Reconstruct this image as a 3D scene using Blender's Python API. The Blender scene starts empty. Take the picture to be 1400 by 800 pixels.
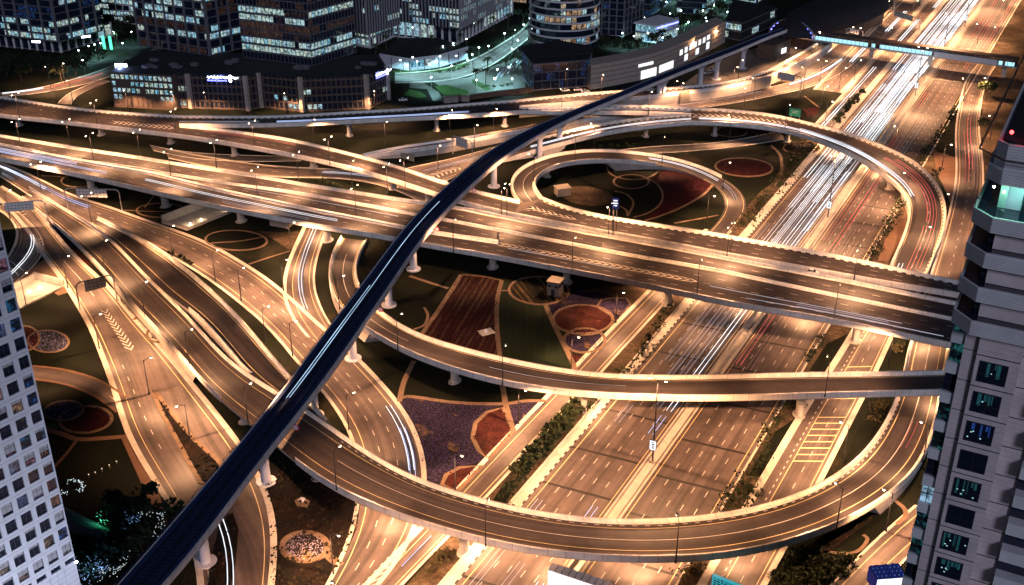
import bpy, math, random
import numpy as np
from mathutils import Vector, Matrix
random.seed(7)
R = math.radians
sc = bpy.context.scene
# ------------------------------------------------------------------ camera
CAM_H, FPX, TH = 175.0, 1550.0, R(27.0)
cam = bpy.data.objects.new('camera', bpy.data.cameras.new('camera'))
sc.collection.objects.link(cam)
cam.location = (0, 0, CAM_H)
cam.rotation_euler = (R(90) - TH, 0, 0)
cam.data.sensor_width = 36.0
cam.data.lens = FPX / 1400.0 * 36.0
cam.data.clip_end = 6000
cam.data.clip_start = 1.0
sc.camera = cam
# ------------------------------------------------------------------ night sky, moonlight, exposure
world = bpy.data.worlds.new('World'); sc.world = world
world.use_nodes = True
nt = world.node_tree; nt.nodes.clear()
sky = nt.nodes.new('ShaderNodeTexSky'); sky.sky_type = 'NISHITA'; sky.sun_disc = False
sky.sun_elevation = R(26); sky.sun_rotation = R(172); sky.ozone_density = 6.0; sky.air_density = 1.0; sky.dust_density = 0.2
bg = nt.nodes.new('ShaderNodeBackground'); bg.inputs[1].default_value = 0.010
wo = nt.nodes.new('ShaderNodeOutputWorld')
nt.links.new(sky.outputs[0], bg.inputs[0]); nt.links.new(bg.outputs[0], wo.inputs[0])
sun = bpy.data.objects.new('moon', bpy.data.lights.new('moon', 'SUN'))
sc.collection.objects.link(sun)
sun.data.energy = 0.88; sun.data.angle = R(12); sun.data.color = (0.74, 0.76, 1.0)
_az = R(172)   # the moon stands behind the camera
sun.rotation_euler = Vector((math.sin(_az) * math.cos(R(26)), math.cos(_az) * math.cos(R(26)), math.sin(R(26)))).to_track_quat('Z', 'Y').to_euler()
sc.view_settings.view_transform = 'Standard'; sc.view_settings.look = 'None'
sc.view_settings.exposure = 0.0; sc.view_settings.gamma = 1.0
cy = sc.cycles
cy.max_bounces = 4; cy.diffuse_bounces = 2; cy.glossy_bounces = 2; cy.transmission_bounces = 2
cy.sample_clamp_indirect = 2.0; cy.caustics_reflective = False; cy.caustics_refractive = False
cy.use_denoising = True
LAMP_W = 14500.0        # one sodium lantern
SODIUM = (1.0, 0.485, 0.232)
def lantern(name, watts, spot=138, blend=.6, size=.2, col=SODIUM):
    """street lantern: its optics throw more light sideways than straight down, so the road is lit evenly"""
    ld = bpy.data.lights.new(name, 'SPOT'); ld.energy = watts; ld.color = col; ld.spot_size = R(spot); ld.spot_blend = blend; ld.shadow_soft_size = size
    ld.use_nodes = True; t = ld.node_tree; em = t.nodes['Emission']; tc = t.nodes.new('ShaderNodeTexCoord'); sp = t.nodes.new('ShaderNodeSeparateXYZ'); t.links.new(tc.outputs['Normal'], sp.inputs[0])
    ab = t.nodes.new('ShaderNodeMath'); ab.operation = 'ABSOLUTE'; t.links.new(sp.outputs[2], ab.inputs[0])
    pw = t.nodes.new('ShaderNodeMath'); pw.operation = 'POWER'; pw.inputs[1].default_value = -3.0; t.links.new(ab.outputs[0], pw.inputs[0])
    mn = t.nodes.new('ShaderNodeMath'); mn.operation = 'MINIMUM'; mn.inputs[1].default_value = 5.5; t.links.new(pw.outputs[0], mn.inputs[0])
    t.links.new(mn.outputs[0], em.inputs['Strength']); return ld
# ------------------------------------------------------------------ maths helpers
def P(px, py, z=0.0):
    x = (px - 700) / FPX; y = (400 - py) / FPX
    d = np.array([x, y * math.sin(TH) + math.cos(TH), y * math.cos(TH) - math.sin(TH)])
    return d * ((z - CAM_H) / d[2]) + np.array([0, 0, CAM_H])
def ray(px, py):
    x = (px - 700) / FPX; y = (400 - py) / FPX
    return np.array([x, y * math.sin(TH) + math.cos(TH), y * math.cos(TH) - math.sin(TH)])
def at_depth(px, py, D):
    return ray(px, py) * D + np.array([0, 0, CAM_H])
def on_wall(px, py, p0, u):
    """point where the sight line meets the vertical plane through p0 along horizontal u"""
    n = np.array([u[1], -u[0], 0.0]); r = ray(px, py); o = np.array([0, 0, CAM_H])
    return o + r * (np.dot(np.array(p0) - o, n) / np.dot(r, n))
def proj(p):
    q = np.array(p) - np.array([0, 0, CAM_H])
    xc = q[0]; yc = q[1] * math.sin(TH) + q[2] * math.cos(TH); zc = q[1] * math.cos(TH) - q[2] * math.sin(TH)
    if zc < 1: return (-9999, -9999)
    return (700 + FPX * xc / zc, 400 - FPX * yc / zc)
AZ = R(28.0)
DV = np.array([math.sin(AZ), math.cos(AZ)]); NV = np.array([DV[1], -DV[0]])
def W(n, d, z=0.0):
    q = NV * n + DV * d
    return np.array([q[0], q[1], z])
ORD = 'first second third fourth fifth sixth seventh eighth ninth tenth eleventh twelfth thirteenth fourteenth fifteenth sixteenth seventeenth eighteenth nineteenth twentieth twenty-first twenty-second twenty-third twenty-fourth twenty-fifth twenty-sixth twenty-seventh twenty-eighth twenty-ninth thirtieth'.split()
# ------------------------------------------------------------------ objects
LOC = {}
def meta(o, label=None, cat=None, group=None, kind=None):
    if label: o['label'] = label
    if cat: o['category'] = cat
    if group: o['group'] = group
    if kind: o['kind'] = kind
    return o
def thing(name, label, cat, loc, group=None, rz=0.0):
    o = bpy.data.objects.new(name, None); sc.collection.objects.link(o)
    o.location = tuple(float(v) for v in loc); o.rotation_euler = (0, 0, rz); o.empty_display_size = 0.5
    LOC[o.name] = np.array(loc, float)
    return meta(o, label, cat, group)
class MB:
    def __init__(s): s.v = []; s.f = []; s.uv = []; s.mi = []
    def add(s, vs, fs, uvs=None, mi=0):
        b = len(s.v); s.v += [tuple(map(float, v)) for v in vs]
        s.uv += uvs if uvs is not None else [(0.0, 0.0)] * len(vs)
        for f in fs: s.f.append([i + b for i in f]); s.mi.append(mi)
        return s
    def box(s, c, ux, uy, uz, mi=0):
        """box centred at c with half-axis vectors"""
        c, ux, uy, uz = (np.array(a, float) for a in (c, ux, uy, uz))
        vs = [c + sx * ux + sy * uy + sz * uz for sz in (-1, 1) for sy in (-1, 1) for sx in (-1, 1)]
        return s.add(vs, [(0, 2, 3, 1), (4, 5, 7, 6), (0, 1, 5, 4), (2, 6, 7, 3), (0, 4, 6, 2), (1, 3, 7, 5)], mi=mi)
    def abox(s, c, sx, sy, sz, rz=0.0, mi=0):
        ca, sa = math.cos(rz), math.sin(rz)
        return s.box(c, (ca * sx / 2, sa * sx / 2, 0), (-sa * sy / 2, ca * sy / 2, 0), (0, 0, sz / 2), mi)
    def tube(s, pts, r0, r1=None, n=8, cap=True, mi=0):
        pts = [np.array(p, float) for p in pts]; r1 = r0 if r1 is None else r1
        rings = []
        for i, p in enumerate(pts):
            t = pts[min(i + 1, len(pts) - 1)] - pts[max(i - 1, 0)]; t = t / (np.linalg.norm(t) + 1e-9)
            a = np.cross(t, [0, 0, 1.0])
            if np.linalg.norm(a) < 1e-3: a = np.array([1.0, 0, 0])
            a = a / np.linalg.norm(a); b = np.cross(t, a)
            r = r0 + (r1 - r0) * i / max(1, len(pts) - 1)
            rings.append([p + r * (math.cos(k * 2 * math.pi / n) * a + math.sin(k * 2 * math.pi / n) * b) for k in range(n)])
        vs = [v for rg in rings for v in rg]; fs = []
        for i in range(len(pts) - 1):
            for k in range(n):
                k2 = (k + 1) % n
                fs.append((i * n + k, i * n + k2, (i + 1) * n + k2, (i + 1) * n + k))
        if cap:
            fs.append(tuple(range(n - 1, -1, -1))); fs.append(tuple(range((len(pts) - 1) * n, len(pts) * n)))
        return s.add(vs, fs, mi=mi)
    def ball(s, c, rx, ry, rz, n=8, m=5, mi=0):
        vs = []; fs = []
        for j in range(m + 1):
            a = math.pi * j / m
            for k in range(n):
                b = 2 * math.pi * k / n
                vs.append((c[0] + rx * math.sin(a) * math.cos(b), c[1] + ry * math.sin(a) * math.sin(b), c[2] + rz * math.cos(a)))
        for j in range(m):
            for k in range(n):
                fs.append((j * n + k, (j + 1) * n + k, (j + 1) * n + (k + 1) % n, j * n + (k + 1) % n))
        return s.add(vs, fs, mi=mi)
    def prism(s, poly, z0, z1, mi=0, top=True, bottom=True):
        n = len(poly); vs = [(p[0], p[1], z0) for p in poly] + [(p[0], p[1], z1) for p in poly]
        fs = [(i, (i + 1) % n, n + (i + 1) % n, n + i) for i in range(n)]
        if top: fs.append(tuple(range(n, 2 * n)))
        if bottom: fs.append(tuple(range(n - 1, -1, -1)))
        return s.add(vs, fs, mi=mi)
    def leaves(s, c, rx, ry, rz, count, size, rnd=random, mi=0):
        """leaf-sized faces spread through an uneven volume"""
        lumps = [(rnd.gauss(0, .45), rnd.gauss(0, .45), rnd.gauss(.05, .4), rnd.uniform(.3, .6)) for _ in range(7)]
        for _ in range(count):
            l = rnd.choice(lumps)
            q = [rnd.gauss(0, .5) for _ in range(3)]
            p = np.array([c[0] + rx * (l[0] + l[3] * q[0]), c[1] + ry * (l[1] + l[3] * q[1]), max(0.05, c[2] + rz * (l[2] + l[3] * q[2]))])
            a = np.array([rnd.gauss(0, 1) for _ in range(3)]); a /= np.linalg.norm(a)
            b = np.cross(a, [rnd.gauss(0, 1) for _ in range(3)]); b /= (np.linalg.norm(b) + 1e-6)
            k = size * rnd.uniform(.6, 1.3)
            s.add([p - a * k - b * k * .6, p + a * k - b * k * .6, p + a * k + b * k * .6, p - a * k + b * k * .6], [(0, 1, 2, 3)], mi=mi)
        return s
def link(name, mb, mat, parent=None, smooth=False, label=None, cat=None, group=None, kind=None, local=False, origin=None):
    me = bpy.data.meshes.new(name)
    v = np.array(mb.v, float)
    off = np.zeros(3)
    if parent is not None: off = LOC[parent.name]
    elif origin is not None: off = np.array(origin, float)
    if not local and len(v): v = v - off
    me.from_pydata([tuple(q) for q in v], [], mb.f)
    ul = me.uv_layers.new(name='UVMap')
    li = np.zeros(len(me.loops), int); me.loops.foreach_get('vertex_index', li)
    ul.data.foreach_set('uv', np.array(mb.uv, float)[li].ravel())
    mats = mat if isinstance(mat, (list, tuple)) else [mat]
    for m in mats: me.materials.append(m)
    if len(mats) > 1: me.polygons.foreach_set('material_index', mb.mi)
    if smooth: me.polygons.foreach_set('use_smooth', [True] * len(me.polygons))
    me.update()
    o = bpy.data.objects.new(name, me); sc.collection.objects.link(o)
    if parent is not None: o.parent = parent; LOC[o.name] = off
    else:
        LOC[o.name] = off
        if origin is not None: o.location = tuple(off)
    return meta(o, label, cat, group, kind)
def copy_tree(o, parent=None):
    c = o.copy(); sc.collection.objects.link(c)
    if parent is not None: c.parent = parent
    for ch in list(o.children): copy_tree(ch, c)
    return c
# ------------------------------------------------------------------ materials
M = {}
def newmat(name):
    m = bpy.data.materials.new(name); m.use_nodes = True; t = m.node_tree
    b = t.nodes.get('Principled BSDF'); M[name] = m
    return m, t, b
def ramp(t, fac, stops):
    r = t.nodes.new('ShaderNodeValToRGB'); e = r.color_ramp.elements
    while len(e) < len(stops): e.new(0.5)
    for k, (p, c) in enumerate(stops): e[k].position = p; e[k].color = (*c, 1)
    t.links.new(fac, r.inputs[0]); return r.outputs[0]
def noise(t, scale, detail=4, rough=.55, coord='Object', vec=None, sc3=None):
    n = t.nodes.new('ShaderNodeTexNoise'); n.inputs['Scale'].default_value = scale
    n.inputs['Detail'].default_value = detail; n.inputs['Roughness'].default_value = rough
    tc = t.nodes.new('ShaderNodeTexCoord'); src = vec or tc.outputs[coord]
    if sc3:
        mp = t.nodes.new('ShaderNodeMapping'); mp.inputs['Scale'].default_value = sc3
        t.links.new(src, mp.inputs[0]); src = mp.outputs[0]
    t.links.new(src, n.inputs[0]); return n.outputs[0]
def mixc(t, fac, a, b, mode='MIX'):
    x = t.nodes.new('ShaderNodeMix'); x.data_type = 'RGBA'; x.blend_type = mode
    for sock, val in ((x.inputs[0], fac), (x.inputs[6], a), (x.inputs[7], b)):
        if hasattr(val, 'links') or hasattr(val, 'is_linked'): t.links.new(val, sock)
        else: sock.default_value = val if not isinstance(val, tuple) else (*val, 1)
    return x.outputs[2]
def simple(name, col, rough=.7, var=.25, scale=1.2, metal=0.0, spec=.3, col2=None):
    m, t, b = newmat(name)
    c1 = tuple(c * (1 - var) for c in col); c2 = col2 or tuple(min(1, c * (1 + var)) for c in col)
    n = noise(t, scale, 6, .6)
    t.links.new(ramp(t, n, [(.3, c1), (.7, c2)]), b.inputs['Base Color'])
    b.inputs['Roughness'].default_value = rough; b.inputs['Metallic'].default_value = metal
    b.inputs['Specular IOR Level'].default_value = spec
    return m
def glow(name, col, strength, base=(.02, .02, .02)):
    m, t, b = newmat(name)
    b.inputs['Base Color'].default_value = (*base, 1)
    b.inputs['Emission Color'].default_value = (*col, 1); b.inputs['Emission Strength'].default_value = strength
    return m
def asphalt(name, lo, hi, spec=.3):
    m, t, b = newmat(name)
    tc = t.nodes.new('ShaderNodeTexCoord')
    streak = noise(t, 1.0, 5, .6, vec=tc.outputs['UV'], sc3=(1.1, .012, 1))      # tyre-worn lanes
    fine = noise(t, .35, 6, .65)
    patch = noise(t, .035, 3, .5)
    c = mixc(t, streak, tuple(v * .72 for v in lo), tuple(v * 1.25 for v in hi))
    lane = noise(t, 1.0, 2, .5, vec=tc.outputs['UV'], sc3=(.42, .004, 1))      # darker wheel tracks and newer strips of surfacing
    c = mixc(t, 1.0, c, ramp(t, lane, [(.38, (.66,) * 3), (.6, (1.18,) * 3)]), 'MULTIPLY')
    c = mixc(t, 1.0, c, ramp(t, fine, [(.3, (.78,) * 3), (.7, (1.15,) * 3)]), 'MULTIPLY')
    c = mixc(t, 1.0, c, ramp(t, patch, [(.40, (.72,) * 3), (.46, (.95,) * 3), (.65, (1.15,) * 3)]), 'MULTIPLY')
    t.links.new(c, b.inputs['Base Color'])
    b.inputs['Roughness'].default_value = .62; b.inputs['Specular IOR Level'].default_value = spec
    return m
asphalt('asphalt', (.066, .051, .048), (.126, .100, .094)); asphalt('asphalt_dark', (.026, .021, .021), (.062, .050, .049))
asphalt('asphalt_pale', (.075, .07, .063), (.13, .12, .11))
def concrete(name, col, vs=.22, panel=None):
    m, t, b = newmat(name)
    big = noise(t, .25, 5, .6); fine = noise(t, 2.5, 5, .6)
    c = ramp(t, big, [(.3, tuple(v * (1 - vs) for v in col)), (.7, tuple(min(1, v * (1 + vs * .5)) for v in col))])
    c = mixc(t, 1.0, c, ramp(t, fine, [(.3, (.85,) * 3), (.7, (1.08,) * 3)]), 'MULTIPLY')
    if panel:      # joints between precast units every few metres along the road
        tc = t.nodes.new('ShaderNodeTexCoord'); br = t.nodes.new('ShaderNodeTexBrick')
        br.inputs['Scale'].default_value = 1.0; br.offset = 0
        br.inputs['Brick Width'].default_value = panel; br.inputs['Row Height'].default_value = 50
        br.inputs['Mortar Size'].default_value = .05; br.inputs['Color1'].default_value = (1, 1, 1, 1); br.inputs['Color2'].default_value = (.93, .93, .93, 1); br.inputs['Mortar'].default_value = (.35, .33, .3, 1)
        sep = t.nodes.new('ShaderNodeSeparateXYZ'); cb = t.nodes.new('ShaderNodeCombineXYZ')
        t.links.new(tc.outputs['UV'], sep.inputs[0]); t.links.new(sep.outputs[1], cb.inputs[0]); t.links.new(sep.outputs[0], cb.inputs[1])
        t.links.new(cb.outputs[0], br.inputs[0])
        c = mixc(t, 1.0, c, br.outputs[0], 'MULTIPLY')
    t.links.new(c, b.inputs['Base Color']); b.inputs['Roughness'].default_value = .8; b.inputs['Specular IOR Level'].default_value = .2
    return m
concrete('concrete', (.44, .41, .37)); concrete('parapet', (.76, .73, .68), panel=4.0)
concrete('pale_paving', (.56, .52, .46)); concrete('metro_concrete', (.66, .64, .66), panel=3.2); concrete('sand', (.175, .12, .08), .35)
concrete('terracotta', (.15, .085, .055), .25)
simple('white_paint', (.58, .56, .52), .6, .15, 1.5); simple('yellow_paint', (.66, .55, .30), .6, .15, 1.5)
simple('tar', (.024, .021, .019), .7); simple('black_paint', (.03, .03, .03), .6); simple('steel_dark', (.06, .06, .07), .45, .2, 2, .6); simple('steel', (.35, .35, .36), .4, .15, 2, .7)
simple('metal_pale', (.5, .48, .45), .5, .15, 2, .3)
# kerb painted in black and white blocks
m, t, b = newmat('kerb_paint')
tc = t.nodes.new('ShaderNodeTexCoord'); sep = t.nodes.new('ShaderNodeSeparateXYZ'); t.links.new(tc.outputs['UV'], sep.inputs[0])
ma = t.nodes.new('ShaderNodeMath'); ma.operation = 'MODULO'; ma.inputs[1].default_value = 3.0; t.links.new(sep.outputs[1], ma.inputs[0])
mb_ = t.nodes.new('ShaderNodeMath'); mb_.operation = 'GREATER_THAN'; mb_.inputs[1].default_value = 1.5; t.links.new(ma.outputs[0], mb_.inputs[0])
t.links.new(mixc(t, mb_.outputs[0], (.03, .03, .03), (.62, .60, .55)), b.inputs['Base Color']); b.inputs['Roughness'].default_value = .7
def ground_mat(name, stops, s1, s2, sc3=None, bump=.0):
    m, t, b = newmat(name)
    a = noise(t, s1, 6, .65, sc3=sc3); d = noise(t, s2, 4, .7)
    c = ramp(t, a, stops)
    c = mixc(t, 1.0, c, ramp(t, d, [(.25, (.45,) * 3), (.75, (1.5,) * 3)]), 'MULTIPLY')
    t.links.new(c, b.inputs['Base Color']); b.inputs['Roughness'].default_value = .95; b.inputs['Specular IOR Level'].default_value = .1
    bp = t.nodes.new('ShaderNodeBump'); bp.inputs['Strength'].default_value = .8; bp.inputs['Distance'].default_value = .25
    t.links.new(d, bp.inputs['Height']); t.links.new(bp.outputs[0], b.inputs['Normal'])
    return m
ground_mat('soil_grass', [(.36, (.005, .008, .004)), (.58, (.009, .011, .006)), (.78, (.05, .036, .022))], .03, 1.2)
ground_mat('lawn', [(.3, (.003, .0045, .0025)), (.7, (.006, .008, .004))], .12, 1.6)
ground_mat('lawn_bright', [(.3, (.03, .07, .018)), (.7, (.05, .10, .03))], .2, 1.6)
ground_mat('dark_planting', [(.46, (.008, .007, .006)), (.62, (.018, .010, .008)), (.72, (.17, .10, .05))], .11, 1.3)
ground_mat('red_flowers', [(.35, (.020, .007, .006)), (.6, (.050, .013, .011)), (.78, (.12, .07, .035))], .28, 2.0)
ground_mat('deep_red_flowers', [(.35, (.016, .004, .006)), (.65, (.042, .007, .010)), (.8, (.04, .018, .012))], .3, 2.2)
ground_mat('dry_soil', [(.3, (.025, .02, .012)), (.55, (.07, .05, .032)), (.75, (.17, .12, .075))], .1, .8)
def flowers(name, leaf, petal, scale, thr=.33, extra=None):
    m, t, b = newmat(name)
    v = t.nodes.new('ShaderNodeTexVoronoi'); v.inputs['Scale'].default_value = scale
    tc = t.nodes.new('ShaderNodeTexCoord'); t.links.new(tc.outputs['Object'], v.inputs[0])
    lt = t.nodes.new('ShaderNodeMath'); lt.operation = 'LESS_THAN'; lt.inputs[1].default_value = thr; t.links.new(v.outputs['Distance'], lt.inputs[0])
    pet = mixc(t, ramp(t, noise(t, 1.3, 2), [(.4, (0, 0, 0)), (.6, (1, 1, 1))]), petal, tuple(min(1, p * 1.6) for p in petal))
    c = mixc(t, lt.outputs[0], leaf, pet)
    if extra:
        c = mixc(t, ramp(t, noise(t, .12, 4, .6), [(.58, (0, 0, 0)), (.66, (1, 1, 1))]), c, extra)
    t.links.new(c, b.inputs['Base Color']); b.inputs['Roughness'].default_value = .95; b.inputs['Specular IOR Level'].default_value = .1
    return m
flowers('purple_flowers', (.010, .008, .014), (.034, .026, .066), 2.6, .40, (.14, .09, .04))
flowers('blue_flowers', (.010, .010, .016), (.13, .14, .24), 2.6, .34)
flowers('pale_flowers', (.014, .012, .014), (.26, .22, .30), 2.2, .36, (.22, .15, .06))
# ploughed flower rows
def rows_mat(name, c1, c2, gap, ang):
    m, t, b = newmat(name)
    tc = t.nodes.new('ShaderNodeTexCoord'); mp = t.nodes.new('ShaderNodeMapping'); mp.inputs['Rotation'].default_value = (0, 0, ang)
    t.links.new(tc.outputs['Object'], mp.inputs[0])
    w = t.nodes.new('ShaderNodeTexWave'); w.inputs['Scale'].default_value = .314 / gap; w.inputs['Distortion'].default_value = .5; w.inputs['Detail'].default_value = 3; w.inputs['Detail Scale'].default_value = 2
    t.links.new(mp.outputs[0], w.inputs[0])
    brk = noise(t, 1.0, 5, .7, vec=mp.outputs[0], sc3=(.5, .045, 1))
    fac = t.nodes.new('ShaderNodeMath'); fac.operation = 'MULTIPLY'
    t.links.new(w.outputs[1], fac.inputs[0]); t.links.new(ramp(t, brk, [(.45, (0, 0, 0)), (.62, (1, 1, 1))]), fac.inputs[1])
    c = mixc(t, fac.outputs[0], c1, c2)
    c = mixc(t, 1.0, c, ramp(t, noise(t, 1.8, 4), [(.25, (.5,) * 3), (.75, (1.4,) * 3)]), 'MULTIPLY')
    t.links.new(c, b.inputs['Base Color']); b.inputs['Roughness'].default_value = .95; b.inputs['Specular IOR Level'].default_value = .1
rows_mat('red_rows', (.020, .006, .007), (.085, .05, .028), 1.9, R(194))
rows_mat('green_rows', (.011, .018, .010), (.019, .025, .012), 2.0, R(180))
rows_mat('dark_rows', (.008, .008, .007), (.12, .08, .04), 2.2, R(-20))
for _n, _c in (('petal_purple', (.044, .030, .092)), ('petal_blue', (.16, .17, .30)), ('petal_red', (.062, .014, .012)), ('petal_deep_red', (.040, .009, .011)), ('petal_pale', (.30, .26, .34)), ('twig', (.02, .016, .010))): simple(_n, _c, .9, .45, .9, spec=.1)
simple('leaf', (.030, .042, .018), .8, .5, .6, spec=.15); simple('leaf_dry', (.06, .05, .022), .85, .5, .6, spec=.1)
simple('leaf_dark', (.02, .028, .014), .85, .5, .6, spec=.1); simple('stone_joint', (.36, .31, .32), .7, .1, .5); simple('blind', (.30, .30, .33), .8, .1, 1); glow('curtain_blue', (.04, .16, .8), .20); glow('curtain_teal', (.04, .36, .42), .13); glow('room_glint', (.5, .95, 1), .9); glow('bollard_glow', (1, .75, .5), 1.6); simple('fin_grey', (.26, .26, .28), .6, .1, .5); simple('bark', (.12, .085, .06), .9, .3, 2)
simple('white_wall', (.50, .525, .60), .55, .08, .6); simple('stone_wall', (.64, .55, .56), .7, .15, .5); simple('beige_wall', (.36, .31, .26), .75, .12, .3)
simple('brown_wall', (.085, .062, .05), .75, .2, .4); simple('roof_dark', (.014, .016, .021), .9, .3, .3); simple('grey_frame', (.12, .12, .14), .6, .1, .5)
simple('balcony_white', (.64, .64, .66), .6, .10, .5); simple('car_white', (.65, .66, .68), .35, .05, 1, .2, .5); simple('car_dark', (.05, .05, .06), .35, .05, 1, .3, .5)
simple('rubber', (.02, .02, .02), .9); simple('hut_wall', (.27, .24, .20), .75, .12, .8); simple('red_paint', (.5, .03, .03), .5, .1); simple('metro_deck', (.004, .009, .032), .95, .25, .4)
simple('metro_walk', (.012, .030, .10), .85, .25, .6); simple('rail_steel', (.07, .10, .17), .3, .1, 2, .8); simple('sign_back', (.75, .71, .66), .6, .12, .8); simple('sign_green', (.02, .22, .15), .5, .1)
def glass(name, col, rough=.08):
    m, t, b = newmat(name)
    b.inputs['Base Color'].default_value = (*col, 1); b.inputs['Roughness'].default_value = rough
    b.inputs['Specular IOR Level'].default_value = .8; b.inputs['Metallic'].default_value = .0
    return m
glass('glass_dark', (.010, .016, .032)); glass('glass_blue', (.01, .016, .035)); glass('glass_rail', (.02, .05, .05))
def lit(name, stops, smin, smax, sx=.6, lo=.38, hi=.66):
    """a lit window: the lamps, blinds and furniture of the room behind give an uneven light"""
    m, t, b = newmat(name)
    oi = t.nodes.new('ShaderNodeObjectInfo')
    tc = t.nodes.new('ShaderNodeTexCoord')
    va = t.nodes.new('ShaderNodeVectorMath'); va.operation = 'ADD'
    t.links.new(tc.outputs['Object'], va.inputs[0])
    mu = t.nodes.new('ShaderNodeMath'); mu.operation = 'MULTIPLY'; mu.inputs[1].default_value = 91.0; t.links.new(oi.outputs['Random'], mu.inputs[0])
    t.links.new(mu.outputs[0], va.inputs[1])
    n = noise(t, sx, 3, .7, vec=va.outputs[0])
    t.links.new(ramp(t, oi.outputs['Random'], stops), b.inputs['Emission Color'])
    mr = t.nodes.new('ShaderNodeMapRange'); mr.inputs[1].default_value = lo; mr.inputs[2].default_value = hi; mr.inputs[3].default_value = smin; mr.inputs[4].default_value = smax
    t.links.new(n, mr.inputs[0]); t.links.new(mr.outputs[0], b.inputs['Emission Strength'])
    b.inputs['Base Color'].default_value = (.015, .018, .025, 1); b.inputs['Roughness'].default_value = .12; b.inputs['Specular IOR Level'].default_value = .8
lit('lit_cool', [(0, (.28, .72, 1)), (.4, (.6, .95, 1)), (.75, (.85, 1, .85)), (1, (.4, .7, 1))], .05, .9, .7)
lit('lit_warm', [(0, (1, .55, .28)), (.5, (1, .7, .45)), (1, (1, .85, .6))], .03, .55, .5)
lit('lit_blue', [(0, (.06, .12, .9)), (.5, (.05, .35, .8)), (1, (.1, .2, 1))], .004, .45, .9, .48, .85)
lit('lit_room', [(0, (.9, .5, .3)), (.35, (.8, .75, .6)), (.6, (.25, .35, .8)), (.8, (.9, .35, .6)), (1, (.8, .6, .4))], 0.0, .26, .9)  # room light, its warm glow raised to stand in for road reflections
lit('lit_teal', [(0, (.03, .25, .3)), (.5, (.05, .35, .35)), (1, (.05, .2, .4))], .003, .55, 1.1, .5, .82)
glow('lamp_glow', (1.0, .72, .45), 30); glow('lamp_glow_cool', (.75, 1, .95), 22); glow('teal_led', (.03, .45, .55), .8)
def trailmat(name, col, st):
    m, t, b = newmat(name); b.inputs['Base Color'].default_value = (.02, .02, .02, 1); b.inputs['Emission Color'].default_value = (*col, 1)
    mr = t.nodes.new('ShaderNodeMapRange'); mr.inputs[1].default_value = .3; mr.inputs[2].default_value = .7; mr.inputs[3].default_value = st * .45; mr.inputs[4].default_value = st * 1.35
    t.links.new(noise(t, .035, 3, .6), mr.inputs[0]); t.links.new(mr.outputs[0], b.inputs['Emission Strength'])      # traffic passes in bursts
for _n, _c, _s in (('trail_white', (.90, .93, 1.0), 1.7), ('trail_soft', (.78, .82, 1.0), .62), ('trail_blue', (.48, .60, 1.0), 1.4), ('trail_red', (1.0, .16, .14), .8), ('trail_faint', (1.0, .5, .42), .35), ('metro_trail', (.50, .74, 1.0), 1.7)): trailmat(_n, _c, _s)
glow('screen_white', (.92, .95, 1), 1.5); glow('screen_blue', (.04, .07, .6), .16); glow('neon_blue', (.16, .18, 1.0), 5); glow('red_beacon', (1, .05, .05), 9); glow('green_light', (.1, 1, .5), 2.0)
lit('lit_copper', [(0, (.9, .35, .16)), (1, (1, .5, .3))], .0, .09, .9, .42, .8); glow('bridge_window', (.42, .82, .95), 1.25); glow('mall_window', (.93, .97, 1), 1.3); glow('fairy_blue', (.30, .55, 1), .7); glow('fairy_white', (.8, .95, 1), .95); glow('fairy_green', (.1, .9, .5), 1.2)  # copper windows glow in place of reflections on the tower glass
glow('neon_white', (.75, .8, 1.0), 9)
# ================================================================== roads as ribbons between two edges
def _dense(pts, z0):
    """pixel control points (x, y[, z]) -> smooth list of (x, y, z)"""
    p = [(q[0], q[1]) for q in pts]; zs = [q[2] if len(q) > 2 else None for q in pts]
    ch = [0.0]
    for a, b in zip(p, p[1:]): ch.append(ch[-1] + math.hypot(b[0] - a[0], b[1] - a[1]))
    kz = [(c, z) for c, z in zip(ch, zs) if z is not None]
    if not kz: kz = [(0, z0)]
    out = []; n = len(p)
    for i in range(n - 1):
        p0 = np.array(p[max(i - 1, 0)], float); p1 = np.array(p[i], float); p2 = np.array(p[i + 1], float); p3 = np.array(p[min(i + 2, n - 1)], float)
        h = max(ch[i + 1] - ch[i], 1e-6)
        m1 = (p2 - p0) / max((ch[i + 1] - ch[max(i - 1, 0)]), 1e-6) * h
        m2 = (p3 - p1) / max((ch[min(i + 2, n - 1)] - ch[i]), 1e-6) * h
        k = max(4, int(h / 5))
        for j in range(k + (1 if i == n - 2 else 0)):
            t = j / k
            q = (2 * t**3 - 3 * t**2 + 1) * p1 + (t**3 - 2 * t**2 + t) * m1 + (-2 * t**3 + 3 * t**2) * p2 + (t**3 - t**2) * m2
            c = ch[i] + t * h
            out.append((q[0], q[1], float(np.interp(c, [a for a, _ in kz], [b for _, b in kz]))))
    return out
def _resample(pts, n):
    pts = np.array(pts); s = np.r_[0, np.cumsum(np.linalg.norm(np.diff(pts[:, :2], axis=0), axis=1))]
    q = np.linspace(0, s[-1], n)
    return np.stack([np.interp(q, s, pts[:, k]) for k in range(3)], 1)
def _smooth(a, it):
    a = a.copy()
    for _ in range(it): a[1:-1] = .5 * a[1:-1] + .25 * (a[:-2] + a[2:])
    return a
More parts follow.
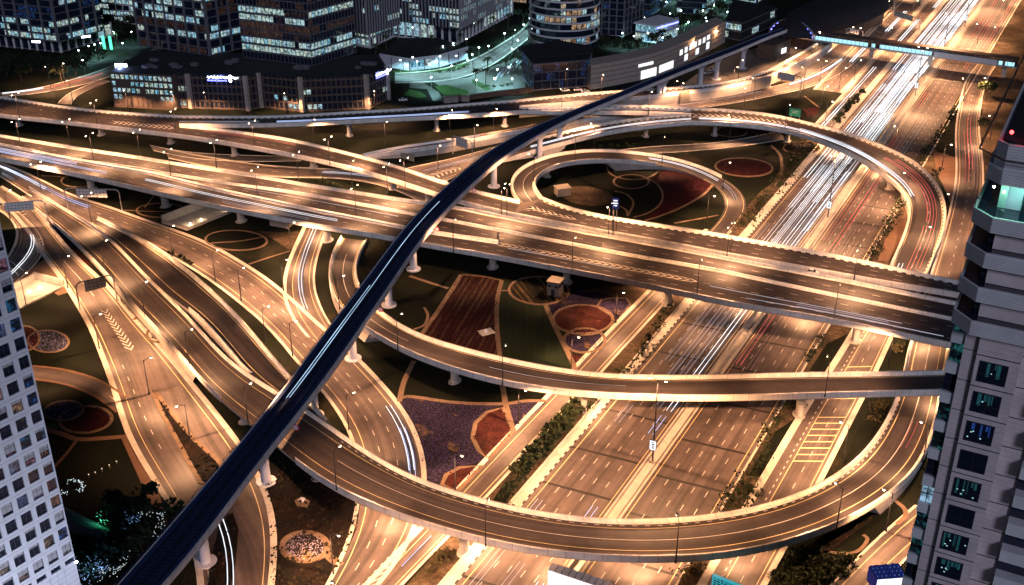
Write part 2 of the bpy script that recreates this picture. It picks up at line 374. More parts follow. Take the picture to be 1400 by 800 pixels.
class Road:
    def __init__(s, L, Rr, z=0.0, pz=0.0, lift=0.0, step=4.0, it=10, world=False):
        if world: l = np.array(L, float); r = np.array(Rr, float)
        else:
            def un(E):
                o = []
                for x, y, zz in _dense(E, z):
                    q = P(x, y, zz + pz); o.append((q[0], q[1], zz))
                return np.array(o)
            l = un(L); r = un(Rr)
        ln = max(np.linalg.norm(np.diff(e[:, :2], axis=0), axis=1).sum() for e in (l, r))
        n = max(6, int(ln / step))
        s.l = _smooth(_resample(l, n), it); s.r = _smooth(_resample(r, n), it)
        s.l[:, 2] += lift; s.r[:, 2] += lift
        zz = (s.l[:, 2] + s.r[:, 2]) / 2; s.l[:, 2] = zz; s.r[:, 2] = zz
        c = (s.l + s.r) / 2
        s.s = np.r_[0, np.cumsum(np.linalg.norm(np.diff(c[:, :2], axis=0), axis=1))]; s.len = s.s[-1]; s.c = c; s.n = n
    def _i(s, q):
        q = min(max(q, 0), s.len); i = min(int(np.searchsorted(s.s, q, 'right')) - 1, s.n - 2); i = max(i, 0)
        return i, (q - s.s[i]) / max(s.s[i + 1] - s.s[i], 1e-9)
    def lr(s, q):
        i, t = s._i(q); return s.l[i] * (1 - t) + s.l[i + 1] * t, s.r[i] * (1 - t) + s.r[i + 1] * t
    def at(s, q, f, dz=0.0):
        """f: fraction across, or ('l', metres from the left edge), ('r', metres from the right edge)"""
        l, r = s.lr(q)
        if isinstance(f, tuple):
            w = np.linalg.norm((r - l)[:2]); f = f[1] / w if f[0] == 'l' else 1 - f[1] / w
        p = l + (r - l) * f
        return np.array([p[0], p[1], p[2] + dz])
    def width(s, q): l, r = s.lr(q); return np.linalg.norm((r - l)[:2])
    def tan(s, q):
        i, _ = s._i(q); t = s.c[min(i + 1, s.n - 1)] - s.c[max(i - 1, 0)]; return t / (np.linalg.norm(t) + 1e-9)
    def near(s, p):
        d = np.linalg.norm(s.c[:, :2] - np.array(p)[:2], axis=1); return s.s[int(np.argmin(d))]
    def stations(s, a=0, b=None, step=4.0):
        b = s.len if b is None else b; a = max(0, a); b = min(s.len, b)
        if b <= a: return [a]
        return list(np.linspace(a, b, max(2, int((b - a) / step) + 1)))
def strip(mb, rd, fa, fb, a=0, b=None, dz=0.0, step=4.0, mi=0):
    st = rd.stations(a, b, step); vs = []; uv = []
    for q in st:
        pa, pb = rd.at(q, fa, dz), rd.at(q, fb, dz)
        l, _ = rd.lr(q)
        vs += [pa, pb]; uv += [(float(np.linalg.norm((pa - l)[:2])), float(q)), (float(np.linalg.norm((pb - l)[:2])), float(q))]
    fs = [(2 * i, 2 * i + 1, 2 * i + 3, 2 * i + 2) for i in range(len(st) - 1)]
    mb.add(vs, fs, uv, mi)
def sweep(mb, rd, prof, a=0, b=None, step=4.0, mi=0, zf=None):
    """closed section swept along; section points are (lateral spec, height above deck)"""
    st = rd.stations(a, b, step); vs = []; uv = []; k = len(prof)
    for q in st:
        u = 0.0
        for i, (f, h) in enumerate(prof):
            p = rd.at(q, f, 0.0)
            z = p[2] + h
            if zf: z = zf(p[2], h)
            vs.append((p[0], p[1], z)); uv.append((u, float(q))); u += .6
    fs = []
    for i in range(len(st) - 1):
        for j in range(k):
            j2 = (j + 1) % k
            fs.append((i * k + j, i * k + j2, (i + 1) * k + j2, (i + 1) * k + j))
    fs.append(tuple(range(k))); fs.append(tuple(range((len(st) - 1) * k, len(st) * k))[::-1])
    mb.add(vs, fs, uv, mi)
def lane_paint(rd, spec, parent, kind=None, dz=.012):
    """spec: list of (type, lateral, colour, start fraction, end fraction)"""
    cols = {'w': 'white_paint', 'y': 'yellow_paint'}
    mb = MB()
    for sp in spec:
        ty, f, c = sp[:3]; a, b = (sp[3] * rd.len, sp[4] * rd.len) if len(sp) > 4 else (0, rd.len)
        mi = 0 if c == 'w' else 1
        def band(q0, q1, w):
            m0 = []
            for q in rd.stations(q0, q1, 4.0):
                ww = rd.width(q)
                x = f[1] if isinstance(f, tuple) and f[0] == 'l' else (ww - f[1] if isinstance(f, tuple) else f * ww)
                m0.append((rd.at(q, ('l', x - w / 2), dz), rd.at(q, ('l', x + w / 2), dz)))
            vs = [v for pr in m0 for v in pr]
            mb.add(vs, [(2 * i, 2 * i + 1, 2 * i + 3, 2 * i + 2) for i in range(len(m0) - 1)], mi=mi)
        if ty == 'solid': band(a, b, .20)
        elif ty == 'dash':
            q = a
            while q < b - 2: band(q, q + 2.6, .17); q += 8.0
        elif ty == 'block':
            q = a
            while q < b - 1: band(q, q + 1.2, .26); q += 3.0
        elif ty == 'chev':      # chevrons: f is (f0,f1)
            f0, f1, = f
            q = a; n = 0
            while q < b:
                mid = (f0 + f1) / 2
                for fa, fb in ((f0, mid), (f1, mid)):
                    p = [rd.at(q, fa, dz), rd.at(q + .8, fa, dz), rd.at(q + 3.2, fb, dz), rd.at(q + 2.4, fb, dz)]
                    mb.add(p, [(0, 1, 2, 3)], mi=mi)
                q += 2.6
        elif ty == 'bars':      # full-width cross bars
            f0, f1 = f; q = a
            while q < b:
                p = [rd.at(q, f0, dz), rd.at(q + .5, f0, dz), rd.at(q + .5, f1, dz), rd.at(q, f1, dz)]
                mb.add(p, [(0, 1, 2, 3)], mi=mi); q += 3.4
    if mb.f:
        return link('lane_marking', mb, [M['white_paint'], M['yellow_paint']], parent, kind=kind)
PAR = 0.5
def parapet(rd, side, parent, a=0, b=None, h=1.0, drop=1.0, name='parapet', inner_kerb=False):
    e = 'l' if side == 'l' else 'r'
    mb = MB()
    sweep(mb, rd, [((e, -.06), -drop), ((e, -.06), h * .62), ((e, 0.0), h), ((e, PAR * .7), h), ((e, PAR), h * .45), ((e, PAR + .1), .14), ((e, PAR + .55), .12), ((e, PAR + .6), 0.0), ((e, PAR + .6), -drop)], a, b)
    o = link(name, mb, M['parapet'], parent)
    # steel hand rail carried on posts
    rb = MB(); st = rd.stations(a, b, 4.0)
    for dz in (h + .22,):
        rb.tube([rd.at(q, (e, .12), dz) for q in st], .045, n=5)
    for q in st: rb.tube([rd.at(q, (e, .12), h - .02), rd.at(q, (e, .12), h + .22)], .04, n=4)
    link('hand_rail', rb, M['steel'], parent)
    if inner_kerb:
        kb = MB()
        sweep(kb, rd, [((e, PAR + .62), .0), ((e, PAR + .62), .2), ((e, PAR + .98), .2), ((e, PAR + 1.04), .0)], a, b, 3.0)
        link('kerb', kb, M['kerb_paint'], parent)
    return o
def bridge(name, label, rd, paint, left=True, right=True, piers=(), cat='flyover', pier_w=(3.2, 2.0), kl=False, kr=False, embank=5.0, ends=(0, None), la=0, lb=None, ra=0, rb=None, mat='asphalt_dark', parent=None, cols=1):
    mid = rd.at(rd.len / 2, .5)
    t = parent or thing(name, label, cat, (mid[0], mid[1], 0))
    mb = MB()
    zb = lambda z, h: (z + h) if z > embank else -.15
    sweep(mb, rd, [(0.0, -.05), (0.0, -.7), (('l', 1.6), -1.75), (('r', 1.6), -1.75), (1.0, -.7), (1.0, -.05)], zf=lambda z, h: (z + h) if (h > -.1 or z > embank) else -.2)
    link('girder', mb, M['concrete'], t)
    mb = MB()
    for k in range(4): strip(mb, rd, k / 4, (k + 1) / 4, dz=0.0)
    link('carriageway', mb, M[mat], t)
    if left: parapet(rd, 'l', t, la, lb, inner_kerb=kl)
    if right: parapet(rd, 'r', t, ra, rb, inner_kerb=kr)
    lane_paint(rd, paint, t)
    for pp in piers:
        f = pp[2] if len(pp) > 2 else .5
        add_pier(rd, pp, f, t, pier_w)
    return t
def add_pier(rd, pp, f, t, pw):
    g = P(pp[0], pp[1], 0); q = rd.near(g); top = rd.at(q, f, -1.78)
    if top[2] < 2.0: return
    tx = rd.tan(q)[:2]; tx = tx / np.linalg.norm(tx); nx = np.array([tx[1], -tx[0]])
    if isinstance(f, float) and f == .5:
        # keep the lateral place the photograph shows, but inside the deck
        l, r = rd.lr(q); w = np.linalg.norm((r - l)[:2]); off = float(np.dot(g[:2] - rd.at(q, .5)[:2], nx))
        off = max(-w / 2 + 2.2, min(w / 2 - 2.2, off)) * .8
    else: off = 0
    c = np.array([top[0] + nx[0] * off, top[1] + nx[1] * off])
    mb = MB(); a, b = pw[0] / 2, pw[1] / 2
    def ringz(z, ka, kb): return [(c[0] + nx[0] * a * ka * ca + tx[0] * b * kb * sa, c[1] + nx[1] * a * ka * ca + tx[1] * b * kb * sa, z) for ca, sa in [(math.cos(k * math.pi / 8), math.sin(k * math.pi / 8)) for k in range(16)]]
    zt = top[2]
    lv = [(-.1, 1.5, 1.7), (.25, 1.5, 1.7), (.26, 1, 1), (zt - 1.5, 1, 1), (zt - .5, 1.5, 1.25), (zt, 1.7, 1.3)]
    vs = [];
    for z, ka, kb in lv: vs += ringz(z, ka, kb)
    fs = [(i * 16 + k, i * 16 + (k + 1) % 16, (i + 1) * 16 + (k + 1) % 16, (i + 1) * 16 + k) for i in range(len(lv) - 1) for k in range(16)]
    fs.append(tuple(range(len(vs) - 16, len(vs))))
    mb.add(vs, fs)
    link('pier', mb, M['concrete'], t)
def ground_road(name, rd, paint, mat='asphalt', kerb_l=.5, kerb_r=.5, kmat='pale_paving', kh=.14, paved_l=0, paved_r=0, painted=(False, False)):
    mb = MB()
    for k in range(4): strip(mb, rd, k / 4, (k + 1) / 4)
    o = link(name, mb, M[mat], kind='structure')
    for e, kw, pt in (('l', kerb_l, painted[0]), ('r', kerb_r, painted[1])):
        if not kw: continue
        kb = MB()
        sweep(kb, rd, [((e, -kw), -.1), ((e, -kw), kh), ((e, -.03), kh), ((e, 0.02), 0.0), ((e, .02), -.1)])
        link('kerb', kb, M[kmat], o, kind='structure')
        if pt:
            kb = MB(); sweep(kb, rd, [((e, .03), -.05), ((e, .03), kh), ((e, .33), kh), ((e, .36), -.05)], step=3.0)
            link('kerb', kb, M['kerb_paint'], o, kind='structure')
    lane_paint(rd, paint, o, kind='structure')
    return o
RD = {}
def straight(n0, n1, d0, d1, z=0.0, step=12):
    k = max(2, int((d1 - d0) / step))
    return Road([W(n0, d0 + (d1 - d0) * i / k, z) for i in range(k + 1)], [W(n1, d0 + (d1 - d0) * i / k, z) for i in range(k + 1)], world=True, it=0, step=12)
# ------------------------------------------------------------------ the ground
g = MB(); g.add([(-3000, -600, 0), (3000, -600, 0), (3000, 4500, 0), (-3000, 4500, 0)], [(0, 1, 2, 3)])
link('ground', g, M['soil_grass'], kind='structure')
# sandy verge that runs along both sides of the motorway
g = MB()
for a, b in ((-113.9, -107.3), (-60.4, -52.9)): g.add([W(a, 120, .02), W(b, 120, .02), W(b, 1500, .02), W(a, 1500, .02)], [(0, 1, 2, 3)])
link('verge', g, M['dry_soil'], kind='structure')
g = MB(); g.add([W(-160, 590, .01), W(-30, 590, .01), W(-30, 1900, .01), W(-160, 1900, .01)], [(0, 1, 2, 3)])
g.add([W(-45, 470, .012), W(-10, 440, .012), W(-10, 800, .012), W(-54, 800, .012)], [(0, 1, 2, 3)])
link('terrain', g, M['dry_soil'], kind='structure')
# ------------------------------------------------------------------ the motorway (level with the ground)
RD['hw_l'] = straight(-107.4, -84.6, 130, 1700, .03); RD['hw_r'] = straight(-80.6, -60.5, 130, 1700, .03)
lw = [('solid', ('l', 4.5), 'y'), ('solid', ('l', 21.9), 'y')] + [('dash', ('l', 4.5 + 3.48 * k), 'w') for k in range(1, 5)]
rw = [('solid', ('l', .9), 'y'), ('solid', ('l', 18.8), 'y')] + [('dash', ('l', .9 + 3.58 * k), 'w') for k in range(1, 5)]
hl = ground_road('motorway', RD['hw_l'], lw, kerb_l=0, kerb_r=.0)
hr = ground_road('motorway', RD['hw_r'], rw, kerb_l=0, kerb_r=.6)
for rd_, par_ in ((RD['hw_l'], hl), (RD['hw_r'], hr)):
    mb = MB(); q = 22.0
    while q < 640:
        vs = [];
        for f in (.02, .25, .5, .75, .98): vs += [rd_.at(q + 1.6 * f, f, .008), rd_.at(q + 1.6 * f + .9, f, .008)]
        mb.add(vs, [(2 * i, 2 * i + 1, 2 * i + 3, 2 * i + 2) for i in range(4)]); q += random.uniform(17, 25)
    link('sealed_joint', mb, M['tar'], par_, kind='structure')  # dark bands across both carriageways at uneven spacing
# raised pale footway with the black and white kerb on the outer side
kb = MB(); sweep(kb, RD['hw_l'], [(('l', -.1), -.05), (('l', -.1), .55), (('l', .3), .55), (('l', .4), .18), (('l', 2.6), .16), (('l', 2.7), -.05)], step=12)
link('kerb', kb, M['pale_paving'], hl, kind='structure')
kb = MB(); sweep(kb, RD['hw_l'], [(('l', 2.72), -.02), (('l', 2.72), .17), (('l', 3.05), .17), (('l', 3.1), -.02)], step=12)
link('kerb', kb, M['kerb_paint'], hl, kind='structure')
rm = straight(-84.6, -80.6, 130, 1700, .03)
kb = MB(); sweep(kb, rm, [(0.0, -.02), (0.0, .2), (1.0, .2), (1.0, -.02)], step=12)
ms = link('median', kb, M['pale_paving'], kind='structure')
for f in (.18, .82):
    kb = MB(); sweep(kb, rm, [(('l', 4 * f - .22), .18), (('l', 4 * f - .1), .85), (('l', 4 * f + .1), .85), (('l', 4 * f + .22), .18)], step=12)
    meta(link('crash_barrier', kb, M['concrete']), 'low concrete crash barrier along the ' + ('white-trail' if f < .5 else 'red-trail') + ' side of the motorway median', 'barrier')
# ------------------------------------------------------------------ frontage roads
RD['W'] = straight(-115.6, -104.9 - .6, 505, 1700, .05)
RD['X1'] = straight(-131, -118, 585, 1700, .04); RD['X2'] = straight(-150, -134, 640, 1700, .04)
for k, nm in (('W', 'frontage_road'), ('X1', 'frontage_road'), ('X2', 'frontage_road')):
    ground_road(nm, RD[k], [('solid', ('l', .6), 'y'), ('solid', ('r', .6), 'y'), ('dash', .35, 'w'), ('dash', .66, 'w')], kerb_l=1.0, kerb_r=1.0)
# ------------------------------------------------------------------ traced ground roads
def gr(key, name, L, Rr, paint, lift, **kw):
    RD[key] = Road(L, Rr, 0.0, lift=lift); return ground_road(name, RD[key], paint, **kw)
Y = lambda a=.07, b=.93: [('solid', a, 'y'), ('solid', b, 'y')]
# loop ramp after the motorway crossing, with the yellow box marking
gr('Q', 'ramp_road', [(1205, 392), (1174, 450), (1140, 506), (1116, 542), (1076, 610), (1036, 678), (1000, 740), (966, 800), (935, 855)], [(1258, 392), (1216, 458), (1194, 508), (1176, 542), (1148, 596), (1120, 652), (1094, 700), (1068, 748), (1040, 798), (1010, 855)],
   Y(.30, .93) + [('dash', .6, 'w'), ('block', .2, 'w'), ('bars', (.30, .93), 'y', .04, .19), ('bars', (.3, .93), 'y', .33, .45), ('bars', (.3, .93), 'y', .50, .63), ('solid', .75, 'w', .1, .2)], .05, kerb_l=2.2, kerb_r=1.6)
gr('V', 'slip_road', [(1345, 80), (1322, 110), (1312, 150), (1308, 180), (1309, 240), (1304, 272), (1292, 320), (1276, 372), (1260, 420), (1247, 462)], [(1368, 80), (1350, 105), (1340, 140), (1337, 180), (1342, 220), (1342, 260), (1332, 310), (1318, 370), (1308, 420), (1302, 470)],
   Y(.1, .93) + [('dash', .52, 'w')], .07, kerb_l=.8, kerb_r=.8)
gr('K', 'collector_road', [(968, 314), (936, 350), (902, 386), (868, 420), (826, 464), (786, 506), (754, 540), (700, 595), (662, 635), (626, 673), (596, 706), (560, 742), (500, 805), (470, 838)], [(998, 316), (975, 340), (944, 374), (916, 404), (876, 448), (830, 498), (782, 551), (740, 596), (700, 639), (662, 680), (616, 728), (546, 800), (510, 838)],
   Y(.2, .86) + [('chev', (-.25, .14), 'w', .90, .99)], .06, kerb_l=1.4, kerb_r=.8)
gr('H', 'ramp_road',
   [(-20, 216), (20, 231), (54, 246), (100, 270), (140, 281), (180, 296), (220, 310), (280, 332), (320, 355), (360, 380), (398, 412), (436, 448), (482, 486), (506, 512), (530, 538), (547, 558), (562, 584), (573, 612), (579, 650), (577, 685), (562, 730), (536, 775), (500, 815)],
   [(-20, 230), (10, 246), (46, 270), (100, 300), (146, 316), (190, 328), (236, 350), (280, 376), (308, 396), (336, 418), (376, 454), (408, 494), (430, 518), (454, 546), (472, 572), (488, 604), (494, 640), (494, 680), (488, 720), (476, 752), (452, 800), (440, 820)],
   Y(.1, .88) + [('dash', .38, 'w'), ('dash', .64, 'w', .45, 1), ('bars', (.7, .98), 'w', .14, .2)], .04, kerb_l=1.3, kerb_r=1.0)
gr('J', 'ramp_road', [(425, 296), (420, 310), (408, 334), (396, 362), (390, 392), (391, 410), (402, 436), (424, 462)], [(450, 300), (444, 316), (434, 342), (427, 370), (426, 392), (430, 406), (446, 440), (476, 480)], Y(.22, .86), .08, kerb_l=1.6, kerb_r=1.0)
gr('M', 'ramp_road', [(-10, 262), (20, 290), (44, 318), (64, 350), (88, 380), (112, 420), (128, 447), (144, 487), (160, 530), (176, 586), (190, 614), (212, 650), (232, 682), (262, 730), (281, 770), (280, 815)], [(0, 256), (28, 273), (46, 286), (80, 330), (112, 364), (148, 396), (184, 442), (212, 470), (268, 538), (302, 580), (324, 610), (342, 636), (356, 666), (368, 700), (372, 740), (370, 770), (364, 815)],
   Y(.08, .92) + [('solid', .5, 'w', .3, .42), ('chev', (.42, .6), 'w', .46, .56), ('dash', .22, 'w', .6, .8), ('bars', (.05, .5), 'w', .07, .12)], .05, kerb_l=1.6, kerb_r=1.6)
gr('N', 'ramp_road', [(-10, 282), (0, 285), (16, 298), (28, 318), (23, 336), (10, 358), (-10, 382)], [(10, 280), (36, 300), (58, 326), (62, 348), (44, 366), (18, 388), (-6, 408)], Y(.12, .9) + [('bars', (.1, .9), 'w', .78, .95), ('dash', .4, 'w'), ('chev', (.75, 1.0), 'w', .45, .6)], .09, kerb_l=1.4, kerb_r=.8)
gr('N2', 'ramp_road', [(10, 500), (40, 500), (80, 502.5), (120, 512), (160, 530), (172, 546)], [(10, 516), (44, 515), (80, 518), (120, 532), (144, 545), (160, 562)], [('solid', .5, 'w', .85, 1)], .07, kerb_l=1.0, kerb_r=1.0, kmat='terracotta')
gr('R4', 'slip_road', [(226, 204), (280, 215), (340, 224), (380, 229), (440, 231), (500, 235), (560, 246), (610, 262), (640, 276)], [(230, 216), (280, 227), (340, 237), (380, 243), (440, 242), (500, 247), (540, 258), (572, 273), (596, 288)], Y() + [('dash', .5, 'w')], .04, kerb_l=.8, kerb_r=.8)
gr('R5', 'service_road', [(205, 199), (240, 207), (280, 211), (340, 213), (416, 215)], [(210, 206), (240, 213), (280, 219), (340, 221), (412, 220)], [], .05, mat='asphalt_pale', kerb_l=.4, kerb_r=.4)
gr('T2', 'ramp_road', [(520, 240), (560, 229), (620, 218), (662, 206), (690, 197)], [(600, 252), (620, 241), (650, 232), (680, 222), (710, 212)], Y() + [('dash', .45, 'w'), ('chev', (.55, .8), 'w', .05, .4)], .05, kerb_l=.5, kerb_r=.5)
gr('T3', 'frontage_road', [(860, 152), (928, 142), (980, 133.5), (1052, 120), (1084, 112), (1120, 97), (1160, 68), (1196, 36)], [(860, 160), (900, 155), (960, 147.5), (1000, 141.5), (1080, 126), (1120, 115), (1160, 92), (1205, 52)], Y(.1, .8) + [('block', .86, 'w'), ('dash', .45, 'w')], .05, kerb_l=.5, kerb_r=.6)
gr('C1', 'city_street', [(-20, 130), (20, 126), (60, 120), (100, 109), (140, 96), (180, 80), (220, 64)], [(-20, 134), (20, 131), (60, 127), (100, 119), (140, 109), (180, 92), (225, 74)], [('dash', .5, 'w')], .05, kerb_l=.6, kerb_r=.6)
gr('C2', 'city_street', [(80, 142), (84, 134), (94, 126), (116, 119), (140, 108)], [(96, 143), (98, 135), (106, 128), (122, 122), (150, 111)], [], .04, kerb_l=.5, kerb_r=.5)
gr('C3', 'plaza_street', [(540, 101), (580, 99), (620, 92), (660, 76), (690, 58), (712, 44), (730, 24)], [(540, 113), (590, 112), (640, 104), (676, 86), (704, 66), (724, 50), (752, 24)], [('dash', .33, 'w'), ('dash', .66, 'w')], .05, kerb_l=1.2, kerb_r=1.2)
# paved plaza beside the street
g = MB(); g.add([P(*q, .03) for q in ((592, 112), (640, 106), (680, 88), (708, 78), (722, 128), (690, 132), (640, 134), (618, 128))], [tuple(range(8))])
g.add([P(*q, .03) for q in ((560, 112), (580, 114), (600, 126), (606, 138), (592, 138), (584, 122), (560, 120))], [tuple(range(7))])
link('plaza', g, M['asphalt_pale'], kind='structure')
# ------------------------------------------------------------------ elevated roads
z7 = 7.5
RD['R1w'] = Road([(-40, 127), (0, 131), (60, 141), (120, 149), (180, 154), (245, 157.5)], [(-40, 149), (0, 156), (80, 164), (140, 171), (200, 178), (245, 183.5)], z7, 1.0)
far = bridge('far_ramp', 'flat ramp bridge in front of the low office podium, forking near the metro viaduct', RD['R1w'], Y(.08, .93) + [('dash', .36, 'w'), ('dash', .64, 'w'), ('chev', (.5, .7), 'w', .7, .95)], piers=[(27, 172), (135, 184), (229, 196)], kl=True, cat='ramp bridge')
RD['R1e'] = Road([(245, 157.5), (280, 158), (360, 158.5), (420, 156), (480, 152), (560, 148), (640, 141), (710, 136)], [(245, 169.5), (280, 169.3), (360, 169), (440, 166), (500, 163), (560, 160), (640, 156), (710, 151)], z7, 1.0)
bridge('', '', RD['R1e'], Y(.12, .9) + [('dash', .5, 'w')], piers=[(474, 192), (596, 179), (691, 173)], kl=True, parent=far)
RD['R1a'] = Road([(710, 136), (780, 129), (825, 125), (900, 120), (960, 116), (1020, 106), (1060, 90), (1100, 68, 5), (1150, 36, 2)], [(710, 145), (770, 140), (816, 136.5), (860, 133), (928, 126), (980, 119), (1020, 112), (1060, 99), (1110, 76, 5), (1165, 40, 2)], z7, 1.0)
bridge('', '', RD['R1a'], Y(.12, .9) + [('dash', .5, 'w')], kl=True, parent=far, embank=9)
RD['R1b'] = Road([(710, 145.5), (760, 145), (816, 143), (860, 143), (920, 145), (945, 146.6)], [(710, 151), (760, 152), (830, 151.5), (880, 152), (930, 154.5), (945, 155)], z7, 1.0)
bridge('', '', RD['R1b'], Y(.15, .85), kl=True, parent=far, piers=[(795, 168)])
RD['R2'] = Road([(672, 203, 0), (700, 196, 1.2), (740, 188, 3.2), (780, 177, 5.6), (810, 170), (840, 165.5, z7), (900, 157.5), (945, 155, z7)], [(682, 220, 0), (706, 212, 1.2), (738, 201, 3.2), (776, 192, 5.6), (804, 184), (840, 177, z7), (900, 169), (945, 165.5, z7)], z7, 1.0)
bridge('approach_ramp', 'curved approach ramp climbing from the retaining wall behind the metro viaduct to the big loop', RD['R2'], Y(.12, .88) + [('dash', .5, 'w')], kl=True, piers=[(880, 186)], cat='ramp bridge')
RD['E'] = Road([(945, 146.6, z7), (980, 148), (1040, 153), (1080, 160), (1120, 171), (1160, 180), (1200, 196, z7), (1232, 210, 6.6), (1260, 228, 5.2), (1276, 243, 4.2), (1288, 260, 3.2), (1295, 284, 2), (1294, 306, 1.1), (1284, 336, .3), (1269, 372, .1), (1256, 398, .1)], [(945, 165.5, z7), (960, 165), (1020, 169), (1080, 177), (1120, 190), (1160, 206), (1200, 228, z7), (1232, 251, 5.6), (1243, 268, 4), (1244, 288, 2.4), (1238, 312, 1.1), (1228, 336, .3), (1216, 362, .1), (1203, 392, .1)], z7, 1.0)
bridge('loop_ramp', 'big curved loop ramp bridge sweeping over the motorway at the right', RD['E'], Y(.1, .9) + [('dash', .45, 'w', .45, 1), ('solid', .55, 'w', .1, .4), ('chev', (.3, .6), 'w', 0, .2)], kl=True, piers=[(982, 186), (1080, 194), (1186, 262)], cat='ramp bridge', embank=4.5)
RD['R3'] = Road([(245, 170.5), (280, 173), (340, 181), (400, 190), (460, 204), (500, 214), (560, 231), (608, 249), (648, 259), (680, 267), (711, 274)], [(245, 183.5), (280, 188.5), (320, 195), (360, 202), (400, 210), (460, 222.5), (520, 239), (560, 251), (592, 262), (634, 275), (680, 287), (702, 291)], z7, 1.0)
bridge('branch_ramp', 'long ramp bridge slanting from the far ramp down under the metro viaduct', RD['R3'], Y(.12, .9) + [('dash', .5, 'w')], piers=[(320, 212), (432, 229), (538, 257), (588, 275)], cat='ramp bridge')
RD['S'] = Road([(711, 274, z7), (700, 266), (694, 252), (700, 237), (712, 226), (730, 218, 7), (760, 209, 6), (800, 204, 4.8), (840, 204, 3.6), (880, 208, 2.2), (920, 214, 1), (960, 226, .2), (990, 240, .08), (1012, 254), (1022, 270, .08), (1022, 284), (1012, 300), (997, 316, .08)], [(742, 269, z7), (732, 258), (729, 248), (733, 239), (744, 230), (770, 220.5, 7), (800, 217, 6), (840, 216.5, 4.8), (875, 219, 3.2), (905, 223, 1.6), (940, 232, .3), (970, 247, .08), (984, 256), (993, 268, .08), (993, 281), (982, 300), (968, 314, .08)], z7, 1.0)
bridge('small_loop', 'tight cloverleaf loop ramp around the dark round garden behind the main flyover', RD['S'], Y(.1, .88) + [('solid', .5, 'w', 0, .25)], kl=False, piers=[(748, 240)], cat='ramp bridge', embank=4.6, lb=RD['S'].len * .70, rb=RD['S'].len * .52)
F1 = [(-40, 176), (0, 184), (40, 190.5), (86, 198), (180, 212), (280, 228), (360, 240), (400, 248), (460, 257), (560, 273), (626, 281), (660, 288), (700, 297), (760, 307), (840, 322), (920, 336), (990, 350), (1120, 374), (1220, 394), (1306, 412), (1370, 424)]
F2 = [(-40, 187), (0, 195), (60, 207), (110, 217), (156, 223), (200, 230), (240, 236.5), (280, 243.5), (340, 252), (400, 260), (480, 274), (560, 289), (606, 297), (700, 315), (770, 328), (840, 342), (980, 366), (1120, 396), (1220, 416), (1304, 433), (1368, 446)]
F3 = [(110, 218.5), (156, 226), (200, 233.5), (240, 242.5), (280, 253.5), (360, 270), (440, 287), (520, 302), (560, 310), (598, 317), (640, 322), (682, 328.5)]
F3x = [(-40, 189), (0, 197), (60, 209), (110, 218.5)] + F3[1:]
F4 = [(-40, 207), (0, 215), (80, 231), (140, 244), (200, 258), (280, 276.5), (360, 292), (440, 308), (480, 314), (540, 323.5), (580, 332), (640, 342), (680, 348.7), (700, 352), (760, 364), (840, 378.5), (952, 402), (1020, 416), (1120, 431.5), (1220, 452), (1302, 469), (1368, 483)]
dn = [('dash', .5, 'w')]
cut = lambda E, a, b: [q for q in E if a <= q[0] <= b]
RD['B2'] = Road(F1, F2, z7, 1.0)
mainf = bridge('main_flyover', 'wide main flyover crossing the whole junction from left edge to right tower', RD['B2'], Y(.1, .93) + dn, right=False, piers=[], cat='flyover')
RD['B3'] = Road(cut(F2, 110, 681) + [(682, 312)], F3, z7, 1.0)
bridge('', '', RD['B3'], Y(.1, .9) + [('dash', .5, 'w', .3, 1)], left=False, right=False, parent=mainf)
RD['B4'] = Road(F3x, cut(F4, -50, 680), z7, 1.0)
PB4 = [(128, 260), (228, 284), (332, 303), (450, 330)]
bridge('', '', RD['B4'], Y(.1, .9) + [('dash', .4, 'w'), ('dash', .68, 'w', 0, .5)], left=False, piers=PB4, parent=mainf, pier_w=(3.4, 2.4))
RD['B34'] = Road([(680, 311.5)] + cut(F2, 690, 1400), cut(F4, 680, 1400), z7, 1.0)
bridge('', '', RD['B34'], Y(.06, .94) + [('dash', .28, 'w'), ('dash', .74, 'w'), ('dash', .5, 'w', .45, 1), ('chev', (.44, .56), 'w', 0.0, .42), ('solid', .44, 'y', 0, .42), ('solid', .56, 'y', 0, .42)], left=False, piers=[(646, 362), (770, 388), (918, 420), (1176, 470)], parent=mainf, pier_w=(3.4, 2.4))
for k in ('B2', 'B4', 'B34'):      # second row of columns under the far carriageway
    pass
for px, py in ((145, 250), (248, 275), (352, 296), (472, 322), (660, 357), (786, 380), (930, 410)):
    add_pier(RD['B2'], (px, py, .45), .45, mainf, (3.4, 2.4))
# median barrier with a low fence between the two carriageways, and the broad kerb between inner and outer lanes
mb = MB(); sweep(mb, RD['B2'], [(('r', 1.1), 0.0), (('r', 1.0), .16), (('r', .35), .2), (('r', .3), .75), (('r', -.3), .75), (('r', -.35), .2), (('r', -1.0), .16), (('r', -1.1), 0.0)]); link('central_barrier', mb, M['parapet'], mainf)
mb = MB(); st = RD['B2'].stations(0, None, 3.0)
for dz in (1.15, 1.5): mb.tube([RD['B2'].at(q, ('r', 0), dz) for q in st], .05, n=4)
for q in st: mb.tube([RD['B2'].at(q, ('r', 0), .7), RD['B2'].at(q, ('r', 0), 1.55)], .06, n=4)
link('fence', mb, M['steel_dark'], mainf)
mb = MB(); sweep(mb, RD['B4'], [(('l', 1.5), 0.0), (('l', 1.4), .16), (('l', .9), .2), (('l', .8), .8), (('l', -.8), .8), (('l', -.9), .2), (('l', -1.4), .16), (('l', -1.5), 0.0)], RD['B4'].near(P(60, 209, 8.5))); link('dividing_kerb', mb, M['parapet'], mainf)
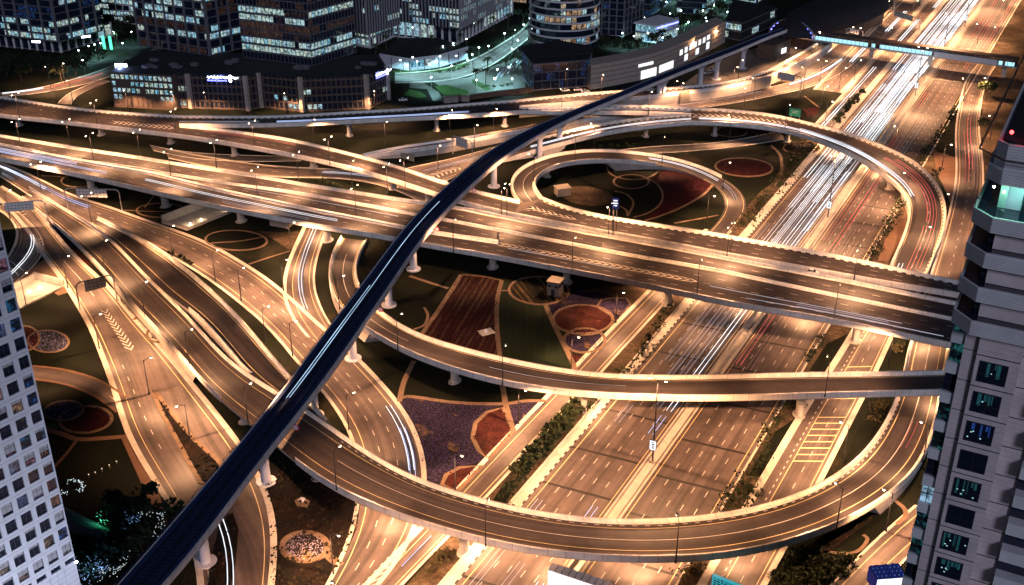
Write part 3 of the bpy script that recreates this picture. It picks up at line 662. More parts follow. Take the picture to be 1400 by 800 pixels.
RD['B1'] = Road([(742, 269), (760, 278), (800, 289), (840, 297), (920, 309), (980, 318), (1020, 326), (1120, 343), (1180, 356), (1240, 368), (1310, 384), (1372, 396)], [(702, 291), (740, 298.5), (800, 310), (840, 317.5), (920, 331), (980, 343.5), (1120, 367.5), (1200, 382.5), (1312, 400), (1374, 412)], z7, 1.0)
upp = bridge('upper_flyover', 'narrower flyover deck along the far side of the main flyover beside the small loop', RD['B1'], Y(.1, .92) + [('dash', .36, 'w'), ('dash', .64, 'w'), ('chev', (.42, .58), 'w', 0.0, .12)], piers=[(880, 356), (1010, 380), (1160, 408)], cat='flyover', kl=True)
mb = MB(); mb.add([P(711, 274, z7 + 1) - [0, 0, 1.01], P(742, 269, z7 + 1) - [0, 0, 1.01], P(702, 291, z7 + 1) - [0, 0, 1.01]], [(0, 1, 2)]); link('carriageway', mb, M['asphalt'], upp)
RD['F'] = Road([(502, 326, .1), (488, 352, .4), (486, 370, 1.2), (490, 388, 2.2), (504, 408, 3.6), (518, 422, 4.6), (540, 438, 5.6), (560, 450, 6.5), (600, 466, z7), (660, 482), (720, 496), (780, 506), (840, 512.5), (940, 513), (1020, 511), (1120, 509), (1220, 508), (1296, 506), (1380, 503)], [(466, 322, .1), (458, 332, .2), (452, 348, .4), (448, 372, 1.2), (452, 398, 2.2), (461, 418, 3.4), (480, 434, 4.4), (502, 449, 5.4), (530, 466, 6.4), (560, 481.5, z7), (600, 496), (660, 514), (720, 526.5), (760, 532), (840, 538.5), (940, 541), (1020, 540), (1120, 537), (1200, 534.5), (1290, 533), (1380, 530)], z7, 1.0)
bridge('middle_ramp', 'level ramp bridge across the motorway between the main flyover and the lower loop', RD['F'], Y(.14, .86) + [('solid', .5, 'w', .05, .35)], piers=[(622, 522), (788, 560), (1084, 570)], kl=False, cat='ramp bridge', embank=5.6)
RD['E2'] = Road([(1306, 440, .1), (1298, 480, .1), (1290, 530, .15), (1284, 566, .3), (1272, 608, .9), (1250, 647, 2.2), (1220, 674, 3.6), (1180, 699, 5.2), (1144, 718, 6.4), (1120, 726, z7), (1040, 749), (980, 758), (920, 761), (840, 760.5), (760, 754), (680, 742), (620, 725), (560, 707), (500, 686), (460, 666.5), (420, 640, 7), (388, 612, 6.5), (346, 578, 5.8), (310, 550, 5.4), (280, 524, 5.2), (260, 498), (230, 464, 4.8), (200, 432, 4), (172, 404, 3.2), (144, 370, 2.2), (100, 327, 1), (66, 297, .4), (30, 268, .12)], [(1253, 440, .1), (1244, 462, .1), (1236, 504, .15), (1228, 536, .25), (1214, 568, .7), (1200, 592, 1.3), (1170, 628, 3), (1140, 648, 4.6), (1120, 660, 5.6), (1060, 685, z7), (1000, 701), (920, 709), (840, 711.5), (760, 704), (700, 693), (640, 677), (560, 651), (520, 628), (480, 603), (452, 582, 7), (426, 563, 6.5), (398, 547, 6), (366, 528, 5.7), (334, 508, 5.4), (306, 486, 5.2), (280, 457, 5), (244, 418, 4.4), (206, 382, 3.5), (172, 346, 2.5), (146, 320, 1.8), (110, 296, 1), (70, 273, .4), (40, 255, .12)], z7, 1.0)
low = bridge('lower_loop', 'long loop bridge sweeping across the foreground from the right tower to the upper left', RD['E2'], [('solid', .22, 'y'), ('solid', .82, 'y'), ('solid', .5, 'w', .0, .5), ('block', .9, 'w', .1, .5)], piers=[(1150, 700), (1044, 745), (794, 745), (624, 756), (439, 657), (338, 580)], cat='ramp bridge', embank=5.0, left=False)
_q0, _q1 = RD['E2'].near(P(440, 572, 7)), RD['E2'].near(P(332, 506, 6))
parapet(RD['E2'], 'l', low, 0, _q0); parapet(RD['E2'], 'l', low, _q1, None)
RD['G2'] = Road([(434, 570, 6.6), (398, 547, 6), (366, 528, 5.7), (336, 506, 5.4), (320, 486, 5.2), (300, 460, 5), (280, 439, 4.8), (261, 420, 4.5), (240, 410, 4.3), (214, 387, 3.7), (190, 362, 3), (166, 338, 2.3), (146, 318, 1.8), (122, 302, 1.3)], [(448, 574, 6.7), (424, 546, 6.1), (403, 518, 5.8), (384, 499, 5.6), (360, 470, 5.2), (320, 424, 4.8), (280, 386, 4.5), (256, 366, 4.0), (230, 347, 3.4), (206, 331, 2.8), (180, 318, 2.1), (152, 305, 1.6), (134, 296, 1.2)], z7, 1.0, lift=.015)
bridge('merging_ramp', 'ramp bridge joining the lower loop at the pointed gore left of the viaduct', RD['G2'], Y(.2, .84), piers=[], cat='ramp bridge', embank=9, la=RD['G2'].near(P(336, 506, 6)) - 1, lb=RD['G2'].near(P(258, 419, 5)))
# ------------------------------------------------------------------ metro viaduct
ZM = 13.0
ml = [(120, 838), (150, 806), (216, 730), (280, 658), (340, 585), (392, 520), (445, 448), (498, 380), (530, 336), (560, 298), (592, 266), (624, 239), (660, 207), (690, 190), (720, 174), (760, 157), (800, 141), (840, 126), (880, 109), (920, 92), (960, 77), (1000, 62), (1040, 46), (1080, 33)]
mr = [(200, 838), (238, 798), (282, 746), (320, 700 - 12), (380, 610), (436, 540), (490, 462), (546, 380), (560, 357), (582, 327), (624, 279), (664, 242), (690, 219), (732, 193), (780, 167), (820, 150), (840, 142), (880, 125), (910, 112), (952, 95), (1012, 72), (1042, 58), (1082, 43)]
def metro_edge(E, z):
    return np.array([P(x, y, z) for x, y, _ in _dense(E, 0)])
_l = metro_edge(ml, ZM + 1.5); _r = metro_edge(mr, ZM - 1.6)
_l[:, 2] = ZM; _r[:, 2] = ZM
RD['metro'] = Road(_l, _r, world=True, it=25)
# ================================================================== metro viaduct
rd = RD['metro']; mid = rd.at(rd.len / 2, .5)
metro = thing('metro_viaduct', 'dark blue elevated metro viaduct with pale sides, crossing the photo diagonally on round columns', 'viaduct', (mid[0], mid[1], 0))
mb = MB(); sweep(mb, rd, [(('l', .35), 0.0), (('r', .35), 0.0), (('r', .3), -.4), (('r', 2.0), -2.3), (('l', 2.0), -2.3), (('l', .3), -.4)]); link('deck', mb, M['metro_deck'], metro)
for e in 'lr':
    mb = MB(); sweep(mb, rd, [((e, 0), -1.35), ((e, -.06), .45), ((e, .42), .45), ((e, .38), -1.35)]); link('side_wall', mb, M['metro_concrete'], metro)
    mb = MB(); sweep(mb, rd, [((e, .45), .02), ((e, .45), .5), ((e, 1.5), .5), ((e, 1.5), .02)]); link('walkway', mb, M['metro_walk'], metro)
    mb = MB(); st = rd.stations(0, None, 3.0)
    mb.tube([rd.at(q, (e, .2), 1.05) for q in st], .04, n=4)
    mb.tube([rd.at(q, (e, .2), 1.5) for q in st], .05, n=4)
    for q in st: mb.tube([rd.at(q, (e, .2), .6), rd.at(q, (e, .2), 1.5)], .05, n=4)
    link('hand_rail', mb, M['metro_walk'], metro)
for f in (.27, .40, .60, .73):
    mb = MB(); mb.tube([rd.at(q, f, .12) for q in rd.stations(0, None, 4.0)], .09, n=4); link('rail', mb, M['rail_steel'], metro)
for f0, f1 in ((.235, .435), (.565, .765)):      # concrete track plinths with fastenings
    mb = MB()
    for q in rd.stations(0, None, 1.3):
        a_, b_ = rd.at(q, f0, .05), rd.at(q, f1, .05); t_ = rd.tan(q); mb.box((a_ + b_) / 2, (b_ - a_) / 2, t_ * .16, (0, 0, .04))
    link('track_plinth', mb, M['metro_walk'], metro)
mb = MB(); sweep(mb, rd, [(.485, .02), (.485, .5), (.515, .5), (.515, .02)]); link('cable_trough', mb, M['metro_deck'], metro)
mpiers = [(452, 574), (380, 664), (295, 778), (497, 493), (535, 421), (576, 369), (628, 281), (688, 259), (733, 215), (780, 205), (881, 139), (911, 141), (953, 115), (983, 109), (1015, 94)]
for px, py in mpiers:
    g0 = P(px, py); q = rd.near(g0); c = rd.at(q, .5); mb = MB()
    zt = c[2] - 2.25; r = 1.25; vs = []; n = 18
    lv = [(-.1, 2.6), (.35, 2.6), (.36, r), (zt - 2.2, r), (zt - 1.0, r * 1.25), (zt, r * 2.1)]
    for z, rr in lv: vs += [(c[0] + rr * math.cos(k * 2 * math.pi / n), c[1] + rr * math.sin(k * 2 * math.pi / n), z) for k in range(n)]
    mb.add(vs, [(i * n + k, i * n + (k + 1) % n, (i + 1) * n + (k + 1) % n, (i + 1) * n + k) for i in range(len(lv) - 1) for k in range(n)])
    link('pier', mb, M['white_wall'], metro)
# ================================================================== light trails of the passing traffic
TR = {}
def trail(key, lat, a, b, mat='trail_white', r=.15, gap=1.35, h=.65, pair=True):
    rd = RD[key]; mb = MB(); a = max(0, a); b = min(rd.len, b); r *= 1 if key in ('hw_l', 'hw_r', 'metro') else .8
    if b - a < 3: return
    for o in ((-gap / 2, gap / 2) if pair else (0,)):
        w = lambda q: (lat * rd.width(q) if isinstance(lat, float) and lat <= 1 else lat) + o
        mb.tube([rd.at(q, ('l', w(q)), h) for q in rd.stations(a, b, 5.0)], r, n=5)
    o = link('light_trail', mb, M[mat])
    TR.setdefault(key, []).append((o, lat, mat, a)); return o
def tpx(key, lat, p0, p1, mat='trail_white', **kw):
    rd = RD[key]; z = rd.at(rd.len / 2, .5)[2]
    a, b = sorted((rd.near(P(*p0, z)), rd.near(P(*p1, z)))); return trail(key, lat, a, b, mat, **kw)
D0 = 130
hw = [(6.2, 362, 400, 'trail_soft', .10), (6.0, 455, 520, 'trail_white', .16), (6.4, 560, 640, 'trail_soft', .2), (6.1, 690, 1000, 'trail_white', .3),
      (9.6, 284, 330, 'trail_soft', .08), (10.0, 360, 474, 'trail_white', .13), (9.4, 500, 560, 'trail_white', .2), (9.9, 560, 690, 'trail_white', .22), (9.5, 700, 1000, 'trail_white', .3),
      (13.4, 262, 335, 'trail_soft', .10), (13.0, 350, 520, 'trail_white', .17), (13.7, 380, 600, 'trail_white', .14), (13.1, 560, 980, 'trail_white', .26),
      (16.6, 258, 335, 'trail_soft', .10), (17.1, 340, 560, 'trail_white', .18), (16.4, 430, 700, 'trail_white', .18), (16.9, 640, 1100, 'trail_white', .3),
      (20.1, 258, 336, 'trail_white', .17), (20.4, 345, 470, 'trail_white', .16), (19.9, 490, 720, 'trail_white', .24), (20.3, 640, 1100, 'trail_white', .3),
      (6.8, 520, 610, 'trail_white', .18), (5.6, 640, 760, 'trail_white', .2), (9.1, 420, 520, 'trail_white', .14), (10.3, 540, 640, 'trail_white', .2), (9.2, 600, 760, 'trail_soft', .22), (12.5, 440, 560, 'trail_white', .14), (13.9, 500, 720, 'trail_white', .18), (12.4, 640, 860, 'trail_white', .2), (16.0, 360, 440, 'trail_soft', .14), (17.5, 480, 620, 'trail_white', .16), (15.9, 560, 800, 'trail_white', .2), (17.4, 700, 1000, 'trail_white', .24), (20.8, 400, 560, 'trail_white', .16), (19.5, 580, 640, 'trail_white', .2), (20.9, 720, 1000, 'trail_white', .22), (19.4, 360, 420, 'trail_soft', .12),
      (19.6, 196, 209, 'trail_blue', .12), (6.4, 198, 205, 'trail_soft', .12), (7.0, 150, 186, 'trail_soft', .10), (13.4, 150, 182, 'trail_soft', .09), (20.2, 150, 178, 'trail_blue', .10), (19.8, 245, 255, 'trail_blue', .12), (9.4, 246, 256, 'trail_soft', .1)]
for la, a, b, mt, r in hw: trail('hw_l', la, a - D0, b - D0, mt, r=r * (.62 if a < 450 else .8))
hr_ = [(2.6, 292, 336, 'trail_red', .12), (6.2, 290, 330, 'trail_faint', .07), (3.0, 392, 470, 'trail_red', .07), (7.0, 372, 500, 'trail_red', .16), (10.0, 372, 410, 'trail_faint', .07), (13.2, 370, 400, 'trail_faint', .07),
       (2.8, 470, 530, 'trail_red', .09), (6.5, 450, 560, 'trail_faint', .14), (9.6, 470, 560, 'trail_soft', .05), (3.0, 575, 605, 'trail_red', .13), (6.0, 680, 900, 'trail_red', .14), (9.6, 690, 800, 'trail_red', .14), (13.2, 660, 760, 'trail_red', .14), (16.5, 700, 1000, 'trail_red', .16), (3.0, 650, 1000, 'trail_faint', .15)]
for la, a, b, mt, r in hr_: trail('hw_r', la, a - D0, b - D0, mt, r=r * .7)
trail('W', .35, 12, 135, 'trail_white', r=.2); trail('W', .4, 190, 260, 'trail_white', r=.3); trail('X1', .35, 60, 110, 'trail_white', r=.3); trail('X2', .4, 20, 50, 'trail_white', r=.3); trail('X1', .6, 140, 200, 'trail_white', r=.3); trail('W', .7, 300, 420, 'trail_white', r=.3)
tpx('E', .74, (960, 158), (1120, 181), r=.16); tpx('E', .86, (1100, 182), (1236, 258), 'trail_soft', r=.3, h=2.2, pair=False, gap=.0); tpx('E', .84, (1100, 182), (1236, 258), 'trail_white', r=.2, h=1.2)
tpx('E', .30, (1236, 220), (1260, 345), 'trail_red', r=.12); tpx('E', .46, (1226, 218), (1256, 290), 'trail_red', r=.14); tpx('E', .5, (1258, 292), (1240, 360), 'trail_red', r=.13); tpx('E', .74, (1236, 340), (1224, 370), 'trail_white', r=.14); tpx('E', .3, (1262, 318), (1250, 350), 'trail_red', r=.10)
tpx('R2', .6, (735, 195), (940, 160), r=.14); tpx('R1b', .5, (720, 150), (940, 150), 'trail_soft', r=.1)
tpx('R1e', .72, (380, 166), (640, 152), 'trail_blue', r=.16); tpx('R1e', .66, (250, 165), (360, 166), 'trail_soft', r=.06); tpx('R3', .3, (282, 178), (418, 199), 'trail_red', r=.07)
tpx('B4', .28, (0, 203), (112, 226), 'trail_blue', r=.12); tpx('B4', .52, (0, 207), (146, 238), 'trail_blue', r=.12); tpx('B4', .42, (0, 205), (80, 222), 'trail_soft', r=.12); tpx('B4', .45, (196, 247), (456, 304), 'trail_white', r=.11); tpx('B4', .72, (300, 272), (420, 300), 'trail_soft', r=.05)
tpx('B3', .42, (336, 258), (548, 293), 'trail_soft', r=.10, pair=False); tpx('B34', .66, (690, 344), (845, 368), 'trail_soft', r=.09, pair=False); tpx('B34', .62, (980, 378), (1236, 432), 'trail_soft', r=.11, pair=False); tpx('B34', .78, (1020, 398), (1288, 452), 'trail_soft', r=.12, pair=False); tpx('B34', .72, (1090, 410), (1210, 432), 'trail_soft', r=.06)
tpx('H', .3, (10, 232), (124, 284), 'trail_blue', r=.12); tpx('H', .34, (0, 228), (70, 258), 'trail_white', r=.15); tpx('H', .80, (0, 236), (14, 244), 'trail_soft', r=.1)
tpx('J', .5, (440, 318), (414, 424), 'trail_white', r=.14); tpx('J', .52, (430, 345), (412, 400), 'trail_soft', r=.14)
tpx('H', .16, (522, 556), (560, 652), 'trail_white', r=.13); tpx('H', .14, (540, 590), (566, 660), 'trail_blue', r=.10)
tpx('M', .42, (338, 676), (330, 806), 'trail_white', r=.14); tpx('N', .62, (48, 322), (20, 376), 'trail_white', r=.17)
tpx('K', .55, (604, 738), (556, 790), 'trail_blue', r=.13, pair=False); tpx('F', .55, (680, 500), (850, 524), 'trail_soft', r=.05, pair=False)
tpx('S', .5, (888, 214), (972, 244), 'trail_white', r=.1); tpx('S', .48, (972, 246), (1004, 266), 'trail_soft', r=.14)
tpx('V', .55, (1320, 160), (1322, 232), 'trail_red', r=.12); tpx('V', .4, (1318, 180), (1318, 250), 'trail_red', r=.1); tpx('V', .75, (1334, 200), (1332, 260), 'trail_faint', r=.1)
tpx('Q', .5, (1190, 455), (1186, 470), 'trail_red', r=.1); tpx('E2', .42, (1262, 556), (1246, 592), 'trail_red', r=.07)
tpx('T3', .4, (920, 148), (1040, 126), 'trail_soft', r=.1, pair=False); tpx('T3', .3, (1070, 118), (1150, 84), 'trail_white', r=.25); tpx('T2', .4, (580, 235), (660, 215), 'trail_soft', r=.09); tpx('R4', .5, (440, 236), (520, 241), 'trail_soft', r=.22); tpx('C1', .4, (0, 130), (56, 124), 'trail_white', r=.2); tpx('C1', .5, (70, 121), (145, 102), 'trail_red', r=.14)
trail('metro', .30, rd.near(P(388, 544, ZM)), rd.near(P(498, 392, ZM)), 'metro_trail', r=.08, pair=False, h=.3)
trail('metro', .385, rd.near(P(300, 670, ZM)) * 0 + rd.near(P(388, 544, ZM)), rd.near(P(596, 275, ZM)), 'metro_trail', r=.08, pair=False, h=.3)
RDESC = dict(hw_l='left motorway half', hw_r='right motorway half', W='inner frontage road', X1='second frontage road', X2='outer frontage road', E='big loop ramp', R2='approach ramp', R1b='lower fork ramp',
             R1e='far ramp', R3='branch ramp', B4='near flyover lanes', B3='middle flyover lanes', B34='right main flyover', H='central ground road', J='short joining ramp', M='lower left road', N='left edge ramp', K='collector road', F='middle ramp', S='small loop',
             V='slip road by the tower', Q='box-marked road', E2='lower loop', T3='gantry frontage road', T2='sunken ramp', R4='slip road under the branch ramp', C1='upper left city street', metro='metro track', B1='upper flyover', B2='far flyover lanes', R1w='far ramp left part', R1a='upper fork ramp', T1='raised walled road', G2='merging ramp', N2='curved garden road')
MDESC = dict(trail_white='bright white', trail_soft='soft white', trail_blue='bluish white', trail_red='red', trail_faint='faint pink', metro_trail='pale blue')
for key, lst in TR.items():
    by = {}
    for o, lat, mat, a in lst: by.setdefault(mat, []).append((a, lat, o))
    for mat, l in by.items():
        l.sort(key=lambda q: (q[0], q[1]))
        for k, (a, lat, o) in enumerate(l):
            ordn = '' if len(l) == 1 else ('%s ' % ORD[min(k, 29)])
            p0, p1 = proj(RD[key].at(0, .5)), proj(RD[key].at(RD[key].len, .5))
            if key in ('hw_l', 'hw_r', 'W', 'X1', 'X2', 'V'): w0 = 'bottom'
            else: w0 = 'left' if p0[0] < p1[0] else 'right'
            meta(o, ordn + MDESC[mat] + ' light trail on the ' + RDESC[key] + (', counted from its %s' % w0 if ordn else ''), 'light trail', 'light trails of passing traffic')
# ================================================================== street lamps
def lamp_proto(double, hgt=11.5, mast=False):
    o = thing('street_lamp', 'lamp', 'street lamp', (0, 0, 0))
    mb = MB(); mb.tube([(0, 0, 0), (0, 0, .5)], .26, n=8); mb.tube([(0, 0, .5), (0, 0, hgt)], 0.18 if not mast else .26, .09 if not mast else .13, n=8)
    link('pole', mb, M['steel_dark'], o)
    for sx in ((1, -1) if double else (1,)):
        mb = MB(); mb.tube([(0, 0, hgt - .4), (sx * .8, 0, hgt + .1), (sx * 1.7, 0, hgt + .25)], .06, n=6); link('arm', mb, M['steel_dark'], o)
        mb = MB(); mb.box((sx * 2.1, 0, hgt + .3), (.55, 0, .04 * sx), (0, .2, 0), (0, 0, .09)); hd = link('lamp_head', mb, M['steel'], o)
        mb = MB(); mb.ball((sx * 2.15, 0, hgt + .12), .34, .22, .22, 8, 6); link('bulb', mb, M['lamp_glow'], hd, smooth=True)
        ld = lantern('lamp_light', LAMP_W * (1.0 if not double else .6) * (3.6 if mast else 1), 150 if mast else 142, .5)
        lo = bpy.data.objects.new('lamp_light', ld); sc.collection.objects.link(lo); lo.parent = o; lo.location = (sx * 2.15, 0, hgt - .35)
        if not double: lo.rotation_euler = (0, R(-9), 0)      # the lantern throws its light across the road
    return o
PR = {}
LST = {}
def lamp(kind, key, px, py, z=None, flip=None, hf=1.0, world=None):
    rd = RD[key]
    if world is not None: p = np.array(world, float); q = rd.near(p)
    else:
        zz = rd.at(rd.len / 2, .5)[2] if z is None else z
        for _ in range(3):
            p = P(px, py, zz + (.6 if zz > 2 else 0)); q = rd.near(p)
            if z is None: zz = rd.at(q, .5)[2]
        p = np.array([p[0], p[1], zz])
    t = rd.tan(q); c = rd.at(q, .5); v = (c - p)[:2]
    nrm = np.array([t[1], -t[0]])
    if np.dot(nrm, v) < 0: nrm = -nrm
    if flip: nrm = -nrm
    if kind not in PR: PR[kind] = lamp_proto(kind in ('double', 'mast'), 25.0 if kind == 'mast' else 11.5, kind == 'mast'); o = PR[kind]
    else: o = copy_tree(PR[kind])
    o.location = tuple(map(float, p)); o.rotation_euler = (0, 0, math.atan2(nrm[1], nrm[0])); o.scale = (1, 1, hf)
    LST.setdefault((key, kind), []).append((q, o))
    return o
for x, y in ((27, 160), (133, 171), (241, 183)): lamp('double', 'R1w', x, y)
for x, y in ((348, 200), (451, 223), (554, 253)): lamp('double', 'R3', x, y)
for x, y in ((28, 198), (128, 218), (234, 241), (352, 267), (487, 293)): lamp('double', 'B3' if x > 100 else 'B2', x, y)
for x, y in ((96, 198), (192, 213), (296, 228), (408, 245), (530, 262), (693, 292), (832, 319), (994, 348), (1168, 380)): lamp('double', 'B2', x, y)
for x, y in ((620, 343), (782, 369), (953, 401), (1140, 437)): lamp('single', 'B34' if x > 680 else 'B4', x, y)
for x, y in ((686, 291), (838, 319), (998, 347)): lamp('single', 'B1', x, y)
for x, y in ((1128, 540), (687, 524), (544, 477), (464, 419)): lamp('single', 'F', x, y)
for x, y in ((460, 667), (664, 744), (924, 767), (1144, 720), (339, 576), (1261, 632)): lamp('single', 'E2', x, y)
for x, y in ((56, 259), (125, 304)): lamp('double', 'H', x, y)
for x, y in ((144, 370), (198, 430), (259, 498)): lamp('single', 'E2', x, y)
for x, y in ((236, 351), (330, 411), (400, 487), (477, 588), (295, 386), (363, 466)): lamp('single', 'H', x, y)
for x, y in ((398, 344), (388, 398)): lamp('single', 'J', x, y)
for x, y in ((93, 394), (136, 477), (204, 539), (260, 602), (36, 418)): lamp('single', 'M', x, y)
lamp('single', 'N', 14, 300)
lamp('single', 'H', 456, 785)
for x, y in ((709, 580), (623, 672), (781, 505), (842, 442)): lamp('single', 'K', x, y, flip=False)
for x, y in ((887, 155), (1017, 150)): lamp('single', 'R2' if x < 940 else 'E', x, y)
for x, y in ((1073, 177), (1223, 205), (1298, 302), (1273, 352)): lamp('single', 'E', x, y)
for x, y in ((988, 259), (966, 305), (786, 221), (730, 246), (905, 224)): lamp('single', 'S', x, y)
for x, y in ((921, 140), (929, 143), (997, 192)): lamp('single', 'T3', x, y)
for x, y in ((1030, 139), (1098, 123)): lamp('single', 'T3', x, y, 0)  # added lamps on the right kerb, brightening the wall of the upper fork
lamp('single', 'N2', 36, 520, 0)  # added lamp hidden by the left tower, brightens the dark ramp
for x, y in ((176, 153), (240, 155), (284, 156), (392, 157), (513, 154)): lamp('single', 'R1e', x, y, 0)
for x, y in ((768, 154), (822, 130), (773, 122)): lamp('single', 'R1a', x, y)
for x, y in ((615, 182), (675, 180), (527, 198), (429, 195), (649, 203), (812, 204)): lamp('single', 'T2', x, y, 0)
for x, y in ((599, 232), (482, 258)): lamp('single', 'T2' if x > 500 else 'R4', x, y, 0)
for x, y in ((1147, 122), (1122, 148), (1128, 170)): lamp('single', 'W', x, y, 0)
for x, y in ((1347, 138), (1353, 192), (1287, 232)): lamp('single', 'V', x, y, 0)
for x, y in ((1214, 503), (1153, 631), (1211, 727)): lamp('single', 'Q', x, y, 0)
for x, y in ((100, 142), (70, 122), (89, 115)): lamp('single', 'C1', x, y, 0)
for d, n_ in ((134, -108.5), (128, -57)): lamp('mast', 'hw_l', 0, 0, world=W(n_, d, .05))  # added masts out of view, brightening the near side of the lower loop
for d in (128, 234, 418, 598, 680, 762, 850, 950): lamp('mast', 'hw_l', 0, 0, world=W(-82.6, d, .15))
for d in (610, 690, 770, 850, 930): lamp('single', 'W', 0, 0, world=W(-116.6, d, 0))
for d in (600, 680, 760, 840, 920): lamp('double', 'X1', 0, 0, world=W(-132.5, d, 0))
for x, y in ((1062, 99), (1069, 110), (1009, 110), (1002, 120), (1080, 93), (1108, 88)): lamp('single', 'T3', x, y, 0)
for d in (660, 780): lamp('double', 'X2', 0, 0, world=W(-151.5, d, 0))
for d in (450, 600, 720, 860): lamp('single', 'hw_r', 0, 0, world=W(-59.2, d, 0))
for x, y in ((1336, 60), (1372, 26)): lamp('single', 'hw_r', x, y, 0)
LT = {'single': 'single-arm street lamp', 'double': 'twin-arm street lamp', 'mast': 'tall twin-arm lamp mast'}
for (key, kind), l in LST.items():
    l.sort(key=lambda q: q[0])
    for k, (q, o) in enumerate(l):
        w = '' if len(l) == 1 else ORD[min(k, 19)] + ' '
        fr = '' if len(l) == 1 else (', counted from the photo bottom' if key in ('hw_l', 'W', 'X1', 'X2', 'V', 'hw_r') else (', counted from its left end' if proj(RD[key].at(0, .5))[0] < proj(RD[key].at(RD[key].len, .5))[0] else ', counted from its right end'))
        meta(o, w + LT[kind] + ' of the ' + RDESC[key] + fr, 'street lamp', 'street lamps of the interchange')
# luminaires fixed under the bridges, which light the roads passing below
ub = MB(); ub.abox((0, 0, 0), 1.4, .3, .18); ub.tube([(0, 0, 0), (0, 0, .35)], .05, n=6)
UB = None
def underlight(px, py, key, pw=1.0):
    global UB
    rd = RD[key]; g0 = P(px, py, 0); q = rd.near(g0); l, r = rd.lr(q); zt = l[2] - 1.9
    fr = max(.12, min(.88, float(np.dot((g0 - l)[:2], (r - l)[:2]) / np.dot((r - l)[:2], (r - l)[:2]))))
    c = l + (r - l) * fr
    o = thing('bridge_luminaire', 'x', 'luminaire', (c[0], c[1], zt))
    mb = MB(); mb.abox((c[0], c[1], zt), 1.4, .35, .16); mb.tube([(c[0], c[1], zt), (c[0], c[1], zt + .3)], .06, n=6); link('housing', mb, M['steel'], o)
    mb = MB(); mb.abox((c[0], c[1], zt - .1), 1.2, .25, .05); link('lamp', mb, M['lamp_glow'], o)
    ld = lantern('lamp_light', LAMP_W * .5 * pw, 160, .5, .3)
    lo = bpy.data.objects.new('lamp_light', ld); sc.collection.objects.link(lo); lo.parent = o; lo.location = (0, 0, -.25)
    meta(o, 'small bridge luminaire under ' + {'B34': 'the right main flyover', 'B4': 'the near flyover lanes', 'F': 'the middle ramp', 'E2': 'the lower loop', 'E': 'the big loop ramp', 'B1': 'the upper flyover', 'R3': 'the branch ramp'}[key] + ' above ' + {(0): 'the road'}[0], 'luminaire', 'luminaires under the bridges')
    return o
ULD = {}
for px, py, key, pw, wh in ((440, 318, 'B4', .7, 'the short joining ramp'), (496, 325, 'B4', .7, 'the start of the middle ramp'), (905, 392, 'B34', .6, 'the collector road'), (960, 398, 'B34', 1, 'the verge left of the motorway'), (1030, 412, 'B34', 1, 'the white-trail lanes'), (1105, 428, 'B34', 1, 'the red-trail lanes'), (1190, 445, 'B34', .9, 'the box-marked road'), (1265, 458, 'B34', .9, 'the slip road'),
                         (1262, 534, 'F', .8, 'the slip road'), (1150, 540, 'F', .5, 'the box-marked road'), (800, 545, 'F', .7, 'the verge left of the motorway'), (760, 545, 'F', .4, 'the collector road'), (540, 700, 'E2', 1.0, 'the ground road'), (605, 724, 'E2', 1, 'the collector road'), (670, 742, 'E2', 1, 'the verge left of the motorway'), (760, 756, 'E2', 1, 'the white-trail lanes'), (880, 762, 'E2', 1, 'the red-trail lanes'), (1010, 752, 'E2', .9, 'the box-marked road'),
                         (1110, 190, 'E', .8, 'the verge left of the motorway'), (1150, 206, 'E', 1, 'the white-trail lanes'), (1200, 232, 'E', 1, 'the red-trail lanes'), (1060, 335, 'B1', .6, 'the white-trail lanes'), (540, 255, 'R3', .7, 'the slip road')):
    o = underlight(px, py, key, pw); o['label'] = o['label'].replace('above the road', 'above ' + wh)
# ================================================================== gardens
def ell(cx, cy, rx, ry, rot=0, n=40):
    c, s = math.cos(R(rot)), math.sin(R(rot))
    return [(cx + rx * math.cos(k * 2 * math.pi / n) * c - ry * math.sin(k * 2 * math.pi / n) * s, cy + rx * math.cos(k * 2 * math.pi / n) * s + ry * math.sin(k * 2 * math.pi / n) * c) for k in range(n)]
def flat(mb, poly, z):
    vs = [P(x, y, z) for x, y in poly]; mb.add(vs, [tuple(range(len(vs)))]); return vs
def ring(mb, poly, w, z0, z1, closed=True):
    p = [P(x, y, 0)[:2] for x, y in poly]; n = len(p); c = sum(p) / n; vs = []
    for i in range(n):
        a, b = p[(i - 1) % n] if closed or i else p[i], p[(i + 1) % n] if closed or i < n - 1 else p[i]
        t = (b - a) / (np.linalg.norm(b - a) + 1e-9); m = np.array([t[1], -t[0]])
        q0, q1 = p[i] - m * w / 2, p[i] + m * w / 2
        vs += [(*q0, z0), (*q0, z1), (*q1, z1), (*q1, z0)]
    fs = []
    for i in range(n if closed else n - 1):
        j = (i + 1) % n
        for k in range(3): fs.append((i * 4 + k, i * 4 + k + 1, j * 4 + k + 1, j * 4 + k))
    mb.add(vs, fs)
def smooth_poly(poly, it=2):
    for _ in range(it):
        o = []
        for i in range(len(poly)):
            a, b = poly[i], poly[(i + 1) % len(poly)]
            o += [(a[0] * .75 + b[0] * .25, a[1] * .75 + b[1] * .25), (a[0] * .25 + b[0] * .75, a[1] * .25 + b[1] * .75)]
        poly = o
    return poly
BEDZ = [.06]
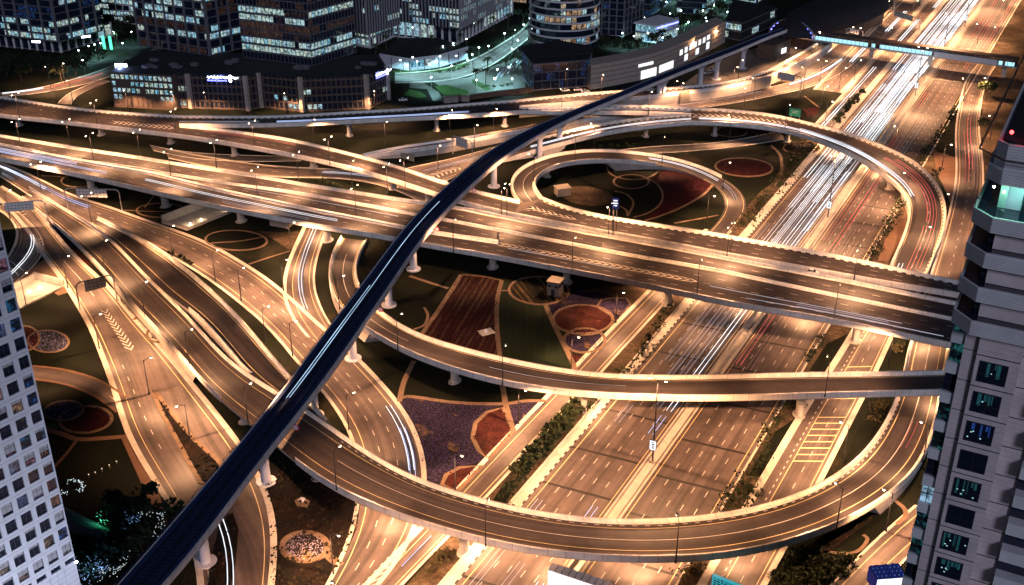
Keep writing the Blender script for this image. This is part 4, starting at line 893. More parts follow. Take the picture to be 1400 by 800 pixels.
def bed(label, poly, mat, border='sand', bw=.9, z=None):
    bw *= .75
    c = P(sum(q[0] for q in poly) / len(poly), sum(q[1] for q in poly) / len(poly)); BEDZ[0] += .006
    o = thing('flower_bed', label, 'flower bed', (c[0], c[1], 0))
    mb = MB(); flat(mb, poly, z or BEDZ[0]); link('planting', mb, M[mat], o)
    pm = {'purple_flowers': 'petal_purple', 'blue_flowers': 'petal_blue', 'red_flowers': 'petal_red', 'deep_red_flowers': 'petal_deep_red', 'pale_flowers': 'petal_pale', 'dark_planting': 'twig', 'red_rows': 'petal_deep_red'}.get(mat)
    if pm:      # low plants standing on the bed
        w = [P(x, y, 0)[:2] for x, y in poly]; x0, y0 = np.min(w, axis=0); x1, y1 = np.max(w, axis=0); mb = MB(); rnd = random.Random(int(c[0] * 7 + c[1]))
        n = int(min(2600, (x1 - x0) * (y1 - y0) * (1.6 if pm != 'twig' else .9)))
        for _ in range(n):
            px, py = rnd.uniform(x0, x1), rnd.uniform(y0, y1); ins = False
            for i in range(len(w)):
                a, b = w[i], w[i - 1]
                if (a[1] > py) != (b[1] > py) and px < (b[0] - a[0]) * (py - a[1]) / (b[1] - a[1]) + a[0]: ins = not ins
            if not ins: continue
            k = rnd.uniform(.12, .3) if pm != 'twig' else rnd.uniform(.2, .6); h = k * rnd.uniform(.8, 1.6); t = rnd.uniform(0, 3.14); cx_, sx_ = math.cos(t) * k, math.sin(t) * k; zb = z or BEDZ[0]
            mb.add([(px - cx_, py - sx_, zb + h * .5), (px + sx_ * .7, py - cx_ * .7, zb + h), (px + cx_, py + sx_, zb + h * .6), (px - sx_ * .7, py + cx_ * .7, zb + h * .2)], [(0, 1, 2, 3)])
        if mb.f: link('blossoms' if pm != 'twig' else 'plants', mb, M[pm], o, kind='stuff')
    if border:
        mb = MB(); ring(mb, poly, bw, .0, (z or BEDZ[0]) + .1); link('border', mb, M[border], o)
    return o
def lawn(poly, mat='lawn', z=.03):
    BEDZ[0] += .001
    mb = MB(); flat(mb, poly, z); return link('grass', mb, M[mat], kind='stuff')
def path(pts, w=1.5, mat='sand', z=.17):
    BEDZ[0] += .003
    rd0 = [P(x, y, 0) for x, y, _ in _dense(pts, 0)]
    rd0 = np.array(rd0); mb = MB(); vs = []
    for i in range(len(rd0)):
        t = rd0[min(i + 1, len(rd0) - 1)] - rd0[max(i - 1, 0)]; t = t / (np.linalg.norm(t) + 1e-9); m = np.array([t[1], -t[0], 0])
        vs += [rd0[i] - m * w / 2 + [0, 0, z + BEDZ[0] * .2], rd0[i] + m * w / 2 + [0, 0, z + BEDZ[0] * .2]]
    mb.add(vs, [(2 * i, 2 * i + 1, 2 * i + 3, 2 * i + 2) for i in range(len(rd0) - 1)])
    return link('path', mb, M[mat], kind='structure')
# lower left lawns
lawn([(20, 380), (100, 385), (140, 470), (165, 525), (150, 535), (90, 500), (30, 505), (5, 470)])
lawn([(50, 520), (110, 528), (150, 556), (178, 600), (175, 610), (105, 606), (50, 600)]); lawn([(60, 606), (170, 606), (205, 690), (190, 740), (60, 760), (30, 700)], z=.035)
bed('oval bed of purple flowers with sandy border on the lower left lawn', ell(66, 467, 28, 15, 3), 'blue_flowers', z=.07)
bed('round bed of dark red flowers half hidden behind the left tower on the lawn', ell(32, 463, 22, 17, 0), 'deep_red_flowers', z=.10)
bed('oval bed of pale blue flowers overlapping a dark red bed near the left tower', ell(87, 562, 27, 13, -6), 'blue_flowers', bw=1.3, z=.12)
bed('oval bed of dark red flowers overlapping a pale blue bed near the left tower', ell(117, 574, 36, 18, -4), 'deep_red_flowers', bw=1.3, z=.07)
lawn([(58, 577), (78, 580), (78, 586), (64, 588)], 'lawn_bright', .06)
path([(60, 588), (85, 594), (105, 601), (140, 600), (176, 597)], 1.8, 'terracotta'); path([(104, 604), (90, 622), (74, 640)], .9, 'terracotta')
g = MB(); g.add([P(*q, .045) for q in ((166, 600), (178, 596), (214, 664), (226, 700), (232, 726), (218, 726), (206, 690))], [tuple(range(7))]); link('pavement', g, M['terracotta'], kind='structure')
g = MB(); g.add([P(*q, .04) for q in ((64, 352), (86, 382), (100, 398), (80, 404), (48, 382), (18, 396), (20, 382), (44, 366))], [tuple(range(8))]); link('ground_patch', g, M['sand'], kind='structure')
bed('narrow strip of rust red shrubs between two roads on the left', [(48, 286), (60, 292), (100, 338), (128, 364), (118, 362), (92, 340), (70, 316)], 'red_flowers', None)
lawn([(118, 366), (134, 362), (150, 384), (186, 432), (202, 450), (196, 448), (168, 418), (140, 380)], 'lawn', .035)
path([(182, 438), (196, 430)], 1.4)
bed('small round bed under the lower loop at the left', ell(218, 458, 17, 11), 'dark_planting', bw=1.2)
lawn([(180, 445), (200, 455), (260, 515), (310, 570), (320, 600), (290, 565), (240, 510)], 'lawn', .03)
bed('ragged planting strip in the median of the lower left road', [(208, 534), (214, 538), (240, 572), (266, 602), (298, 630), (308, 648), (292, 666), (274, 660), (256, 628), (240, 598), (222, 566)], 'dark_planting', 'sand', 1.5)
# round path gardens at upper left
bed('ring path with a diagonal walk on the dark lawn under the main flyover at left', ell(323, 329, 42, 13.5, 2), 'lawn', bw=1.1); path([(288, 333), (330, 330), (362, 324)], .9)
path([(340, 362), (370, 352), (396, 344)], .9); bed('thin ring path around dark turf beside the overhead sign arch', ell(220, 288, 33, 9.5), 'lawn', bw=.9); path([(212, 264), (206, 274), (198, 284)], .7); path([(168, 288), (220, 290), (260, 288)], .7)
bed('small loop path in the dark corner below the main flyover at far left', ell(106, 248, 22, 8.5), 'lawn', bw=.9); path([(56, 241), (74, 241.5), (94, 244)], .7)
g = MB(); g.add([P(*q, .03) for q in ((352, 316), (394, 318), (420, 312), (408, 334), (396, 342), (372, 326))], [tuple(range(6))]); link('ground_patch', g, M['dry_soil'], kind='structure')
# gardens in the middle
lawn([(520, 330), (620, 350), (632, 378), (580, 452), (545, 440), (500, 400), (492, 360)], 'lawn', .025)
bed('ploughed dark red flower field below the main flyover', [(631, 376), (660, 379), (685, 384), (680, 412), (679, 450), (682, 491), (640, 480), (610, 470), (578, 456)], 'red_rows', None)
lawn([(686, 384), (712, 392), (720, 402), (750, 416), (764, 444), (790, 506), (740, 500), (700, 492), (684, 488), (681, 440)], 'green_rows', .035)
path([(631, 376), (600, 424), (577, 457)], 1.5); path([(686, 384), (680, 410), (679.5, 450), (684, 493)], 1.5); path([(560, 378), (590, 388), (613, 395)], 1.3); path([(632, 376), (660, 379), (686, 384)], .8)
path([(746, 418), (758, 446), (774, 478), (787, 506)], 1.6); path([(684, 398), (697, 398)], .9); path([(566, 451), (580, 445), (585, 432), (580, 421)], .9)
bed('dark rounded bed with sandy streaks around the utility hut', ell(737, 398, 41, 19, 2), 'dark_rows', bw=1.2)
bed('wedge of purple flowers between the hut bed and the collector road', [(750, 420), (790, 398), (824, 402), (848, 416), (836, 432), (830, 420), (800, 418), (770, 426), (757, 440)], 'purple_flowers', None, z=.06)
bed('oval bed of red flowers with a tan patch beside the collector road', ell(797, 437, 41, 19.5), 'red_flowers', bw=1.4, z=.10)
bed('oval bed of purple flowers partly under the red oval bed', ell(799, 466, 28, 16.5), 'purple_flowers', bw=1.4, z=.12)
bed('lens of deep red flowers where two oval beds overlap', [(778, 456), (788, 450), (802, 449), (818, 453), (822, 455), (810, 458), (794, 459)], 'deep_red_flowers', 'sand', .9, z=.15)
bed('rounded purple bed touching the collector road above the red oval bed', [(816, 420), (822, 411), (836, 408), (856, 408), (862, 416), (852, 430), (842, 440), (836, 432)], 'purple_flowers', bw=1.0, z=.09)
bed('triangle of reddish planting at the tip beside the collector road', [(772, 480), (790, 486), (804, 484), (786, 504)], 'red_flowers', None, z=.08)
g = MB(); g.add([P(*q, .032) for q in ((790, 398), (830, 392), (880, 390), (908, 392), (868, 422), (852, 414), (836, 404))], [tuple(range(7))]); link('ground_patch', g, M['dry_soil'], kind='structure')
lawn([(500, 470), (560, 492), (640, 524), (720, 536), (752, 540), (742, 552), (690, 553), (620, 551), (560, 543), (546, 536), (520, 505)], 'lawn', .028)
bed('large field of purple flowers between the ground road and the collector road', [(546, 546), (560, 543), (620, 551), (688, 553), (668, 561), (650, 578), (645, 600), (652, 617), (666, 631), (630, 637), (606, 650), (600, 664), (579, 658), (578, 640), (572, 608), (560, 580)], 'purple_flowers', None, z=.06)
bed('triangle of purple flowers under a lamp between dark lawn and collector road', [(690, 556), (706, 551), (740, 548), (747, 550), (706, 588), (702, 590)], 'purple_flowers', None, z=.07)
bed('half round bed of rust red flowers bordered in sand beside the collector road', [(688, 558), (702, 590), (668, 629), (655, 617), (646, 599), (650, 579), (666, 564)], 'red_flowers', bw=1.6, z=.13)
bed('small half round bed of rust red flowers beside the lower loop', [(604, 664), (610, 650), (628, 640), (660, 637), (626, 672)], 'red_flowers', bw=1.6, z=.12)
path([(546, 545), (560, 543), (620, 551), (688, 553), (720, 549), (746, 549)], 1.5); path([(687, 528), (692, 556), (702, 590)], 1.6); path([(566, 494), (552, 524), (546, 550)], 1.6)
bed('dark shrub planting with sandy gaps around the round purple bed', [(352, 650), (384, 640), (424, 648), (460, 672), (492, 690), (488, 722), (474, 754), (450, 800), (370, 806), (372, 740), (366, 690)], 'dark_planting', None, z=.05)
bed('round bed of pale purple flowers in a broad sandy ring', ell(417, 748, 31, 19.5), 'pale_flowers', bw=2.0, z=.14); path([(446, 758), (458, 768), (466, 774)], 2.2, z=.1)
bed('ragged dark planting between the two lower roads under the viaduct', [(300, 720), (318, 700), (326, 724), (322, 770), (314, 806), (284, 806), (290, 760)], 'dark_planting', None)
g = MB(); g.add([P(*q, .2) for q in ((402, 684), (412, 679), (424, 685), (420, 694), (406, 692))], [tuple(range(5))]); link('ground_patch', g, M['sand'], kind='structure')
# the round garden inside the small loop
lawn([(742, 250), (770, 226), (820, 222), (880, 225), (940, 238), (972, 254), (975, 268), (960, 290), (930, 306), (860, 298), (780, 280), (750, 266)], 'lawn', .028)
bed('wide sweep of deep red flowers in the round garden of the small loop', [(906, 226), (940, 235), (966, 248), (973, 254), (958, 268), (930, 284), (900, 296), (880, 300), (896, 288), (905, 276), (905, 264), (898, 252), (890, 244), (904, 236)], 'deep_red_flowers', None, z=.06)
for pts, w in (([(884, 244), (898, 252), (906, 266), (902, 280), (886, 292), (866, 298)], .9), ([(975, 253), (960, 268), (930, 285), (900, 297), (882, 302)], 1.2), ([(828, 224), (834, 238), (858, 246), (884, 244), (902, 234), (906, 225)], .9), ([(840, 262), (856, 266), (866, 278), (858, 296)], .9), ([(846, 282), (856, 288), (858, 296)], .8)): path(pts, w)
path(ell(863, 249, 24, 9.5) + [ell(863, 249, 24, 9.5)[0]], .9)
bed('bare sandy oval around the pale cabin in the round garden', ell(803, 268, 36, 13, 6), 'dry_soil', None, z=.05)
lawn([(960, 200), (1060, 196), (1068, 230), (1056, 250), (1040, 262), (1020, 262), (990, 234), (940, 210)], 'lawn', .03)
bed('oval bed of dark red flowers with pale border between the two loops', ell(1017, 229.5, 39, 12.5, 3), 'deep_red_flowers', bw=1.2)
path([(1054, 199), (1066, 212), (1069, 228), (1068, 240), (1060, 256)], 1.3); bed('thin ring path round turf below the big loop', ell(1000, 181, 21, 7), 'lawn', bw=.7); path([(1018, 174), (1040, 187)], .8); bed('dark hedge-edged circle near the big loop pier', ell(1096, 203, 25, 8), 'dark_planting', bw=.8)
gr('T4', 'service_road', [(846, 206), (880, 201), (930, 199), (980, 196), (1030, 188), (1064, 180)], [(850, 212), (890, 210), (940, 207), (990, 203), (1040, 196), (1076, 190)], [], .06, mat='asphalt_pale', kerb_l=.4, kerb_r=.4)
path([(922, 306), (950, 301), (982, 295)], 1.0)
lawn([(905, 160), (990, 150), (1060, 130), (1110, 122), (1118, 150), (1108, 168), (1030, 150)], 'lawn', .03); bed('dark red planting beside the green direction sign', [(1096, 150), (1120, 146), (1116, 158), (1104, 160)], 'deep_red_flowers', None); path([(1100, 132), (1120, 148)], 1.0)
# right of the motorway
lawn([(1300, 150), (1312, 130), (1308, 190), (1309, 214), (1282, 208), (1278, 200)], 'lawn', .04)
g = MB(); g.add([P(*q, .04) for q in ((1276, 206), (1308, 216), (1306, 250), (1300, 280), (1290, 254), (1280, 236))], [tuple(range(6))]); g.add([P(*q, .042) for q in ((1226, 284), (1242, 280), (1238, 316), (1214, 358), (1200, 356))], [tuple(range(5))]); link('ground_patch', g, M['terracotta'], kind='structure')
lawn([(1130, 470), (1168, 452), (1140, 500), (1112, 540), (1086, 560), (1098, 520)], 'lawn', .045); lawn([(1060, 590), (1096, 566), (1050, 640), (1040, 652), (1022, 650)], 'lawn', .045)
lawn([(1196, 544), (1216, 542), (1208, 570), (1190, 600), (1160, 628), (1150, 640), (1166, 602)], 'lawn', .05); lawn([(1222, 476), (1240, 470), (1234, 500), (1206, 504)], 'lawn', .05)
lawn([(1090, 740), (1200, 700), (1232, 690), (1240, 706), (1160, 780), (1120, 806), (1060, 806)], 'lawn', .03)
bed('long pool of dark red planting below the lower loop near the right tower', [(1112, 738), (1140, 724), (1180, 706), (1196, 704), (1188, 716), (1160, 734), (1136, 754), (1116, 752)], 'dark_planting', None)
path([(1134, 756), (1160, 758), (1176, 752), (1186, 738), (1180, 732)], .9); path([(1224, 686), (1236, 696), (1238, 706), (1226, 718)], 1.2)
gr('V2', 'city_street', [(1255, 692), (1218, 722), (1180, 758), (1134, 806)], [(1305, 706), (1262, 740), (1226, 772), (1190, 810)], [('solid', .2, 'y'), ('solid', .75, 'y')], .06, kerb_l=.8, kerb_r=.8)
# ================================================================== shrubs, hedges and trees
def shrub(px, py, r, label, mat='leaf_dark', h=None, z=0):
    c = P(px, py, 0); o = thing('shrub', label, 'shrub', c, 'shrubs along the roads')
    mb = MB(); mb.leaves((c[0], c[1], (h or r) * .75), r, r, (h or r) * .8, int(160 + 60 * r), .34); link('foliage', mb, M[mat], o)
    mb = MB(); mb.tube([c, c + [0, 0, (h or r) * .7]], .09, .05, n=5); link('stem', mb, M['bark'], o)
    return o
def hedge(pts, w, h, label, mat='leaf_dark', cat='hedge', dens=26):
    q = [P(x, y, 0) for x, y, _ in _dense(pts, 0)]; c = q[len(q) // 2]
    o = thing('hedge', label, cat, c); mb = MB()
    for a, b in zip(q, q[1:]):
        L = np.linalg.norm(b - a); n = max(1, int(L / 1.4))
        for k in range(n):
            p = a + (b - a) * (k + random.random()) / n
            if random.random() < .1: continue
            hh = h * random.uniform(.7, 1.25)
            mb.leaves((p[0] + random.gauss(0, w * .14), p[1] + random.gauss(0, w * .14), hh * .5), w * .5, w * .5, hh * .55, dens, .32)
    link('foliage', mb, M[mat], o); return o
k = 0
for row, (n0, lab) in enumerate(((-112.4, 'row nearest the collector road'), (-109.6, 'row nearest the motorway'))):
    for i in range(12):
        d = 213 + i * 3.3; q = W(n0, d); x, y = proj(q); shrub(x, y, 1.45, '%s rounded shrub from the lower loop, in the %s' % (ORD[i], lab), 'leaf', 1.9)
hedge([(690, 688), (700, 672), (712, 652), (722, 640)], 3.6, 2.2, 'ragged dark hedge beside the collector road just above the lower loop')
lawn([(672, 686), (690, 660), (704, 656), (700, 672), (690, 690)], 'lawn', .05)
hedge([(866, 500), (884, 470), (904, 440), (918, 418)], 3.0, 2.4, 'loose dark hedge of young palms left of the motorway below the main flyover'); hedge([(848, 512), (862, 506)], 3, 2, 'clump of dark shrubs left of the motorway above the middle ramp')
hedge([(798, 566), (812, 548)], 3.0, 2.0, 'short hedge beside the middle ramp pier on the motorway verge')
hedge([(1016, 662), (1036, 640), (1046, 600), (1062, 578), (1072, 556)], 3.2, 3.2, 'uneven dark hedge along the right edge of the motorway above the lower loop')
hedge([(988, 698), (1006, 672), (1030, 672), (1020, 686), (1000, 692)], 5.0, 2.4, 'thick mass of dark shrubs in the corner above the lower loop beside the motorway')
hedge([(1100, 500), (1116, 478), (1126, 462)], 3.0, 2.2, 'dark hedge right of the motorway above the middle ramp'); hedge([(1076, 560), (1096, 556)], 2.5, 1.6, 'low planting round the right pier of the middle ramp', 'leaf_dry')
hedge([(1188, 356), (1204, 330), (1220, 304), (1234, 274)], 4.5, 2.6, 'dark hedge between the motorway and the big loop ramp'); hedge([(1258, 226), (1272, 204), (1292, 176), (1306, 152)], 3.2, 2.4, 'long dark hedge right of the motorway below the footbridge', dens=18)
hedge([(1262, 240), (1278, 240), (1286, 234)], 3, 2, 'small dark shrub mass at the tip beside the big loop ramp')
hedge([(1012, 314), (1030, 292), (1052, 268), (1074, 244), (1094, 216)], 6.0, 2.2, 'broad dark shrubbery between the small loop and the motorway', dens=30); hedge([(1076, 232), (1098, 212), (1114, 198)], 5, 2, 'dark shrubs below the big loop left of the motorway')
for i, (x, y) in enumerate(((1145, 168), (1150, 162), (1156, 155), (1161, 149), (1166, 144), (1171, 138), (1177, 131))): shrub(x, y, 1.9, '%s small round shrub counting upward in the strip between frontage road and motorway' % ORD[i], 'leaf_dark', 2.4)
hedge([(1222, 486), (1232, 474)], 2.5, 2.4, 'bright lit bush between box road and slip road', 'leaf_dry'); hedge([(1196, 560), (1206, 552), (1190, 576)], 4.5, 1.8, 'rough yellowish shrubs right of the box-marked road', 'leaf_dry')
hedge([(584, 790), (598, 772), (618, 756)], 3.4, 2.0, 'dark shrubs beside the collector road below the lower loop', 'leaf_dry'); hedge([(930, 800), (946, 782), (956, 774)], 4, 2, 'shrubs right of the motorway at the bottom of the photo', 'leaf_dry')
for i, (x, y) in enumerate(((1086, 786), (1104, 776), (1120, 768), (1100, 792), (1122, 784), (1140, 774), (1150, 784), (1130, 796), (1110, 803), (1156, 768), (1076, 772), (1092, 756), (1066, 790), (1110, 758), (1078, 803), (1096, 766))): hedge([(x - 7, y + 3), (x + 8, y - 3)], 3.6, 1.9, '%s clipped dark hedge block of the hedge garden by the right tower' % ORD[i], 'leaf', dens=34)
hedge([(820, 202), (846, 200), (870, 201)], 2.4, 1.6, 'low pale shrubs along the outside of the small loop', 'leaf'); hedge([(730, 216), (752, 212), (772, 208)], 2.4, 1.8, 'dark shrubs along the retaining wall beside the metro viaduct')
hedge([(424, 248), (444, 250), (470, 258)], 2.2, 1.5, 'low dark hedge beside the slip road under the branch ramp')
hedge([(230, 322 + 24), (250, 364 - 10), (266, 366)], 1.6, 1.2, 'thin dark hedge between ground road and merging ramp')
def tree(px, py, h, r, label, mat='leaf_dark', group=None, n=420, z=0):
    c = P(px, py, z); o = thing('tree', label, 'tree', c, group); mb = MB()
    th = h * .45; mb.tube([c, c + [.1 * h * .2, 0, th]], .035 * h * .5, .02 * h * .5, n=6)
    for k in range(4):
        a = random.uniform(0, 6.28); mb.tube([c + [0, 0, th * .8], c + [math.cos(a) * r * .5, math.sin(a) * r * .5, th + h * .25]], .09, .04, n=5)
    link('trunk', mb, M['bark'], o)
    mb = MB(); mb.leaves((c[0], c[1], z + h * .68), r, r, h * .34, n, .5); link('crown', mb, M[mat], o); return o
def palm(px, py, h, label, group='palm trees of the office quarter', z=0):
    c = P(px, py, z); o = thing('palm_tree', label, 'palm tree', c, group); mb = MB(); mb.tube([c, c + [.15, .1, h * .5], c + [.25, 0, h]], .22, .16, n=7); link('trunk', mb, M['bark'], o)
    mb = MB(); t = c + [.25, 0, h]
    for k in range(15):
        a = k * 2.4; e = random.uniform(-.2, .9); L = random.uniform(2.4, 3.4); pts = []
        for j in range(5):
            s = j / 4; pts.append(t + np.array([math.cos(a) * L * s, math.sin(a) * L * s, e * L * s - 1.3 * s * s * L * .6]))
        w = np.array([-math.sin(a), math.cos(a), 0])
        vs = []
        for j, p in enumerate(pts):
            ww = .42 * (1 - abs(j / 4 - .4)); vs += [p - w * ww - [0, 0, .12], p, p + w * ww - [0, 0, .12]]
        fs = []
        for j in range(4): fs += [(3 * j, 3 * j + 1, 3 * j + 4, 3 * j + 3), (3 * j + 1, 3 * j + 2, 3 * j + 5, 3 * j + 4)]
        mb.add(vs, fs)
    link('crown', mb, M['leaf'], o); return o
tree(1346, 136, 9, 4.5, 'lone round tree beside a lamp on the sandy verge near the dark tower', 'leaf')
tree(1344, 176, 5, 3.0, 'low dark bush-like tree on the sandy verge right of the slip road')
tl = [(165, 712, 7, 5, 'dark tree with green uplight beside the tube roof at lower left'), (196, 716, 7, 5.5, 'dark tree hung with blue lights at the end of the red pavement'), (214, 718, 7, 5, 'tree edged with white fairy lights beside the metro viaduct at lower left'), (176, 752, 8, 6, 'large dark tree between tube roof and metro viaduct'), (150, 776, 8, 6, 'tree strung with blue lights beside the left tower base'), (128, 790, 7, 5, 'bluish lit tree at the foot of the left tower'), (196, 760, 7, 5, 'dark tree touching the metro viaduct at lower left'), (120, 770, 6, 4, 'small tree behind the corner lamp of the left tower')]
for x, y, h, r, lb in tl: tree(x, y, h, r, lb, 'leaf_dark', 'trees of the park below the left tower', 900)
for i, (x, y) in enumerate(((10, 104), (26, 100), (44, 102), (60, 98), (76, 102), (92, 96), (104, 104), (118, 92), (136, 86), (30, 112), (84, 110), (150, 40), (168, 46), (180, 36), (160, 56))):
    tree(x, y, 9, 6, '%s dark street tree counting from the left in front of the upper left tower' % ORD[i], 'leaf_dark', 'trees in front of the upper left tower', 260)
pl = [(514, 82), (528, 70), (544, 60), (628, 68), (640, 92), (666, 102), (674, 44), (694, 40), (700, 62), (715, 36), (722, 58), (590, 70), (650, 118), (664, 116), (690, 104), (704, 98), (720, 96), (730, 70), (742, 62), (752, 58), (765, 64)]
for i, (x, y) in enumerate(sorted(pl)): palm(x, y, 9, '%s palm counting from the left along the lit teal plaza street' % (ORD[i] if i < 20 else 'twenty-first'))
# ================================================================== retaining walls and the raised road
RD['T1'] = Road([(470, 214, .1), (492, 208, .8), (520, 201, 2), (560, 193.5, 3.4), (600, 188, 3.6), (640, 183), (700, 173), (740, 165), (800, 154), (860, 149, 3.6)], [(474, 218, .1), (498, 212, .8), (528, 208, 2), (560, 204.5, 3.4), (600, 198), (640, 191.5), (688, 182), (730, 174), (800, 162), (862, 154, 3.6)], 3.6, .9)
bridge('raised_road', 'road on a plain concrete retaining wall, passing behind the metro viaduct under the far ramp', RD['T1'], Y(.15, .85), left=False, cat='raised road', embank=9)
tpx('T1', .5, (500, 210), (650, 186), 'trail_soft', r=.16)
for o in TR['T1']: meta(o[0], 'soft white light trail on the raised road with the retaining wall', 'light trail', 'light trails of passing traffic')
for (a, b, h0, h1, lb) in (((928, 142), (1052, 120), 6.3, 6.3, 'tall bright retaining wall carrying the upper fork of the far ramp'), ((738, 203), (790, 192), 2.2, 3.4, 'short retaining wall of the approach ramp beside a metro column'), ((536, 212), (566, 221), 1.5, 3.4, 'sloping wing wall at the left end of the raised road')):
    p, q = P(*a), P(*b); t = (q - p) / np.linalg.norm(q - p); m = np.array([t[1], -t[0], 0]) * .25
    mb = MB(); mb.add([p - m, q - m, q + m, p + m, p - m + [0, 0, h0], q - m + [0, 0, h1], q + m + [0, 0, h1], p + m + [0, 0, h0]], [(0, 1, 2, 3), (4, 7, 6, 5), (0, 4, 5, 1), (1, 5, 6, 2), (2, 6, 7, 3), (3, 7, 4, 0)])
    meta(link('retaining_wall', mb, M['parapet'], origin=(p + q) / 2), lb, 'wall')
def portal(quad, hts, label, lamps, pw):
    """sunken-looking concrete forecourt: a pale floor with walls on its sides and lamps on the walls"""
    c = P(*quad[0]); o = thing('underpass_portal', label, 'underpass', c)
    mb = MB(); mb.add([P(x, y, .08) for x, y in quad], [tuple(range(len(quad)))]); link('floor', mb, M['concrete'], o)
    for (i, j), h in hts:
        p, q = P(*quad[i]), P(*quad[j]); t = (q - p) / np.linalg.norm(q - p); m = np.array([t[1], -t[0], 0]) * .3
        mb = MB(); mb.add([p - m, q - m, q + m, p + m, p - m + [0, 0, h], q - m + [0, 0, h], q + m + [0, 0, h], p + m + [0, 0, h]], [(0, 1, 2, 3), (4, 7, 6, 5), (0, 4, 5, 1), (1, 5, 6, 2), (2, 6, 7, 3), (3, 7, 4, 0)])
        link('side_wall', mb, M['concrete'], o)
    for x, y, z in lamps:
        p = P(x, y, z); mb = MB(); mb.ball(p, .35, .35, .3, 8, 5); link('lamp', mb, M['lamp_glow'], o)
        ld = bpy.data.lights.new('lamp_light', 'POINT'); ld.energy = pw; ld.color = (1, .72, .42); ld.shadow_soft_size = .35
        lo = bpy.data.objects.new('lamp_light', ld); sc.collection.objects.link(lo); lo.parent = o
        lo.location = tuple(p - LOC[o.name] + [0, 0, .75])
portal([(222, 305), (288, 280), (320, 289), (256, 315)], [((0, 1), 3.2), ((2, 3), .9), ((3, 0), 1.2)], 'brightly lit concrete forecourt of an underpass beneath the main flyover', [(260, 306, .6), (275, 300, .6), (312, 287, .6)], 330)
portal([(16, 398), (48, 381), (88, 392), (24, 424), (10, 430)], [((1, 2), 2.6), ((0, 1), 2.2), ((2, 3), .6)], 'brightly lit concrete underpass mouth beside the left tower', [(54, 392, .5), (40, 398, .5)], 260)
g = MB(); g.add([P(*q, .03) for q in ((930, 118), (960, 96), (1010, 72), (1060, 58), (1110, 56), (1150, 40), (1190, 20), (1200, 36), (1130, 92), (1090, 110), (1040, 112), (980, 116))], [tuple(range(12))])
link('forecourt', g, M['asphalt_pale'], kind='structure')
# ================================================================== huts, signs, gantries
def box_hut(px, py, w, d, h, ang, label, windows=True, name='utility_hut'):
    c = P(px, py); o = thing(name, label, 'hut', c); ca, sa = math.cos(ang), math.sin(ang); ux, uy = np.array([ca, sa, 0]), np.array([-sa, ca, 0])
    mb = MB(); mb.box(c + [0, 0, h / 2], ux * w / 2, uy * d / 2, (0, 0, h / 2)); link('wall', mb, M['hut_wall'], o)
    mb = MB(); mb.box(c + [0, 0, h + .15], ux * (w / 2 + .3), uy * (d / 2 + .3), (0, 0, .15)); link('roof', mb, M['hut_wall'], o)
    if windows:
        for k in (-.28, .28):
            mb = MB(); mb.box(c + ux * w * k - uy * (d / 2 + .03) + [0, 0, h * .72], ux * .5, uy * .04, (0, 0, .4)); link('window', mb, M['glass_dark'], o)
            mb = MB(); mb.box(c + ux * (w / 2 + .03) + uy * d * k + [0, 0, h * .72], ux * .04, uy * .5, (0, 0, .4)); link('window', mb, M['glass_dark'], o)
        mb = MB(); mb.box(c - uy * (d / 2 + .03) + [0, 0, h * .25], ux * .6, uy * .04, (0, 0, h * .24)); link('door', mb, M['steel_dark'], o)
    return o
box_hut(759, 402, 4.2, 4.2, 5.2, R(-25), 'small two storey pale utility hut with dark windows beside the dark round bed')
box_hut(769, 266, 5.6, 4.5, 3.2, R(18), 'pale windowless cabin on bare ground inside the small loop', False)
box_hut(385, 308, 8, 4.0, 2.8, R(-22), 'low white service box under the left part of the main flyover', False, 'service_box')
for x, y, lb in ((665, 455, 'pale square plinth with a round white cover in the ploughed red field'),):
    c = P(x, y); o = thing('plinth', lb, 'plinth', c); mb = MB(); mb.abox(c + [0, 0, .2], 4.6, 3.6, .4, .5); link('base', mb, M['pale_paving'], o); mb = MB(); mb.ball(c + [0, 0, .7], .8, .8, .7, 12, 8); link('cover', mb, M['white_wall'], o)
c = P(413, 685); o = thing('manhole_mound', 'round white cover on a sandy patch among dark shrubs', 'cover', c); mb = MB(); mb.ball(c + [0, 0, .4], .7, .7, .6, 12, 8); link('cover', mb, M['white_wall'], o); mb = MB(); mb.abox(c + [0, 0, .1], 1.8, 1.8, .25, .4); link('base', mb, M['concrete'], o)
